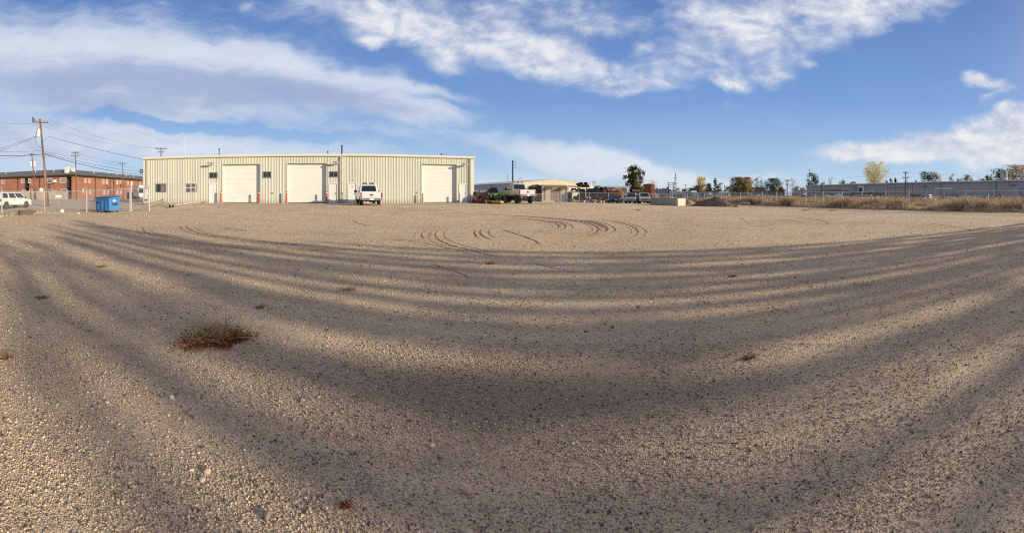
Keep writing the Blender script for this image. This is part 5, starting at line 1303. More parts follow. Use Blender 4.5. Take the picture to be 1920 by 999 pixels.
# parked things at the foot of the brick wall
p = at(131, 92); mb = MB()
th = thing('trash_cart', 'black wheeled trash cart at the end of the board fence', 'trash cart', p, 1.2)
mb.hexa([(-.25, -.28, .08), (.25, -.28, .08), (.25, .28, .08), (-.25, .28, .08)], [(-.32, -.36, 1.0), (.32, -.36, 1.0), (.32, .36, 1.0), (-.32, .36, 1.0)]); mb.build('bin', BLKP, th, bevel=.03); mb = MB(); mb.hexa([(-.34, -.4, 1.0), (.34, -.4, 1.0), (.34, .4, 1.0), (-.34, .4, 1.0)], [(-.3, -.3, 1.1), (.3, -.3, 1.1), (.3, .36, 1.08), (-.3, .36, 1.08)]); mb.build('lid', BLKP, th)
for s in (-1, 1): mb = MB(); mb.lathe([(0, -.03), (.12, -.03), (.12, .03), (0, .03)], (s * .27, .32, .12), 'X', 10); mb.build('wheel', RUBBER, th)
p = at(77.5, 81); th = thing('yard_sign', 'square white sign on two posts in front of the brick wall', 'sign', p, -az(77)); zt = zrow(352.5, 81) - p.z
mb = MB(); mb.tube((0, .05, -.2), (0, .05, zt), .05, n=6); mb.build('post', GREYP, th); mb = MB(); mb.box(-.35, .35, -.02, 0, zt - .6, zt); mb.build('panel', WHITE, th); mb = MB(); mb.box(-.25, .25, -.026, -.021, zt - .25, zt - .18); mb.box(-.25, .2, -.026, -.021, zt - .4, zt - .35); mb.build('lettering', GREYP, th)
p = at(65, 80); th = thing('guy_wire_guard', 'dark strut with sloping guy leaning beside the pole behind the SUV', 'strut', p); mb = MB(); mb.tube((0, 0, -.2), (0.05, 0, 1.7), .09, n=8); mb.build('strut', DARK, th); mb = MB(); mb.tube((0, 0, 1.3), (.75, .3, 0), .03, n=6); mb.build('guy', DARK, th)

# dark hedge-like fence panel right of the dumpster and blue sign on the corner
p = at(249, 98); th = thing('privacy_fence', 'dark privacy fence left of the motorhome', 'fence', p, -az(249)); mb = MB()
for k in range(17): mb.box(-1.4 + k * .165, -1.4 + k * .165 + .15, -.02, .02, -.2, 1.55)
mb.build('boards', M('dark_fence_board', (.06, .045, .035), .9), th); mb = MB(); mb.box(-1.42, 1.42, .021, .08, 1.2, 1.3); mb.build('rail', M('dark_fence_board', (.06, .045, .035), .9), th)
p = at(265, 110); zt = zrow(317.5, 110) - p.z; th = thing('blue_sign', 'small dark blue square sign on a pole at the left edge of the building', 'sign', p, -az(265))
mb = MB(); mb.tube((.2, .1, -.3), (.2, .1, zt), .09, n=8); mb.build('pole', GREYP, th); mb = MB(); mb.box(-.45, .45, -.1, .0, zt - 1.0, zt); mb.build('panel', M('navy_sign', (.02, .04, .16), .4), th, bevel=.03)
mb = MB(); mb.box(-.2, .2, -.108, -.101, zt - .6, zt - .45); mb.build('emblem', WHITE, th)

# ------------------------------------------------------------------ utility poles
def upole(px, d, top_y, label, lean=(0, 0), arms=((.5, 2.2, 0),), r=.15, cans=(), mat=WOOD, ins=True, base=None):
    p = at(px, d) if base is None else base; zt = zrow(top_y, d) - p.z
    th = thing('utility_pole', label, 'utility pole', p, -az(px), 'utility poles')
    L = Vector((lean[0], lean[1], 0))
    mb = MB(); mb.path([Vector((0, 0, -.4)), L * .5 + Vector((0, 0, zt * .5)), L + Vector((0, 0, zt))], r, 10, r * .62); mb.build('pole', mat, th, smooth=True)
    def ax(z): return L * (z / zt) + Vector((0, 0, z))
    for off, wd, ang in arms:
        c = ax(zt - off); dx = Vector((math.cos(ang), math.sin(ang) * .6, 0)) * wd / 2
        tilt = Vector((0, 0, .0)); mb = MB(); mb.cbox(c + Vector((0, -.16, 0)), (wd, .10, .13), rz=ang * .6)
        a = mb.build('crossarm', mat, th)
        mb = MB(); mb.tube(c + dx * .6 + Vector((0, -.2, -.05)), c + Vector((0, -.1, -.65)), .02, n=5); mb.tube(c - dx * .6 + Vector((0, -.2, -.05)), c + Vector((0, -.1, -.65)), .02, n=5); mb.build('brace', GREYP, a)
        if ins:
            for f in (-.95, -.55, .55, .95):
                mb = MB(); mb.lathe([(.02, 0), (.02, .1), (.055, .11), (.06, .2), (.03, .25), (0, .25)], c + dx * f + Vector((0, -.16, .065)), n=8); mb.build('insulator', M('porcelain', (.25, .22, .2), .3), a)
    for off, dx in cans:
        c = ax(zt - off) + Vector((dx, -.05, 0)); mb = MB(); mb.lathe([(.0, -.5), (.22, -.5), (.25, -.46), (.25, .42), (.18, .5), (0, .52)], c, n=14); t_ = mb.build('transformer', M('transformer_grey', (.66, .66, .64), .45), th, smooth=False)
        mb = MB(); mb.tube(c + Vector((-.09, 0, .5)), c + Vector((-.12, 0, .72)), .04, n=6); mb.tube(c + Vector((.09, 0, .5)), c + Vector((.12, 0, .72)), .04, n=6); mb.build('bushing', M('porcelain', (.25, .22, .2), .3), t_)
        mb = MB(); mb.cbox(c + Vector((-dx * .5, .05, 0)), (abs(dx), .08, .3)); mb.build('bracket', GREYP, t_)
    return th, p, zt
bp = P(90.8, 387.2); dm = dist(bp)
MP, mp, mz = upole(90.8, dm, 222.5, 'tall leaning wooden utility pole with white transformer near the SUV', (-1.05, 0.1), ((.45, 2.1, .5),), .17, ((1.75, -.34),), base=bp)
mb = MB(); mb.path([Vector((-.16, -.25, -.4)), Vector((-.55, -.2, (zrow(301, dm) - mp.z)))], .16, 10, .13)
mb.build('stub_pole', M('newer_pole_wood', (.27, .17, .10), .9, .25, 3, .4, 30, streak=True), MP, smooth=True)
def can(c, par):
    mb = MB(); mb.lathe([(0, -.2), (.06, -.2), (.09, .2), (0, .25)], c, n=8); return mb.build('cutout', DARK, par)
can(Vector((-1.75, -.2, mz - .3)), MP); can(Vector((-1.9, -.2, mz - .1)), MP)
mb = MB(); mb.path(spline([(-1.3, -.2, mz - 1.2), (-1.6, -.2, mz - 2.4), (-1.35, -.25, mz - 3.2), (-.9, -.25, mz - 3.6), (-.75, -.2, mz - 3.0), (-.2, -.2, mz - 2.3)], 6), .022, 5); mb.build('drop_wire', BLKP, MP)
upole(67.5, 82, 287, 'leaning pole with two white transformers before the brick building', (-.85, 0), ((.3, 1.1, .2),), .15, ((2.1, -.36), (2.1, .36)))
upole(143.6, 86, 283.5, 'pole with two stacked crossarms at the corner of the brick building', (-.28, 0), ((.35, 1.5, .1), (1.0, 1.7, .1)), .14)
upole(231.2, 112, 304.5, 'thin pole with one crossarm in front of the right brick wing', (-.2, 0), ((.3, 2.3, .1),), .15)
upole(302, 90, 276.6, 'pole with wide crossarm rising behind the cream building', (0, 0), ((.25, 2.5, .1), (1.0, 1.3, .1)), .16)
upole(1476, 122, 336.7, 'wooden pole with crossarm beside the black barn', (0, 0), ((.3, 1.5, .1), (1.5, 1.0, .1)), .19)
upole(1698, 96, 321.5, 'dark pole with two crossarms in front of the grey warehouse', (0, 0), ((.35, 1.1, .2), (1.5, 1.5, -.2)), .14)
upole(1114, 118, 341, 'short pole with crossarm at the right corner of the pale warehouse', (0, 0), ((.1, 1.0, .1),), .1)
upole(1285.3, 160, 345, 'thin dark pole above the pale blue mobile home', (0, 0), ((.3, .6, 0),), .13, ins=False)
upole(1358.7, 170, 346.5, 'thin pole behind the tan gable house', (0, 0), ((.3, .6, 0),), .11, ins=False)
STEEL = M('dark_steel_pole', (.07, .07, .075), .6, .15)
p = at(961.3, 170); zt = zrow(300, 170) - p.z; th = thing('steel_pole', 'tall dark steel transmission pole behind the pale warehouse', 'pole', p); mb = MB(); mb.path([(0, 0, -.5), (0, 0, zt)], .45, 10, .26); mb.build('mast', STEEL, th, smooth=True)
for k, z in enumerate((zt - .8, zt - 2.0, zt - 3.2)): mb = MB(); mb.tube((0, 0, z), (1.4, -.1, z + .1), .06, n=6); mb.build('davit_arm', STEEL, th)
def tower(px, d, top, label, r=.12, arms=()):
    p = at(px, d); zt = zrow(top, d) - p.z; th = thing('lattice_tower', label, 'tower', p); mb = MB()
    for k in range(3):
        a = 2.1 * k; mb.tube((math.cos(a) * .8, math.sin(a) * .8, -.3), (math.cos(a) * .2, math.sin(a) * .2, zt), r, r * .7, n=5)
    n = int(zt / 2)
    for i in range(n):
        z = i * zt / n; s = .8 - .6 * z / zt
        for k in range(3):
            a = 2.1 * k; b = 2.1 * (k + 1); mb.tube((math.cos(a) * s, math.sin(a) * s, z), (math.cos(b) * s, math.sin(b) * s, z + zt / n), r * .45, n=4, cap=False)
    mb.build('lattice', GREYP, th)
    for z, w_ in arms: mb = MB(); mb.tube((-w_, 0, zt - z), (w_, 0, zt - z), r * .7, n=5); mb.build('crossarm', GREYP, th)
tower(951.5, 230, 325, 'thin lattice tower left of the steel pole', .1)
tower(1266.3, 220, 324.5, 'tall thin lattice tower with short arms behind the houses', .13, ((2.5, 1.2), (5.5, 1.5), (8, 1.2)))
p = at(1258, 145); th = thing('substation_frame', 'dark H-frame power structure with crossbars behind the white gabled house', 'power frame', p, 0); zt = zrow(342, 145) - p.z
for s in (-.85, .85): mb = MB(); mb.tube((s, 0, -.3), (s, 0, zt), .17, .14, n=8); mb.build('leg', DARK, th)
for k in range(5): z = zt - .15 - k * .75; mb = MB(); mb.tube((-1.5 + (k % 2) * .3, 0, z), (1.4 - (k % 2) * .3, 0, z), .07, n=6); mb.build('crossbar', DARK, th)
p = at(971.2, 118); th = thing('street_lamp', 'street lamp with curved arm behind the lifted pickup', 'street lamp', p, 0); zt = zrow(338, 118) - p.z
mb = MB(); mb.tube((0, 0, -.3), (0, 0, zt), .13, .08, n=8); mb.build('pole', GREYP, th); mb = MB(); mb.path(spline([(0, 0, zt), (.3, 0, zt + .5), (.75, 0, zt + .7)], 6), .05, 6); mb.build('arm', GREYP, th); mb = MB(); mb.cbox((.85, 0, zt + .68), (.55, .25, .15)); mb.build('lamp_head', GREYP, th, bevel=.03)
p = at(1518.3, 170); th = thing('flood_light_mast', 'thin mast with a lamp beside the tree at the warehouse corner', 'mast', p, 0); zt = zrow(319, 170) - p.z
mb = MB(); mb.tube((0, 0, -.3), (0, 0, zt), .09, .06, n=6); mb.build('pole', GREYP, th); mb = MB(); mb.blob((0, 0, zt), .32, 2, .05, 8); mb.build('lamp_head', GREYP, th)
# radio mast on tripod above the roof
rb = fac(fu(318), -6, BASEZ + EAV + .45); th = thing('antenna_mast', 'thin antenna mast on a tripod standing on the roof of the cream building', 'antenna', rb, -AZ0)
mb = MB(); H_ = 44 * 54 / F; mb.tube((0, 0, 0), (-.05, 0, H_), .035, .025, n=6); mb.build('mast', GALV, th)
for a in (0, 2.1, 4.2): mb = MB(); mb.tube((.55 * math.cos(a), .55 * math.sin(a), -.05), (0, 0, .85), .018, n=5); mb.build('tripod_leg', GALV, th)
mb = MB(); mb.tube((-.45, 0, H_ - .07), (.03, 0, H_), .018, n=5); mb.build('yagi_boom', GALV, th)

# ------------------------------------------------------------------ overhead wires
WIREM = M('wire_black', (.03, .03, .035), .6, .1)
def wire(a, b, sag, r, label, n=18):
    a = Vector(a); b = Vector(b); mb = MB(); pts = []
    for i in range(n + 1):
        f = i / n; q_ = a.lerp(b, f); q_.z -= 4 * sag * f * (1 - f); pts.append(q_ - a)
    mb.path(pts, r * .75, 5); o = mb.build('overhead_wire', WIREM, None, loc=a); tag(o, label, 'overhead wire', 'overhead wires')
def wp(px, py, d): a = az(px); return Vector((d * math.sin(a), d * math.cos(a), zrow(py, d)))
wire(wp(68, 255, 52), wp(-90, 305, 34), .15, .022, 'upper black wire running left and down from the transformer pole')
wire(wp(68, 256, 52), wp(-110, 322, 34), .15, .022, 'lower black wire running left and down from the transformer pole')
wire(wp(83, 288.5, 52), wp(-60, 288, 55), .3, .045, 'thick cable running left from the middle of the leaning pole')
wire(wp(83, 281.5, 52), wp(-60, 276, 55), .4, .018, 'thin wire running left above the thick cable')
wire(wp(83, 289, 52), wp(290, 328, 92), .7, .05, 'thick cable sagging right from the leaning pole past the brick building')
wire(wp(83, 287, 52), wp(290, 324, 92), .5, .03, 'cable just above the thick sagging cable on the right')
wire(wp(83, 284, 52), wp(290, 320, 92), .2, .018, 'thin service wire above the sagging cables')
wire(wp(90, 255.5, 52), fac(UL, -.2, BASEZ + EAV - .05), .15, .03, 'twisted service drop from the leaning pole to the corner of the cream building')
wire(wp(92, 224, 52), wp(302, 276, 90), 1.0, .014, 'topmost thin wire from the leaning pole to the pole behind the building')
wire(wp(62, 231, 52), wp(297, 277, 90), 1.0, .014, 'second thin wire from the leaning pole to the pole behind the building')
wire(wp(62, 231, 52), wp(-60, 214, 50), .5, .014, 'thin high wire leaving the picture at the left from the leaning pole')
for k, (y0, y1) in enumerate(((284.5, 304.8), (287.5, 305.3))):
    wire(wp(143, y0, 86), wp(229.5, y1, 112), .4, .016, ('upper' if k == 0 else 'lower') + ' thin wire between the two poles before the brick wing')
wire(wp(59.5, 289, 82), wp(-60, 296, 78), .6, .018, 'low thin wire running left from the two transformer pole')
for k, (y0, y1) in enumerate(((323, 331), (331, 337), (322.5, 345))):
    wire(wp(1698, y0, 96), wp(2000, y1, 90) if k < 2 else wp(1476, 338, 122), .5, .014, ['top wire running right from the dark pole over the warehouse', 'lower wire running right from the dark pole over the warehouse', 'wire between the dark pole and the pole by the barn'][k])
def stock(mb, name, mat, holder, label, cat, group):
    o = mb.build(name, mat, None)
    o.location = holder.location; o.rotation_euler = holder.rotation_euler
    return tag(o, label, cat, group)
# ------------------------------------------------------------------ machinery beside the pickups
GRN = M('tractor_green', (.075, .26, .045), .4, .08); YEL = M('machine_yellow', (.55, .36, .03), .5, .12, dirt=((.3, .2, .05), .4)); OLIVE = M('olive_paint', (.06, .085, .05), .7, .25); TEAL = M('dull_teal', (.045, .10, .10), .6, .25)
ORNG = M('faded_orange', (.42, .17, .05), .7, .25, dirt=((.2, .09, .05), .5)); SCRAP = M('dark_scrap', (.028, .022, .02), .8, .4); CREAMW = M('faded_cream_paint', (.56, .50, .38), .6, .15)
p = at(932.5, 47.2); th = thing('garden_tractor', 'bright green garden tractor with white wheel hubs beside the silver pickup', 'tractor', p, -az(932) + R(150))
mb = MB(); mb.sideprism([(-.1, .5), (1.15, .5), (1.2, .75), (1.15, 1.0), (.3, 1.12), (-.1, 1.1)], -.33, .33); mb.build('hood', GRN, th, bevel=.06)
mb = MB(); mb.box(-.28, .28, 1.2, 1.24, .58, .95); mb.build('grille', DARK, th)
mb = MB(); mb.box(-.5, .5, -1.0, -.12, .55, .72); mb.box(-.62, -.38, -1.1, -.2, .72, .92); mb.box(.38, .62, -1.1, -.2, .72, .92); mb.build('fender', GRN, th, bevel=.04)
mb = MB(); mb.box(-.25, .25, -.75, -.3, .74, .84); mb.hexa([(-.25, -.82, .84), (.25, -.82, .84), (.25, -.72, .84), (-.25, -.72, .84)], [(-.22, -.92, 1.25), (.22, -.92, 1.25), (.22, -.82, 1.25), (-.22, -.82, 1.25)]); mb.build('seat', YEL, th)
mb = MB(); mb.tube((0, -.02, 1.1), (0, -.2, 1.3), .025, n=6)
for k in range(12):
    a, b = 2 * math.pi * k / 12, 2 * math.pi * (k + 1) / 12; mb.tube((.18 * math.cos(a), -.2 + .06 * math.sin(a), 1.3 + .16 * math.sin(a)), (.18 * math.cos(b), -.2 + .06 * math.sin(b), 1.3 + .16 * math.sin(b)), .018, n=5)
mb.build('steering_wheel', DARK, th)
WR = M('hub_white', (.75, .72, .62), .5, .08)
for x in (-.52, .52): wheel(th, x, -.62, .42, .26, WR, 4)
for x in (-.42, .42): wheel(th, x, .85, .26, .18, WR, 4)
def deck(px, d, rz, lab):
    p = at(px, d); th = thing('mower_deck', lab, 'mower deck', p, rz); mb = MB()
    mb.prism([(-.6, -.42, .12), (.6, -.42, .12), (.72, 0, .12), (.5, .45, .12), (-.5, .45, .12), (-.72, 0, .12)], (0, 0, .2)); mb.build('shell', YEL, th, bevel=.05)
    for x in (-.25, .25): mb = MB(); mb.lathe([(.1, .32), (.1, .46), (0, .47)], (x, 0, 0), n=10); mb.build('pulley', DARK, th)
    for x in (-.55, .55): mb = MB(); mb.lathe([(0, -.04), (.11, -.04), (.11, .04), (0, .04)], (x, -.48, .11), 'X', 10); mb.build('gauge_wheel', RUBBER, th)
deck(919.5, 46.2, .3, 'yellow mower deck lying on the ground left of the green tractor')
deck(933, 44.2, -.5, 'second yellow mower deck lying in front of the green tractor')
def engine_heap(px, d, s, lab, mats, seed, n=14):
    p = at(px, d); th = thing('machine_parts', lab, 'machinery', p, -az(px)); rn = random.Random(seed)
    for k in range(n):
        mb = MB(); c = (rn.uniform(-.9, .9) * s, rn.uniform(-.5, .5) * s, rn.uniform(.15, 1.15) * s); ty = k % 4
        if ty == 0: mb.cbox(c, (rn.uniform(.2, .6) * s, rn.uniform(.2, .5) * s, rn.uniform(.15, .5) * s), rn.uniform(0, 3), rn.uniform(-.3, .3)); nm = 'housing'
        elif ty == 1: r_ = rn.uniform(.12, .28) * s; mb.lathe([(r_ * .5, -.06 * s), (r_, -.06 * s), (r_, .06 * s), (r_ * .5, .06 * s)], (c[0], c[1], max(r_, c[2])), rn.choice('XY'), 14); nm = 'flywheel'
        elif ty == 2: mb.tube(c, (c[0] + rn.uniform(-.7, .7) * s, c[1] + rn.uniform(-.3, .3) * s, .05), .04 * s, n=6); nm = 'strut'
        else: mb.path(spline([c, (c[0] + .3 * s, c[1], c[2] + .25 * s), (c[0] + .5 * s, c[1], c[2] - .1 * s)], 5), .05 * s, 6); nm = 'hose'
        mb.build(nm, mats[k % len(mats)], th)
    mb = MB(); mb.box(-.9 * s, .9 * s, -.45 * s, .45 * s, .02, .2 * s); mb.build('base_frame', DARK, th)
    return th
engine_heap(898, 45.5, .95, 'dark red rusty engine machinery right at the corner of the cream building', [RUST, SCRAP, M('dark_red_paint', (.2, .03, .025), .6)], 4)
engine_heap(907, 46.5, 1.0, 'brown and olive machine parts with hoses in front of the old brown pickup', [OLIVE, RUST, M('tan_machine', (.33, .25, .14), .7), SCRAP], 9, 16)

# ------------------------------------------------------------------ scrap yard behind the back fence
# tall rack with dark scrap on top
p = at(1085, 84); z0 = p.z
th = thing('scrap_rack', 'open rack with flat roof heaped with dark scrap metal behind the back fence', 'rack', p, -az(1085)); q_ = 84 / F
hr = zrow(350.5, 84) - z0
for x in (-2.2, 1.6):
    for y in (-1, 1): mb = MB(); mb.tube((x, y, -.2), (x, y, hr), .07, n=6); mb.build('upright', GALV, th)
mb = MB(); mb.cbox((-.2, 0, hr + .08), (4.8, 2.6, .14), ry=.03); mb.build('roof', SCRAP, th)
rn = random.Random(2)
for k in range(16):
    mb = MB(); mb.cbox((rn.uniform(-.2, 1.9), rn.uniform(-.6, .6), hr + .15 + rn.uniform(0, .8) * (1 - abs(k % 4 - 1.5) * .3)), (rn.uniform(.3, 1.1), rn.uniform(.2, .7), rn.uniform(.08, .4)), rn.uniform(0, 3), rn.uniform(-.4, .4), rn.uniform(-.4, .4)); stock(mb, 'scrap_piece', SCRAP, th, 'black scrap piece heaped on the flat roof of the open scrap rack', 'scrap', 'scrap on the rack roof')
for k in range(9):
    mb = MB(); mb.cbox((rn.uniform(-2, 2), rn.uniform(-.7, .3), hr - .75 + rn.uniform(0, .5)), (rn.uniform(.4, 1.0), .5, rn.uniform(.2, .45)), rn.uniform(0, 3)); stock(mb, 'shelf_item', [ORNG, CREAMW, RUST][k % 3], th, ['faded orange', 'faded cream', 'rusty brown'][k % 3] + ' item on the shelf under the scrap rack roof', 'stored item', ['faded orange', 'faded cream', 'rusty brown'][k % 3] + ' items on the scrap rack shelf')
mb = MB(); mb.box(-2.2, 1.6, -1, 1, hr - 1.05, hr - .95); mb.build('shelf', RUST, th)
def bin_(px, d, w_, dp, h, mat, lab, nm='steel_bin', cat='bin', rz=.1):
    p = at(px, d); th = thing(nm, lab, cat, p, -az(px) + rz); mb = MB(); a, b = w_ / 2, dp / 2
    for x0, x1, y0, y1 in ((-a, a, -b, -b + .06), (-a, a, b - .06, b), (-a, -a + .06, -b + .06, b - .06), (a - .06, a, -b + .06, b - .06)): mb.box(x0, x1, y0, y1, .1, h)
    mb.box(-a + .06, a - .06, -b + .06, b - .06, .1, .18); mb.build('tub', mat, th)
    for y0, y1 in ((-b - .04, -b - .001), (b + .001, b + .04)): mb = MB(); mb.box(-a - .04, a + .04, y0, y1, h - .1, h); mb.build('rim', mat, th)
    for x in (-a * .6, 0, a * .6): mb = MB(); mb.box(x - .04, x + .04, -b - .05, -b - .001, .12, h - .101); mb.build('rib', mat, th)
    for y0, y1 in ((-b + .1, -b + .25), (b - .25, b - .1)): mb = MB(); mb.box(-a, a, y0, y1, -.1, .099); mb.build('skid', DARK, th)
    return th
bin_(1081.5, 81, 1.3, 1.0, 1.25, OLIVE, 'olive green steel bin under the scrap rack')
bin_(1069, 81, .7, .9, 1.9, SCRAP, 'tall dark locker at the right end of the tan shed', 'steel_locker', 'locker')
bin_(1096.5, 80.5, 1.8, 1.1, .75, TEAL, 'low teal trough right of the scrap rack behind the fence', 'steel_trough', 'trough')
bin_(1092, 83, .5, .8, 1.3, TEAL, 'narrow teal box between the olive bin and the teal trough', 'steel_box', 'box')
# dark old lorry with tank body
p = at(1113, 83); th = thing('scrap_lorry', 'dark derelict lorry with rounded tank seen through the back fence', 'lorry', p, -az(1113) + R(84))
mb = MB(); mb.lathe([(0, -1.5), (.6, -1.5), (.85, -1.2), (.9, 0), (.85, 1.1), (.6, 1.4), (0, 1.4)], (0, 0, 1.95), 'Y', 14); mb.build('tank', M('mottled_green_grey', (.07, .075, .06), .8, .45, 2, .6, 9, dirt=((.16, .10, .06), .7)), th, smooth=True)
rn = random.Random(31)
for k in range(12): mb = MB(); mb.cbox((rn.uniform(-.5, .5), rn.uniform(-2.6, -.3), rn.uniform(1.2, 3.0)), (rn.uniform(.2, .6), rn.uniform(.3, 1.1), rn.uniform(.15, .7)), rn.uniform(0, 3), rn.uniform(-.5, .5)); mb.build('body_panel', [SCRAP, RUST, OLIVE, SCRAP][k % 4], th)
mb = MB(); mb.sideprism([(1.7, .8), (3.2, .8), (3.25, 1.5), (2.9, 1.65), (2.7, 2.7), (1.75, 2.75)], -.95, .95); cbn = mb.build('cab', M('dark_green_cab', (.03, .045, .035), .6, .2), th, bevel=.08)
mb = MB(); mb.quad((-.8, 2.9, 1.75), (.8, 2.9, 1.75), (.75, 2.74, 2.55), (-.75, 2.74, 2.55)); mb.v = [(x, y + .05, z) for x, y, z in mb.v]; mb.build('windshield', VGLASS, cbn)
for s in (-1, 1): mb = MB(); mb.quad((s * .96, 1.95, 1.75), (s * .96, 2.75, 1.75), (s * .96, 2.6, 2.5), (s * .96, 1.95, 2.5)); mb.build('side_window', VGLASS, cbn)
mb = MB(); mb.box(-.45, .45, -2.6, 3.1, .65, .95); mb.build('chassis', DARK, th)
for x in (-.85, .85):
    for y in (-1.7, -.7, 2.5): wheel(th, x, y, .5, .28, DARK)
mb = MB(); mb.lathe([(.25, 0), (.25, .2), (0, .22)], (0, -.6, 3.08), n=10); mb.build('hatch', SCRAP, th)
# flat bed trailer
p = at(1131, 82); th = thing('flatbed_trailer', 'dark flatbed trailer loaded with reddish scrap by the blue car', 'trailer', p, -az(1131) + .05); mb = MB(); mb.box(-2.1, 2.1, -1, 1, .85, 1.0); mb.build('deck', DARK, th)
mb = MB(); mb.box(-2.1, 2.1, -.4, .4, .65, .849); mb.build('frame', DARK, th)
for y in (-.85, .85):
    for x in (.5, 1.3): W_ = wheel(th, 0, 0, .38, .22, RIMS); W_.location = (x, y, .38); W_.rotation_euler = (0, 0, R(90) if y > 0 else R(-90))
def heap(px, d, w_, h, lab, mats, seed, n, zb=0):
    p = at(px, d); p.z += zb; rn = random.Random(seed); th = thing('scrap_heap', lab, 'scrap heap', p, -az(px)); per = {}
    for k in range(n):
        u = rn.uniform(-1, 1); z = rn.uniform(0, 1) * (1 - abs(u) ** 1.6) * h
        mb = per.setdefault(k % len(mats), MB()); c = (u * w_ / 2, rn.uniform(-.5, .5) * w_ * .4, z + .1)
        if rn.random() < .4: mb.tube(c, (c[0] + rn.uniform(-1, 1), c[1] + rn.uniform(-.5, .5), c[2] + rn.uniform(-.2, .5)), rn.uniform(.03, .09), n=5)
        else: mb.cbox(c, (rn.uniform(.2, .8), rn.uniform(.2, .6), rn.uniform(.1, .5)), rn.uniform(0, 3), rn.uniform(-.5, .5), rn.uniform(-.5, .5))
    for k, mb in per.items(): tag(mb.build(['rusty_scrap', 'dark_scrap', 'pale_scrap'][k % 3], mats[k], th), kind='stuff')
heap(1132, 83.5, 4.6, 2.0, 'heap of dark red rusty scrap metal on the flatbed trailer', [RUST, SCRAP, M('dark_red_paint', (.2, .03, .025), .6)], 3, 90, 1.0)
heap(1137.5, 90, 1.9, 3.4, 'taller pointed heap of brown scrap behind the flatbed trailer', [RUST, SCRAP, ORNG], 8, 60)
heap(1160, 80, 3.6, .9, 'low scatter of grey and pinkish scrap in front of the rusty mixer drum', [M('pink_grey', (.42, .28, .25), .7), SCRAP, GREYP], 5, 50)
heap(1073, 80, 1.4, .35, 'small pale rubbish pile at the foot of the back fence by the shed', [CREAMW, GREYP, OLIVE], 6, 22)
heap(1111, 78.6, 4.5, .38, 'low pile of pale rubbish along the foot of the back fence', [CREAMW, RUST, GREYP], 7, 40)
heap(1120, 81.3, 4.2, 1.5, 'dark heap of scrap and tyres in front of the derelict lorry', [SCRAP, DARK, OLIVE], 15, 80)
heap(1090, 80.8, 3.0, .8, 'olive and black scrap heap under the scrap rack', [OLIVE, SCRAP, RUST], 16, 50)
p = at(1146, 85); th = thing('container_tank', 'pinkish white square tank behind the blue car', 'tank', p, -az(1146)); zt = zrow(353.5, 85) - p.z; mb = MB(); mb.box(-.5, .55, -.6, .6, .3, zt); mb.build('tank', M('pinkish_white', (.58, .47, .42), .6), th, bevel=.06); mb = MB(); mb.box(-1.1, .7, -.65, .65, zt + .01, zt + .25); mb.build('cover', M('pink_cover', (.55, .38, .33), .7), th); mb = MB(); mb.box(-.6, .65, -.65, .65, -.1, .3); mb.build('pallet', RUST, th)
# rusty mixer drum
p = at(1158.5, 82.5); th = thing('mixer_drum', 'rusty ribbed mixer drum on a stand left of the old white pickups', 'drum', p, -az(1158) + R(75)); mb = MB(); mb.lathe([(0, -1.0), (.75, -1.0), (1.0, -.5), (1.0, .3), (.55, 1.3), (.5, 1.3), (0, .9)], (0, 0, 1.6), 'Y', 16); mb.build('drum', RUST, th)
mb = MB()
for y in (-.5, -.1, .3): mb.lathe([(1.03, y), (1.06, y + .02), (1.06, y + .1), (1.03, y + .12)], (0, 0, 1.6), 'Y', 16)
mb.build('band', ORNG, th); mb = MB(); mb.box(-.7, .7, -.9, -.7, -.1, .9); mb.box(-.7, .7, .3, .5, -.1, .8); mb.build('stand', RUST, th)
p = at(1170.5, 84); th = thing('small_rusty_barrel', 'small rusty barrel on a post right of the mixer drum', 'barrel', p); zt = zrow(352.5, 84) - p.z; mb = MB(); mb.lathe([(0, zt - .55), (.22, zt - .55), (.22, zt), (0, zt)], n=12); mb.build('barrel', RUST, th); mb = MB(); mb.tube((0, 0, -.2), (0, 0, zt - .55), .06, n=6); mb.build('post', RUST, th)
p = at(1192, 92); th = thing('canopy', 'small cream topped canopy above rusty beams behind the white pickups', 'canopy', p, -az(1192)); zt = zrow(356, 92) - p.z; mb = MB(); mb.box(-.8, .8, -.7, .7, zt - .3, zt); mb.build('top', CREAMW, th, bevel=.04)
for x in (-.75, .75):
    for y in (-.6, .6): mb = MB(); mb.tube((x, y, -.2), (x, y, zt - .3), .05, n=5); mb.build('leg', RUST, th)
mb = MB(); mb.box(-1.6, 1.6, -.5, -.35, zt - 1.0, zt - .8); mb.build('beam', RUST, th); mb = MB(); mb.box(-1.9, 1.2, .3, .45, zt - .7, zt - .5); mb.build('beam', RUST, th)
# upright rusty cylindrical tank
p = at(1217, 88); zt = zrow(346.2, 88) - p.z; r_ = 10.7 * 88 / F
th = thing('rusty_tank', 'tall upright rust brown steel tank behind the white pickup', 'tank', p, 0); mb = MB(); mb.lathe([(r_, -.3), (r_, zt - .05)], n=32); o = mb.build('shell', RUST, th, smooth=False)
mb = MB(); mb.lathe([(r_ + .05, zt - .05), (r_ + .05, zt + .05), (r_ * .5, zt + .2), (0, zt + .25)], n=32); mb.build('lid', RUST, th)
mb = MB()
for z in (zt * .33, zt * .66): mb.lathe([(r_ + .002, z), (r_ + .035, z + .01), (r_ + .035, z + .07), (r_ + .002, z + .08)], n=32)
mb.build('hoop', RUST, th); mb = MB()
for s in (-.2, .2): mb.tube((r_ * .7 + s * .7, -r_ * .73 + s * .7, -.2), (r_ * .7 + s * .7, -r_ * .73 + s * .7, zt), .025, n=5)
for k in range(9): mb.tube((r_ * .7 - .14, -r_ * .73 - .14, .3 + k * .3), (r_ * .7 + .14, -r_ * .73 + .14, .3 + k * .3), .015, n=5)
mb.build('ladder', RUST, th)

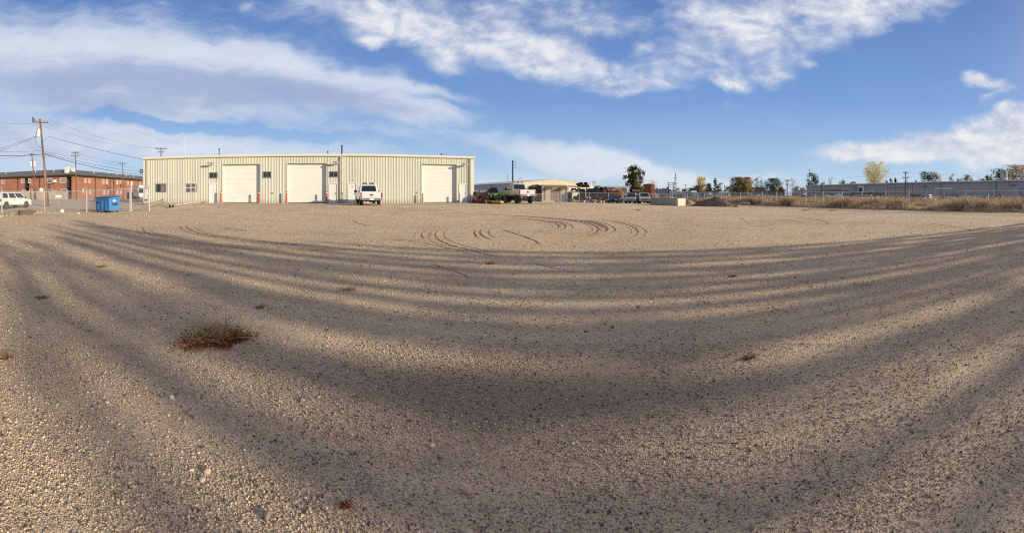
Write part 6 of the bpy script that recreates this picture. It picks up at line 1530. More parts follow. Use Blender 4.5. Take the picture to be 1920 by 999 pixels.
# ------------------------------------------------------------------ concrete loading dock box
pb = P(1268.3, 385.9); rzd = -az(1268) - R(17); L = 48.3 * dist(pb) / F / math.cos(R(17)) * 1.03; pa = pb - Vector((math.cos(rzd), math.sin(rzd), 0)) * L; pa.z = pb.z; hd_ = (385.9 - 372.3) * dist(pb) / F
LD = thing('concrete_dock', 'low grey concrete loading dock with a sunlit right end', 'loading dock', pa, rzd)
dpt = 3.4
mb = MB(); mb.box(0, L, 0, .25, -.3, hd_); mb.box(0, L, dpt - .25, dpt, -.3, hd_); mb.box(0, .25, .25, dpt - .25, -.3, hd_)
for k in range(1, int(L / .62)): mb.box(k * .62 - .02, k * .62 + .02, -.018, -.001, -.1, hd_ - .04)
mb.build('wall', CONC, LD)
mb = MB(); mb.prism([(L + .001, -.02, -.3), (L + .001, dpt, -.3 + hd_ * .0), (L + .001, dpt + .2, hd_ * .55), (L + .001, dpt + .2, hd_ + .03), (L + .001, -.02, hd_ + .03)], (.22, 0, 0)); mb.build('end_panel', M('sunlit_concrete', (.62, .57, .46), .85, .06, 2, .2), LD)  # sunlight painted into the end panel as a paler concrete
mb = MB(); mb.box(.25, L, .25, dpt - .25, -.3, hd_ - .18); mb.build('fill', M('dock_soil', (.33, .26, .18), .95, .2, 2, .5, 30), LD)
mb = MB(); mb.box(-.04, L + .0, -.05, .27, hd_ + .001, hd_ + .09); mb.build('coping', CONC, LD)
# sand heap behind dock, plank, boulder by the fence
def mound(nm, lab, cat, px, py, w_, dp, h, seed, mat, rough=.42, n=44, d=None):
    p = P(px, py) if d is None else at(px, d); rn = random.Random(seed); o_ = [(rn.uniform(0, 6.3), rn.uniform(.7, 2.6), rn.uniform(0, 6.3), rn.uniform(.7, 2.6)) for _ in range(7)]
    V = []; Fc = []
    for j in range(n + 1):
        for i in range(n + 1):
            u, v = i / n * 2 - 1, j / n * 2 - 1; e = max(0, 1 - (abs(u) ** 1.9 + abs(v) ** 2)); e = e ** 1.05
            q_ = sum(math.sin(a + b * 3 * u) * math.cos(c + d_ * 3 * v) for a, b, c, d_ in o_) / 5 + sum(math.sin(a * 3 + b * 11 * u) * math.cos(c * 2 + d_ * 11 * v) for a, b, c, d_ in o_) / 12
            V.append((u * w_ / 2, v * dp / 2, max(-.05, e * h * (1 + rough * 1.6 * q_) + (rn.uniform(-.05, .05) * min(1, h * 1.3) if e > 0 else -.05))))
    for j in range(n):
        for i in range(n): a = j * (n + 1) + i; Fc.append((a, a + 1, a + n + 2, a + n + 1))
    o = np_mesh(nm, np.array(V), np.array(Fc), mat, loc=p); o.rotation_euler = (0, 0, -az(px)); return tag(o, lab, cat)
DIRT = M('dark_soil_heap', (.17, .135, .095), .95, .35, 1.5, .8, 14, dirt=((.33, .27, .16), .6))
mound('dirt_mound', 'large mound of dark soil and grass clods at the edge of the lot', 'dirt mound', 1342, 386.9, 5.6, 3.0, .98, 3, DIRT)
rn = random.Random(12); q0 = P(1342, 386.9)
for k in range(46):
    u, v = rn.uniform(-1, 1), rn.uniform(-1, .2); hh = max(0, 1 - abs(u) ** 1.9 - v * v) * .85; s = rn.uniform(.06, .2)
    mb = MB(); mb.blob((0, 0, 0), s, 300 + k, .35, 6, (1.2, .9, .7)); rx = Matrix.Rotation(-az(1342), 3, 'Z') @ Vector((u * 3.0, v * 1.5, 0))
    o = mb.build('soil_clod', DIRT, None, loc=(q0.x + rx.x, q0.y + rx.y, q0.z + hh)); tag(o, 'clod of dark soil lying on the large mound at the lot edge', 'soil clod', 'clods on the large soil mound')
mound('dirt_mound', 'small dark soil heap at the left foot of the large mound', 'dirt mound', 1315, 386, 3.0, 1.6, .5, 6, DIRT)
mound('sand_heap', 'pale sand heap behind the concrete loading dock', 'sand heap', 1254, 371, 4.2, 3, 1.35, 5, M('pale_sand', (.45, .36, .24), .95, .15, 2, .5, 20), .15, d=74)
mound('sand_heap', 'low tan heap beside the sunlit end of the loading dock', 'sand heap', 1289, 383.2, 3.0, 2, .68, 9, M('tan_sand', (.43, .32, .21), .95, .25, 2, .5, 20), .3)
DEB = M('broken_concrete', (.46, .41, .36), .9, .2, 3, .5, 30)
for k, (px, py, s, lab, mt) in enumerate([(1384, 383.8, .42, 'pale slab piece at the left of the broken concrete by the weeds', CREAMW), (1393, 384.2, .62, 'largest lump of broken pinkish concrete by the weeds', DEB), (1401, 384.3, .5, 'broken concrete lump at the right end of the rubble by the weeds', DEB), (1291, 386.2, .35, 'flat pale plank-like slab right of the dock', CREAMW), (1300, 384.5, .45, 'second flat pale slab right of the dock', CREAMW)]):
    mb = MB(); mb.blob((0, 0, s * .35), s, 20 + k, .25, 8, (1.3, .9, .55) if k not in (0, 3, 4) else (1.8, .8, .25)); o = mb.build('concrete_rubble', mt, None, loc=P(px, py)); tag(o, lab, 'rubble', 'broken concrete by the weeds')

# ------------------------------------------------------------------ storage yard before the grey warehouse
TARP = M('white_tarp', (.66, .68, .76), .5, .08, 3); LUM = M('pale_lumber', (.45, .31, .15), .8, .2, 2); REDU = M('rack_red', (.35, .06, .03), .6, .2)
def bundle(px, d, w_, h, lab, seed, mat=TARP):
    p = at(px, d); th = thing('wrapped_bundle', lab, 'wrapped bundle', p, -az(px), 'white wrapped bundles'); rn = random.Random(seed); n = 22; V = []; Fc = []
    mb = MB(); mb.box(-w_ / 2, w_ / 2, -.9, .9, -.1, .3); mb.build('pallet', OLDT, th)
    for j in range(9):
        for i in range(n):
            a = 2 * math.pi * i / n; f = j / 8; rr_ = (1 - .25 * f ** 4 - (1 if j == 8 else 0) * .6) * (1 + rn.uniform(-.05, .05)); c, s_ = math.cos(a), math.sin(a); sq = 1 / max(abs(c), abs(s_)) ** .7
            V.append((c * sq * w_ / 2 * rr_, s_ * sq * .8 * rr_, .3 + (h - .3) * f * (1 + rn.uniform(-.02, .02))))
    for j in range(8):
        for i in range(n): Fc.append((j * n + i, j * n + (i + 1) % n, (j + 1) * n + (i + 1) % n, (j + 1) * n + i))
    mb = MB(); mb.add(V, Fc); mb.add(V[-n:], [tuple(range(n))]); mb.build('wrap', mat, th, smooth=True)
bundle(1549.5, 92, 1.5, 1.75, 'leftmost white wrapped bundle behind the fence', 1); bundle(1559, 93, 1.0, 1.55, 'narrow white wrapped bundle between the two big ones', 2); bundle(1572, 92, 2.0, 1.95, 'tallest white wrapped bundle behind the fence', 3); bundle(1581, 91, 1.3, 1.0, 'low white wrapped bundle at the right of the wrapped row', 4)
bundle(1605, 92, 3.0, .75, 'low pale wrapped stack right of the white bundles', 5, M('pale_grey_tarp', (.5, .52, .55), .6))
def rack(px0, px1, d, top, lab, load, seed, upr=GREYP, levels=3, posts=4, rz=0):
    pa, pb = at(px0, d), at(px1, d); v = pb - pa; L = math.hypot(v.x, v.y); c = pa; zt = zrow(top, d) - c.z; rn = random.Random(seed)
    th = thing('storage_rack', lab, 'storage rack', c, math.atan2(v.y, v.x) + rz, 'storage racks in the yard')
    for i in range(posts):
        x = L * i / (posts - 1)
        mb = MB(); mb.box(x - .06, x + .06, -.06, .06, -.2, zt); mb.box(x - .06, x + .06, 1.2, 1.32, -.2, zt)
        for l in range(levels): z = zt * (l + .6) / (levels + .3); mb.box(x - .05, x + .05, -.6, 1.199, z, z + .1)
        mb.build('upright', upr, th)
    for l in range(levels):
        z = zt * (l + .6) / (levels + .3) + .1
        for k in range(rn.randint(3, 5)):
            w_ = rn.uniform(.45, .95) * L; x0 = rn.uniform(0, L - w_); mb = MB(); y = -.5 + .4 * (k % 4); h = rn.uniform(.08, .3)
            mb.box(x0, x0 + w_, y, y + .36, z + .002, z + h); mt = load[(k + l) % len(load)]; cn = mt.name.replace('_', ' '); stock(mb, 'stacked_stock', mt, th, 'length of stock stacked on the ' + lab.split(' beside')[0].split(' nearest')[0].split(' behind')[0].split(' with')[0].split(' below')[0] + ', ' + {'black_iron': 'black', 'grey_paint': 'grey', 'dark_scrap': 'very dark', 'rusty_steel': 'rusty', 'white_paint': 'white', 'pale_lumber': 'pale lumber', 'faded_orange': 'orange'}[mt.name], 'stacked stock', cn + ' stock on the ' + lab[:22])
rack(1503, 1536, 97, 356.3, 'dark flat-topped storage rack nearest the warehouse corner', [DARK, GREYP, SCRAP], 1, DARK, 2, 4)
rack(1538, 1593, 99, 353.5, 'long thin grey storage rack behind the white bundles', [GREYP, DARK, RUST], 2, GREYP, 3, 5)
rack(1596, 1662, 94, 358, 'long low storage rack with white and dark stock below the exhaust fans', [WHITE, DARK, GREYP, SCRAP], 3, DARK, 2, 5)
rack(1664, 1711, 92, 347.5, 'tall lumber rack with red uprights beside the dark pole', [LUM, LUM, ORNG, WHITE], 4, REDU, 3, 4)
for px, d, w_, h, mat, lab in [(1672, 88, 1.8, 1.2, M('navy_paint', (.03, .04, .08), .3), 'dark navy crate below the lumber rack'), (1686, 88, 2.4, 1.35, M('teal_grey', (.22, .29, .3), .5), 'teal grey crate in the middle below the lumber rack'), (1703, 88, 1.6, 1.3, M('light_blue_paint', (.25, .34, .5), .5), 'light blue crate right of the dark pole'), (1717, 89, 2.2, 1.75, SCRAP, 'black covered stack right of the lumber rack'), (1632, 90, 1.6, 1.0, DARK, 'black crate under the long low rack'), (1652, 90, 1.4, 1.1, OLIVE, 'olive crate at the right end of the long low rack'), (1647, 91, 1.0, 1.2, GREYP, 'grey crate beside the olive crate'), (1808, 82, 1.6, 1.3, M('rust_brown_crate', (.22, .16, .11), .8), 'brown crate stack right of the blue container')]:
    bin_(px, d, w_, 1.1, h, mat, lab, 'crate', 'crate', .0)
rn = random.Random(77)
for k in range(34):
    px = 1506 + k * 11.9 + rn.uniform(-3, 3)
    if 1540 < px < 1590 or 1775 < px < 1800: continue
    d = rn.uniform(80, 98); p = at(px, d); w_, h_ = rn.uniform(.6, 2.2), rn.uniform(.9, 1.9); kind = k % 5
    mt, cn = [(WHITE, 'white'), (SCRAP, 'black'), (GREYP, 'grey'), (M('teal_grey', (.22, .29, .3), .5), 'teal grey'), (LUM, 'pale wooden'), (RUST, 'rusty'), (M('navy_paint', (.03, .04, .08), .3), 'navy blue')][rn.randrange(7)]
    th = thing('yard_pallet', cn + ' stock on a pallet in the storage yard before the grey warehouse', 'pallet load', p, rn.uniform(-.4, .4), cn + ' pallet loads in the storage yard')
    mb = MB(); mb.box(-w_ / 2, w_ / 2, -.5, .5, -.1, .14); mb.build('pallet', OLDT, th)
    mb = MB()
    if kind == 0:
        for j in range(5): mb.tube((-w_ / 2, -.4 + j * .2, .25), (w_ / 2, -.4 + j * .2, .25), .09, n=6); mb.tube((-w_ / 2, -.3 + j * .15, .42), (w_ / 2, -.3 + j * .15, .42), .09, n=6)
    elif kind == 1: mb.lathe([(0, .15), (.42, .15), (.42, h_), (.36, h_ + .05), (0, h_ + .05)], n=14)
    elif kind == 2: mb.hexa([(-w_ / 2, -.45, .15), (w_ / 2, -.45, .15), (w_ / 2, .45, .15), (-w_ / 2, .45, .15)], [(-w_ / 2 + .1, -.35, h_), (w_ / 2 - .15, -.4, h_ * .9), (w_ / 2 - .1, .35, h_ * .92), (-w_ / 2 + .1, .4, h_)])
    else:
        mb.box(-w_ / 2, w_ / 2, -.45, .45, .15, h_ * .55); mb.box(-w_ / 2 + .1, w_ / 2 * .5, -.4, .4, h_ * .551, h_)
    mb.build('load', mt, th)
# blue container office with a white end and lean-to canopy
p = at(1787, 84); th = thing('blue_container', 'blue storage container with a pale lilac panel near the canopy', 'container', p, -az(1787)); mb = MB(); mb.box(-1.3, 1.3, 0, 3.5, -.1, 1.72)
for k in range(12): mb.box(-1.3 + k * .22, -1.3 + k * .22 + .1, -.04, -.001, .05, 1.65)
mb.build('shell', M('container_blue', (.07, .13, .26), .5, .12), th); mb = MB(); mb.box(-1.0, .65, -.07, -.042, .1, 1.45); mb.build('panel', M('lilac_panel', (.42, .42, .54), .6), th)
for x in (-.35, .2): mb = MB(); mb.tube((x, -.09, .1), (x, -.09, 1.45), .02, n=5); mb.build('lock_bar', GREYP, th)
p = at(1770, 86); th = thing('yard_canopy', 'long low grey canopy roof over shelves left of the blue container', 'canopy', p, -az(1770)); zt = zrow(354, 86) - p.z
mb = MB(); mb.hexa([(-2.3, -.8, zt - .25), (2.0, -.8, zt - .2), (2.0, 1.8, zt), (-2.3, 1.8, zt - .05)], [(-2.3, -.8, zt - .12), (2.0, -.8, zt - .05), (1.6, 1.8, zt + .25), (-1.6, 1.8, zt + .2)]); mb.build('roof', M('grey_canopy', (.26, .25, .24), .6), th)
for x in (-2.2, -.8, .6, 1.9): mb = MB(); mb.tube((x, -.6, -.2), (x, -.6, zt - .2), .05, n=6); mb.build('post', M('navy_paint', (.03, .04, .08), .3), th)
for k in range(8): mb = MB(); x = -2.1 + k * .5; mb.box(x, x + .42, -.4, .3, .0, .7 + .5 * ((k * 7) % 3) / 2); stock(mb, 'stored_box', [M('teal_grey', (.22, .29, .3), .5), WHITE, M('navy_paint', (.03, .04, .08), .3), GREYP][k % 4], th, ['teal grey', 'white', 'navy blue', 'grey'][k % 4] + ' box stored under the long grey canopy', 'box', ['teal grey', 'white', 'navy blue', 'grey'][k % 4] + ' boxes under the grey canopy')
bin_(1733, 86, .8, .9, 1.05, WHITE, 'small white crate at the left end of the grey canopy', 'crate', 'crate', 0)
# boat trailer like long black awning at far right
p = at(1905, 62); th = thing('black_awning', 'long low black awning with machines below it at the right edge', 'awning', p, -az(1905)); zt = zrow(357.3, 62) - p.z
mb = MB(); mb.cbox((0, 0, zt), (6.0, 2.6, .1), ry=-.02, rx=.05); mb.build('roof', SCRAP, th)
for x in (-2.4, -.9, .6, 2.2): mb = MB(); mb.tube((x, -1.0, -.2), (x, -1.0, zt), .05, n=6); mb.build('post', GREYP, th)
for k in range(9):
    mb = MB(); x = -2.6 + k * .6; mb.box(x, x + .5, -.7, .4, .0, .6 + .6 * ((k * 5) % 4) / 3); stock(mb, 'stored_machine', [DARK, WHITE, SCRAP, OLIVE, GREYP][k % 5], th, ['black', 'white', 'very dark', 'olive', 'grey'][k % 5] + ' machine housing stored under the long black awning', 'machine', ['black', 'white', 'very dark', 'olive', 'grey'][k % 5] + ' machines under the black awning')
mb = MB(); mb.lathe([(0, -.15), (.42, -.15), (.45, 0), (.42, .15), (0, .15)], (-2.6, -.8, .75), 'Y', 14); stock(mb, 'spare_wheel', RUBBER, th, 'black tyre standing at the left end under the long black awning', 'tyre', None)
p = at(1915, 76); th = thing('white_trailer', 'white box trailer top behind the black awning at the right edge', 'trailer', p, -az(1915)); zt = zrow(350, 76) - p.z; mb = MB(); mb.box(-1.6, 1.6, -.8, 1.0, .7, zt); mb.build('body', M('lilac_panel', (.42, .42, .54), .6), th, bevel=.05); mb = MB(); mb.box(-.3, .3, -.83, -.801, 1.4, zt - .2); mb.build('door', GREYP, th); mb = MB(); mb.box(-1.5, 1.5, -.5, .7, .5, .699); mb.build('frame', DARK, th)
for y in (-.7, .9): W_ = wheel(th, 0, 0, .36, .2); W_.location = (.3, y, .36); W_.rotation_euler = (0, 0, R(-90 if y < 0 else 90))
# ------------------------------------------------------------------ trees
LEAF = MA('leaf_face', .8, .5); BARK = M('tree_bark', (.12, .095, .07), .95, .3, 3, .5, 20)
PBARK = M('pale_bark', (.30, .27, .22), .95, .2, 3, .5, 20)
def tree(label, base, h, wd, pal, seed, n=3500, ls=.28, tf=.22, shape='round', bare=0.0, name='tree', bark=BARK, limbs=9, group=None, sig=.085, low=0.0):
    rg = np.random.default_rng(seed); rn = random.Random(seed)
    th = thing(name, label, 'tree', base, 0, group)
    mb = MB(); r0 = max(.10, h * .022); top = h * (.9 if shape == 'column' else .72)
    sw = [Vector((0, 0, -.3))]
    for k in range(1, 7): sw.append(Vector((rn.uniform(-.03, .03) * h * k / 6, rn.uniform(-.03, .03) * h * k / 6, top * k / 6)))
    mb.path(sw, r0, 8, r0 * .25)
    tips = []
    for i in range(limbs):
        f = tf + (1 - tf) * (i + .5) / limbs * .95; a = i * 2.4 + rn.uniform(-.4, .4)
        zc_ = f * h
        if shape == 'round': R_ = wd / 2 * math.sqrt(max(.05, 1 - ((f - (tf + 1) / 2 - .02) / ((1 - tf) / 2 + .08)) ** 2))
        elif shape == 'cone': R_ = wd / 2 * max(.08, (1 - f) / (1 - tf)) ** .8
        elif shape == 'vase': R_ = wd / 2 * (.35 + .65 * sstep(tf, .75, f)) * (1 if f < .85 else .75)
        else: R_ = wd / 2 * (1 if f < .8 else .6)
        R_ *= rn.uniform(.65, 1.05)
        st_f = max(0.08, f - (.22 if shape in ('round', 'vase') else .05)); k = st_f * h / top * 6; k = min(5.99, k); s0 = sw[int(k)].lerp(sw[int(k) + 1], k - int(k))
        e = Vector((math.cos(a) * R_ * .8, math.sin(a) * R_ * .8, min(h * .97, zc_))); m_ = (s0 + e) / 2 + Vector((0, 0, .04 * h * (1 if shape != 'cone' else -.3)))
        lm = spline([s0, m_, e], 4); mb.path(lm, r0 * .42 * (1 - f * .5), 6, r0 * .10, cap=False)
        for j in range(4 + (3 if bare else 0)):
            q_ = lm[rn.randint(2, len(lm) - 1)]; t2 = q_ + Vector((rn.gauss(0, 1), rn.gauss(0, 1), rn.gauss(.35, .7))) * wd * .13; t2.z = min(t2.z, h * .97)
            mb.path([q_, (q_ + t2) / 2 + Vector((0, 0, .02 * h)), t2], r0 * .14, 4, r0 * .04, cap=False); tips.append((t2, rn.random()))
            if bare:
                for _ in range(5): t3 = t2 + Vector((rn.gauss(0, 1), rn.gauss(0, 1), rn.gauss(.6, .7))) * wd * .07; mb.tube(t2, t3, r0 * .05, r0 * .02, n=3, cap=False)
        tips.append((e, rn.random()))
    mb.build('trunk', bark, th, smooth=True)
    if n:
        T = np.array([t_[0][:] for t_ in tips]); tone = np.array([t_[1] for t_ in tips])
        pick = rg.integers(0, len(T), n); c = T[pick] + rg.normal(0, 1, (n, 3)) * np.array([wd, wd, min(h, wd * 1.3)]) * sig
        c[:, 2] = np.maximum(c[:, 2], h * max(low, tf * .5)); c[:, 2] = np.where(c[:, 2] > h, h * (1 - rg.beta(1, 5, n) * .35), c[:, 2])
        s = ls * rg.uniform(.6, 1.4, (n, 1)); u = rg.normal(0, 1, (n, 3)); u /= np.linalg.norm(u, axis=1, keepdims=True); v = np.cross(u, rg.normal(0, 1, (n, 3))); v /= np.linalg.norm(v, axis=1, keepdims=True)
        V = np.stack([c - u * s * .5, c + v * s * .35, c + u * s * .5, c - v * s * .35], 1).reshape(-1, 3); Fc = np.arange(4 * n).reshape(n, 4)
        pal = np.array(pal); ci = np.clip(tone[pick] * len(pal) + rg.normal(0, .5, n), 0, len(pal) - 1e-3).astype(int)
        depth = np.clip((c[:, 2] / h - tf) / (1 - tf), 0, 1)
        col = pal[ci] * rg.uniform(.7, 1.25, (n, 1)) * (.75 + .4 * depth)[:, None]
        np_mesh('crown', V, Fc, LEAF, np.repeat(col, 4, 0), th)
    return th
GREEN = [(.05, .07, .025), (.085, .11, .035), (.13, .145, .045), (.19, .19, .07)]
OLV = [(.14, .14, .05), (.23, .21, .07), (.34, .27, .09), (.22, .20, .07)]
GOLD = [(.66, .50, .14), (.76, .60, .20), (.80, .67, .28), (.60, .48, .15)]
ORA = [(.24, .16, .05), (.44, .26, .07), (.58, .36, .10), (.30, .23, .07)]
DKG = [(.035, .05, .028), (.05, .068, .034), (.075, .085, .042)]
PALEL = [(.36, .31, .20), (.44, .37, .23), (.28, .26, .18)]
def T(px, d, top, wpx, pal, label, seed, shape='round', **kw):
    p = at(px, d); h = zrow(top, d) - p.z; return tree(label, p, h, wpx * d / F, pal, seed, shape=shape, **kw)
T(1188.5, 98, 309.5, 40, GREEN, 'large dark green cottonwood standing behind the white pickups', 21, 'vase', n=5200, ls=.30, tf=.28, limbs=11, sig=.05, name='cottonwood_tree')
T(1197, 96, 342, 26, OLV, 'low yellowish green bush tree at the foot of the cottonwood', 22, 'round', n=2200, ls=.26, tf=.06, limbs=8)
T(1225, 120, 335, 22, PALEL, 'bare grey tree behind the rusty tank', 23, 'round', n=120, ls=.2, bare=1, limbs=10, tf=.3)
T(1317, 150, 331, 24, GOLD, 'upright yellow-green tree behind the low pale house', 24, 'round', n=2600, ls=.34, tf=.15, limbs=9, name='yellow_green_tree')
T(1303, 150, 347, 18, OLV, 'low olive tree left of the yellow-green tree', 25, 'round', n=1700, ls=.32, tf=.1)
T(1329, 140, 343, 14, DKG, 'dark shrub-like tree right of the yellow-green tree', 26, 'round', n=1800, ls=.3, tf=.05)
T(1341, 160, 332, 13, GREEN, 'sparse tall conifer above the dark roofed house', 27, 'cone', n=800, ls=.34, tf=.2, limbs=12, sig=.06, name='conifer_tree')
T(1347, 165, 342, 12, DKG, 'dark small tree right of the sparse conifer', 28, 'round', n=900, ls=.32, tf=.1)
T(1382, 125, 331.5, 29, OLV, 'olive round tree forming the left half of the autumn pair', 29, 'round', n=3200, ls=.32, tf=.1, limbs=11)
T(1397, 122, 332, 38, ORA, 'orange round tree forming the right half of the autumn pair', 30, 'round', n=4600, ls=.30, tf=.06, limbs=12, name='orange_tree')
T(1419, 165, 328.5, 14, PALEL, 'thin half bare tree right of the orange tree', 31, 'round', n=420, ls=.3, bare=1, limbs=9, tf=.3)
T(1429, 165, 335, 12, PALEL, 'second thin half bare tree left of the round green tree', 32, 'round', n=260, ls=.3, bare=1, limbs=8, tf=.3)
T(1449, 128, 334, 36, [(.04, .055, .018), (.07, .085, .025), (.13, .12, .035)], 'round green tree behind the small brick red house', 33, 'round', n=4200, ls=.3, tf=.08, limbs=12)
T(1486, 175, 333.5, 17, PALEL, 'bare whitish tree right of the pole by the barn', 34, 'round', n=200, ls=.28, bare=1, limbs=10, tf=.25, bark=PBARK)
T(1524, 232, 324, 24, [(.07, .085, .06), (.11, .12, .085), (.05, .06, .04)], 'grey-green tree above the left corner of the grey warehouse', 35, 'round', n=2000, ls=.55, tf=.2, limbs=10)
T(1557, 235, 330.5, 16, PALEL, 'bare pale tree above the grey warehouse left of the green bushes', 36, 'vase', n=160, ls=.4, bare=1, limbs=11, tf=.2, bark=PBARK)
T(1581, 225, 337, 17, OLV, 'low olive green tree top above the grey warehouse', 37, 'round', n=1500, ls=.5, tf=.2)
T(1601, 225, 340, 18, OLV, 'low yellowish tree top left of the big golden tree', 38, 'round', n=1300, ls=.5, tf=.2)
T(1640, 205, 302.5, 60, GOLD, 'big golden yellow tree spreading above the grey warehouse', 39, 'vase', n=7500, ls=.38, tf=.12, limbs=24, sig=.055, name='golden_tree', bark=PBARK)
for k, (px, top, wp_) in enumerate([(1662, 337, 8), (1670, 333, 8), (1679, 331, 9)]):
    T(px, 200, top, wp_, DKG, ['leftmost', 'middle', 'rightmost'][k] + ' of three small dark conifers right of the golden tree', 40 + k, 'cone', n=1100, ls=.45, tf=.1, limbs=12, name='conifer_tree')
T(1740, 180, 321, 32, [(.03, .045, .03), (.045, .06, .035), (.07, .075, .05)], 'dark green tree above the warehouse with the round vents before it', 44, 'round', n=2800, ls=.42, tf=.2, limbs=12)
T(1757, 182, 323, 26, ORA + PALEL, 'brownish thin tree right of the dark green tree', 45, 'cone', n=1500, ls=.42, tf=.2, limbs=12)
T(1784.5, 185, 326, 13, PALEL, 'small pale tree alone above the middle of the warehouse', 46, 'round', n=800, ls=.4, tf=.3, limbs=8)
T(1809, 178, 327, 25, OLV, 'small olive tree right of the pale tree above the warehouse', 47, 'round', n=1600, ls=.42, tf=.25)
T(1820, 180, 333, 11, PALEL, 'tiny pale tree beside the small olive tree', 48, 'round', n=500, ls=.4, tf=.3)
T(1877, 168, 316.5, 50, [(.05, .06, .045), (.08, .085, .055), (.06, .065, .035)], 'large grey-green tree left of the rusty tree at the right edge', 49, 'round', n=5000, ls=.40, tf=.2, limbs=14)
T(1910, 160, 309.5, 58, ORA + [(.12, .12, .04)], 'large rust coloured tree at the right edge above the warehouse', 50, 'round', n=6000, ls=.40, tf=.2, limbs=15)
for k, (px, d, top, w_) in enumerate([(1232, 200, 352.5, 8), (1238, 205, 353, 7), (1244, 210, 352, 9), (1269, 230, 352, 12), (1250, 230, 350.5, 9)]):
    T(px, d, top, w_, DKG if k < 3 else OLV, 'distant %s tree behind the slate blue roof, %s' % ('dark' if k < 3 else 'olive', ['leftmost of the dark ones', 'middle one of the dark ones', 'rightmost of the dark ones', 'right of the lattice tower', 'behind the H-frame'][k]), 60 + k, 'cone' if k < 3 else 'round', n=600, ls=.5, tf=.1, name='distant_tree')
for k, (px, d, top, w_, pal_) in enumerate([(1284, 260, 354, 20, OLV), (1296, 270, 352.5, 16, DKG), (1366, 250, 349, 18, OLV), (1425, 260, 347, 24, OLV), (1465, 250, 350, 16, ORA), (1494, 255, 349, 18, PALEL), (1505, 260, 352, 14, OLV), (1541, 240, 341, 14, PALEL), (1592, 240, 342, 16, DKG), (1697, 220, 338, 14, OLV), (1716, 215, 337, 12, PALEL), (1796, 205, 335, 14, OLV), (1840, 200, 333, 18, OLV), (1852, 195, 328, 20, GREEN)]):
    T(px, d, top, w_, pal_, 'tree of the loose line far behind the yards and the grey warehouse', 140 + k, 'round', n=1300, ls=.5, tf=.12, limbs=9, group='far line of background trees', name='background_tree')
# a row of trees just outside the picture on the right; the evening sun throws their shadows across the lot
SHT = [(11.4, .9, 15, .3, 22), (10.5, 1.1, 18, .15, 30), (9.8, .7, 14, .2, 44), (9.0, 1.1, 19.5, .12, 50), (8.3, .8, 13, .25, 48), (7.7, .9, 20, .12, 46), (7.15, .45, 17, .2, 40), (6.75, .3, 19, .4, 30), (6.3, .45, 12.5, .3, 44), (5.65, .4, 19, .2, 40),
       (5.15, .25, 16, .5, 34), (4.8, .6, 19, .12, 46), (4.2, .4, 14, .3, 42), (3.65, .65, 18, .15, 46), (2.9, .7, 17, .2, 18), (2.3, 1.4, 19, .12, 26), (1.3, .8, 17, .2, 18), (-.9, .5, 15, .3, 40), (-4.0, 1.5, 18, .12, 44)]
rn = random.Random(40)
ADJ = ['tall', 'short', 'broad', 'thin', 'leaning', 'dense', 'sparse', 'young', 'old']
for k, (w_, wd, h, tf, dn) in enumerate(SHT):
    x = rn.uniform(41, 52); y = w_ - .1726 * x
    tree('poplar standing in the row outside the right edge of the photo', (x, y, gz(x, y)), h, wd * 1.25, OLV, 80 + k, int(.8 * dn * wd * h), .34, tf, 'column', name='poplar_tree', limbs=20, group='poplars along the right side of the lot', sig=.16)

# ------------------------------------------------------------------ dry weeds along the right fence (nobody could count them)
def weeds(name, label, sampler, n, seed, pal, hmean, lean=.28, wid=.022):
    rg = np.random.default_rng(seed); p, hs = sampler(rg, n); n = len(p)
    h = hmean * hs * rg.uniform(.45, 1.25, n); a = rg.uniform(0, 2 * np.pi, n); L = rg.normal(0, lean, (n, 2)) * h[:, None]
    z0 = gzv(p[:, 0], p[:, 1]) - .03; dx = np.stack([np.cos(a), np.sin(a)], 1) * wid * rg.uniform(.6, 1.6, (n, 1))
    b0 = np.column_stack([p - dx, z0]); b1 = np.column_stack([p + dx, z0]); m = p + L * .4
    m0 = np.column_stack([m - dx * 1.2, z0 + h * .55]); m1 = np.column_stack([m + dx * 1.2, z0 + h * .55]); tp = p + L; t0 = np.column_stack([tp - dx * .8, z0 + h]); t1 = np.column_stack([tp + dx * .8, z0 + h])
    V = np.stack([b0, b1, m1, m0, t1, t0], 1).reshape(-1, 3); k = np.arange(n)[:, None] * 6
    Fc = np.concatenate([k + np.array([[0, 1, 2, 3]]), k + np.array([[3, 2, 4, 5]])])
    pal = np.array(pal); f = np.sin(p[:, 0] * .9 + p[:, 1] * .35) + np.sin(p[:, 1] * .53 + 1.1) + rg.normal(0, .7, n); ci = np.clip((f / 4 + .5) * len(pal), 0, len(pal) - 1e-3).astype(int)
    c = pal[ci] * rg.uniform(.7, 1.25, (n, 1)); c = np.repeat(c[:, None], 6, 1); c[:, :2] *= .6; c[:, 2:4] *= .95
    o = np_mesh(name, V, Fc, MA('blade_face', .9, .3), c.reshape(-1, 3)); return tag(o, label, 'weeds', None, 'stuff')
STRAW = [(.74, .60, .36), (.84, .70, .45), (.78, .62, .39), (.60, .46, .27)]
RUSTW = [(.38, .21, .11), (.46, .29, .15), (.30, .18, .10), (.56, .40, .22)]
def s_front(rg, n):   # pale grass in a ragged strip right at the fence
    y = rg.uniform(10, 78, n); e = 36.3 + .5 * np.sin(y * .7) + .4 * np.sin(y * 1.9 + 1); x = e + np.abs(rg.normal(0, 1.7, n)); hs = .45 + .4 * np.sin(y * .45) ** 2 + .35 * np.sin(x * 2.1 + y * 1.3) * np.sin(y * 2.3) + rg.normal(0, .22, n); hs = hs * (.55 + .6 * np.clip(np.sin(y * 1.37 + 2 * np.sin(y * .31)) + .4, 0, 1)); return np.stack([x, y], 1), np.clip(hs, .15, 1.25) * np.clip((x - e) / .8 + .35, .3, 1)
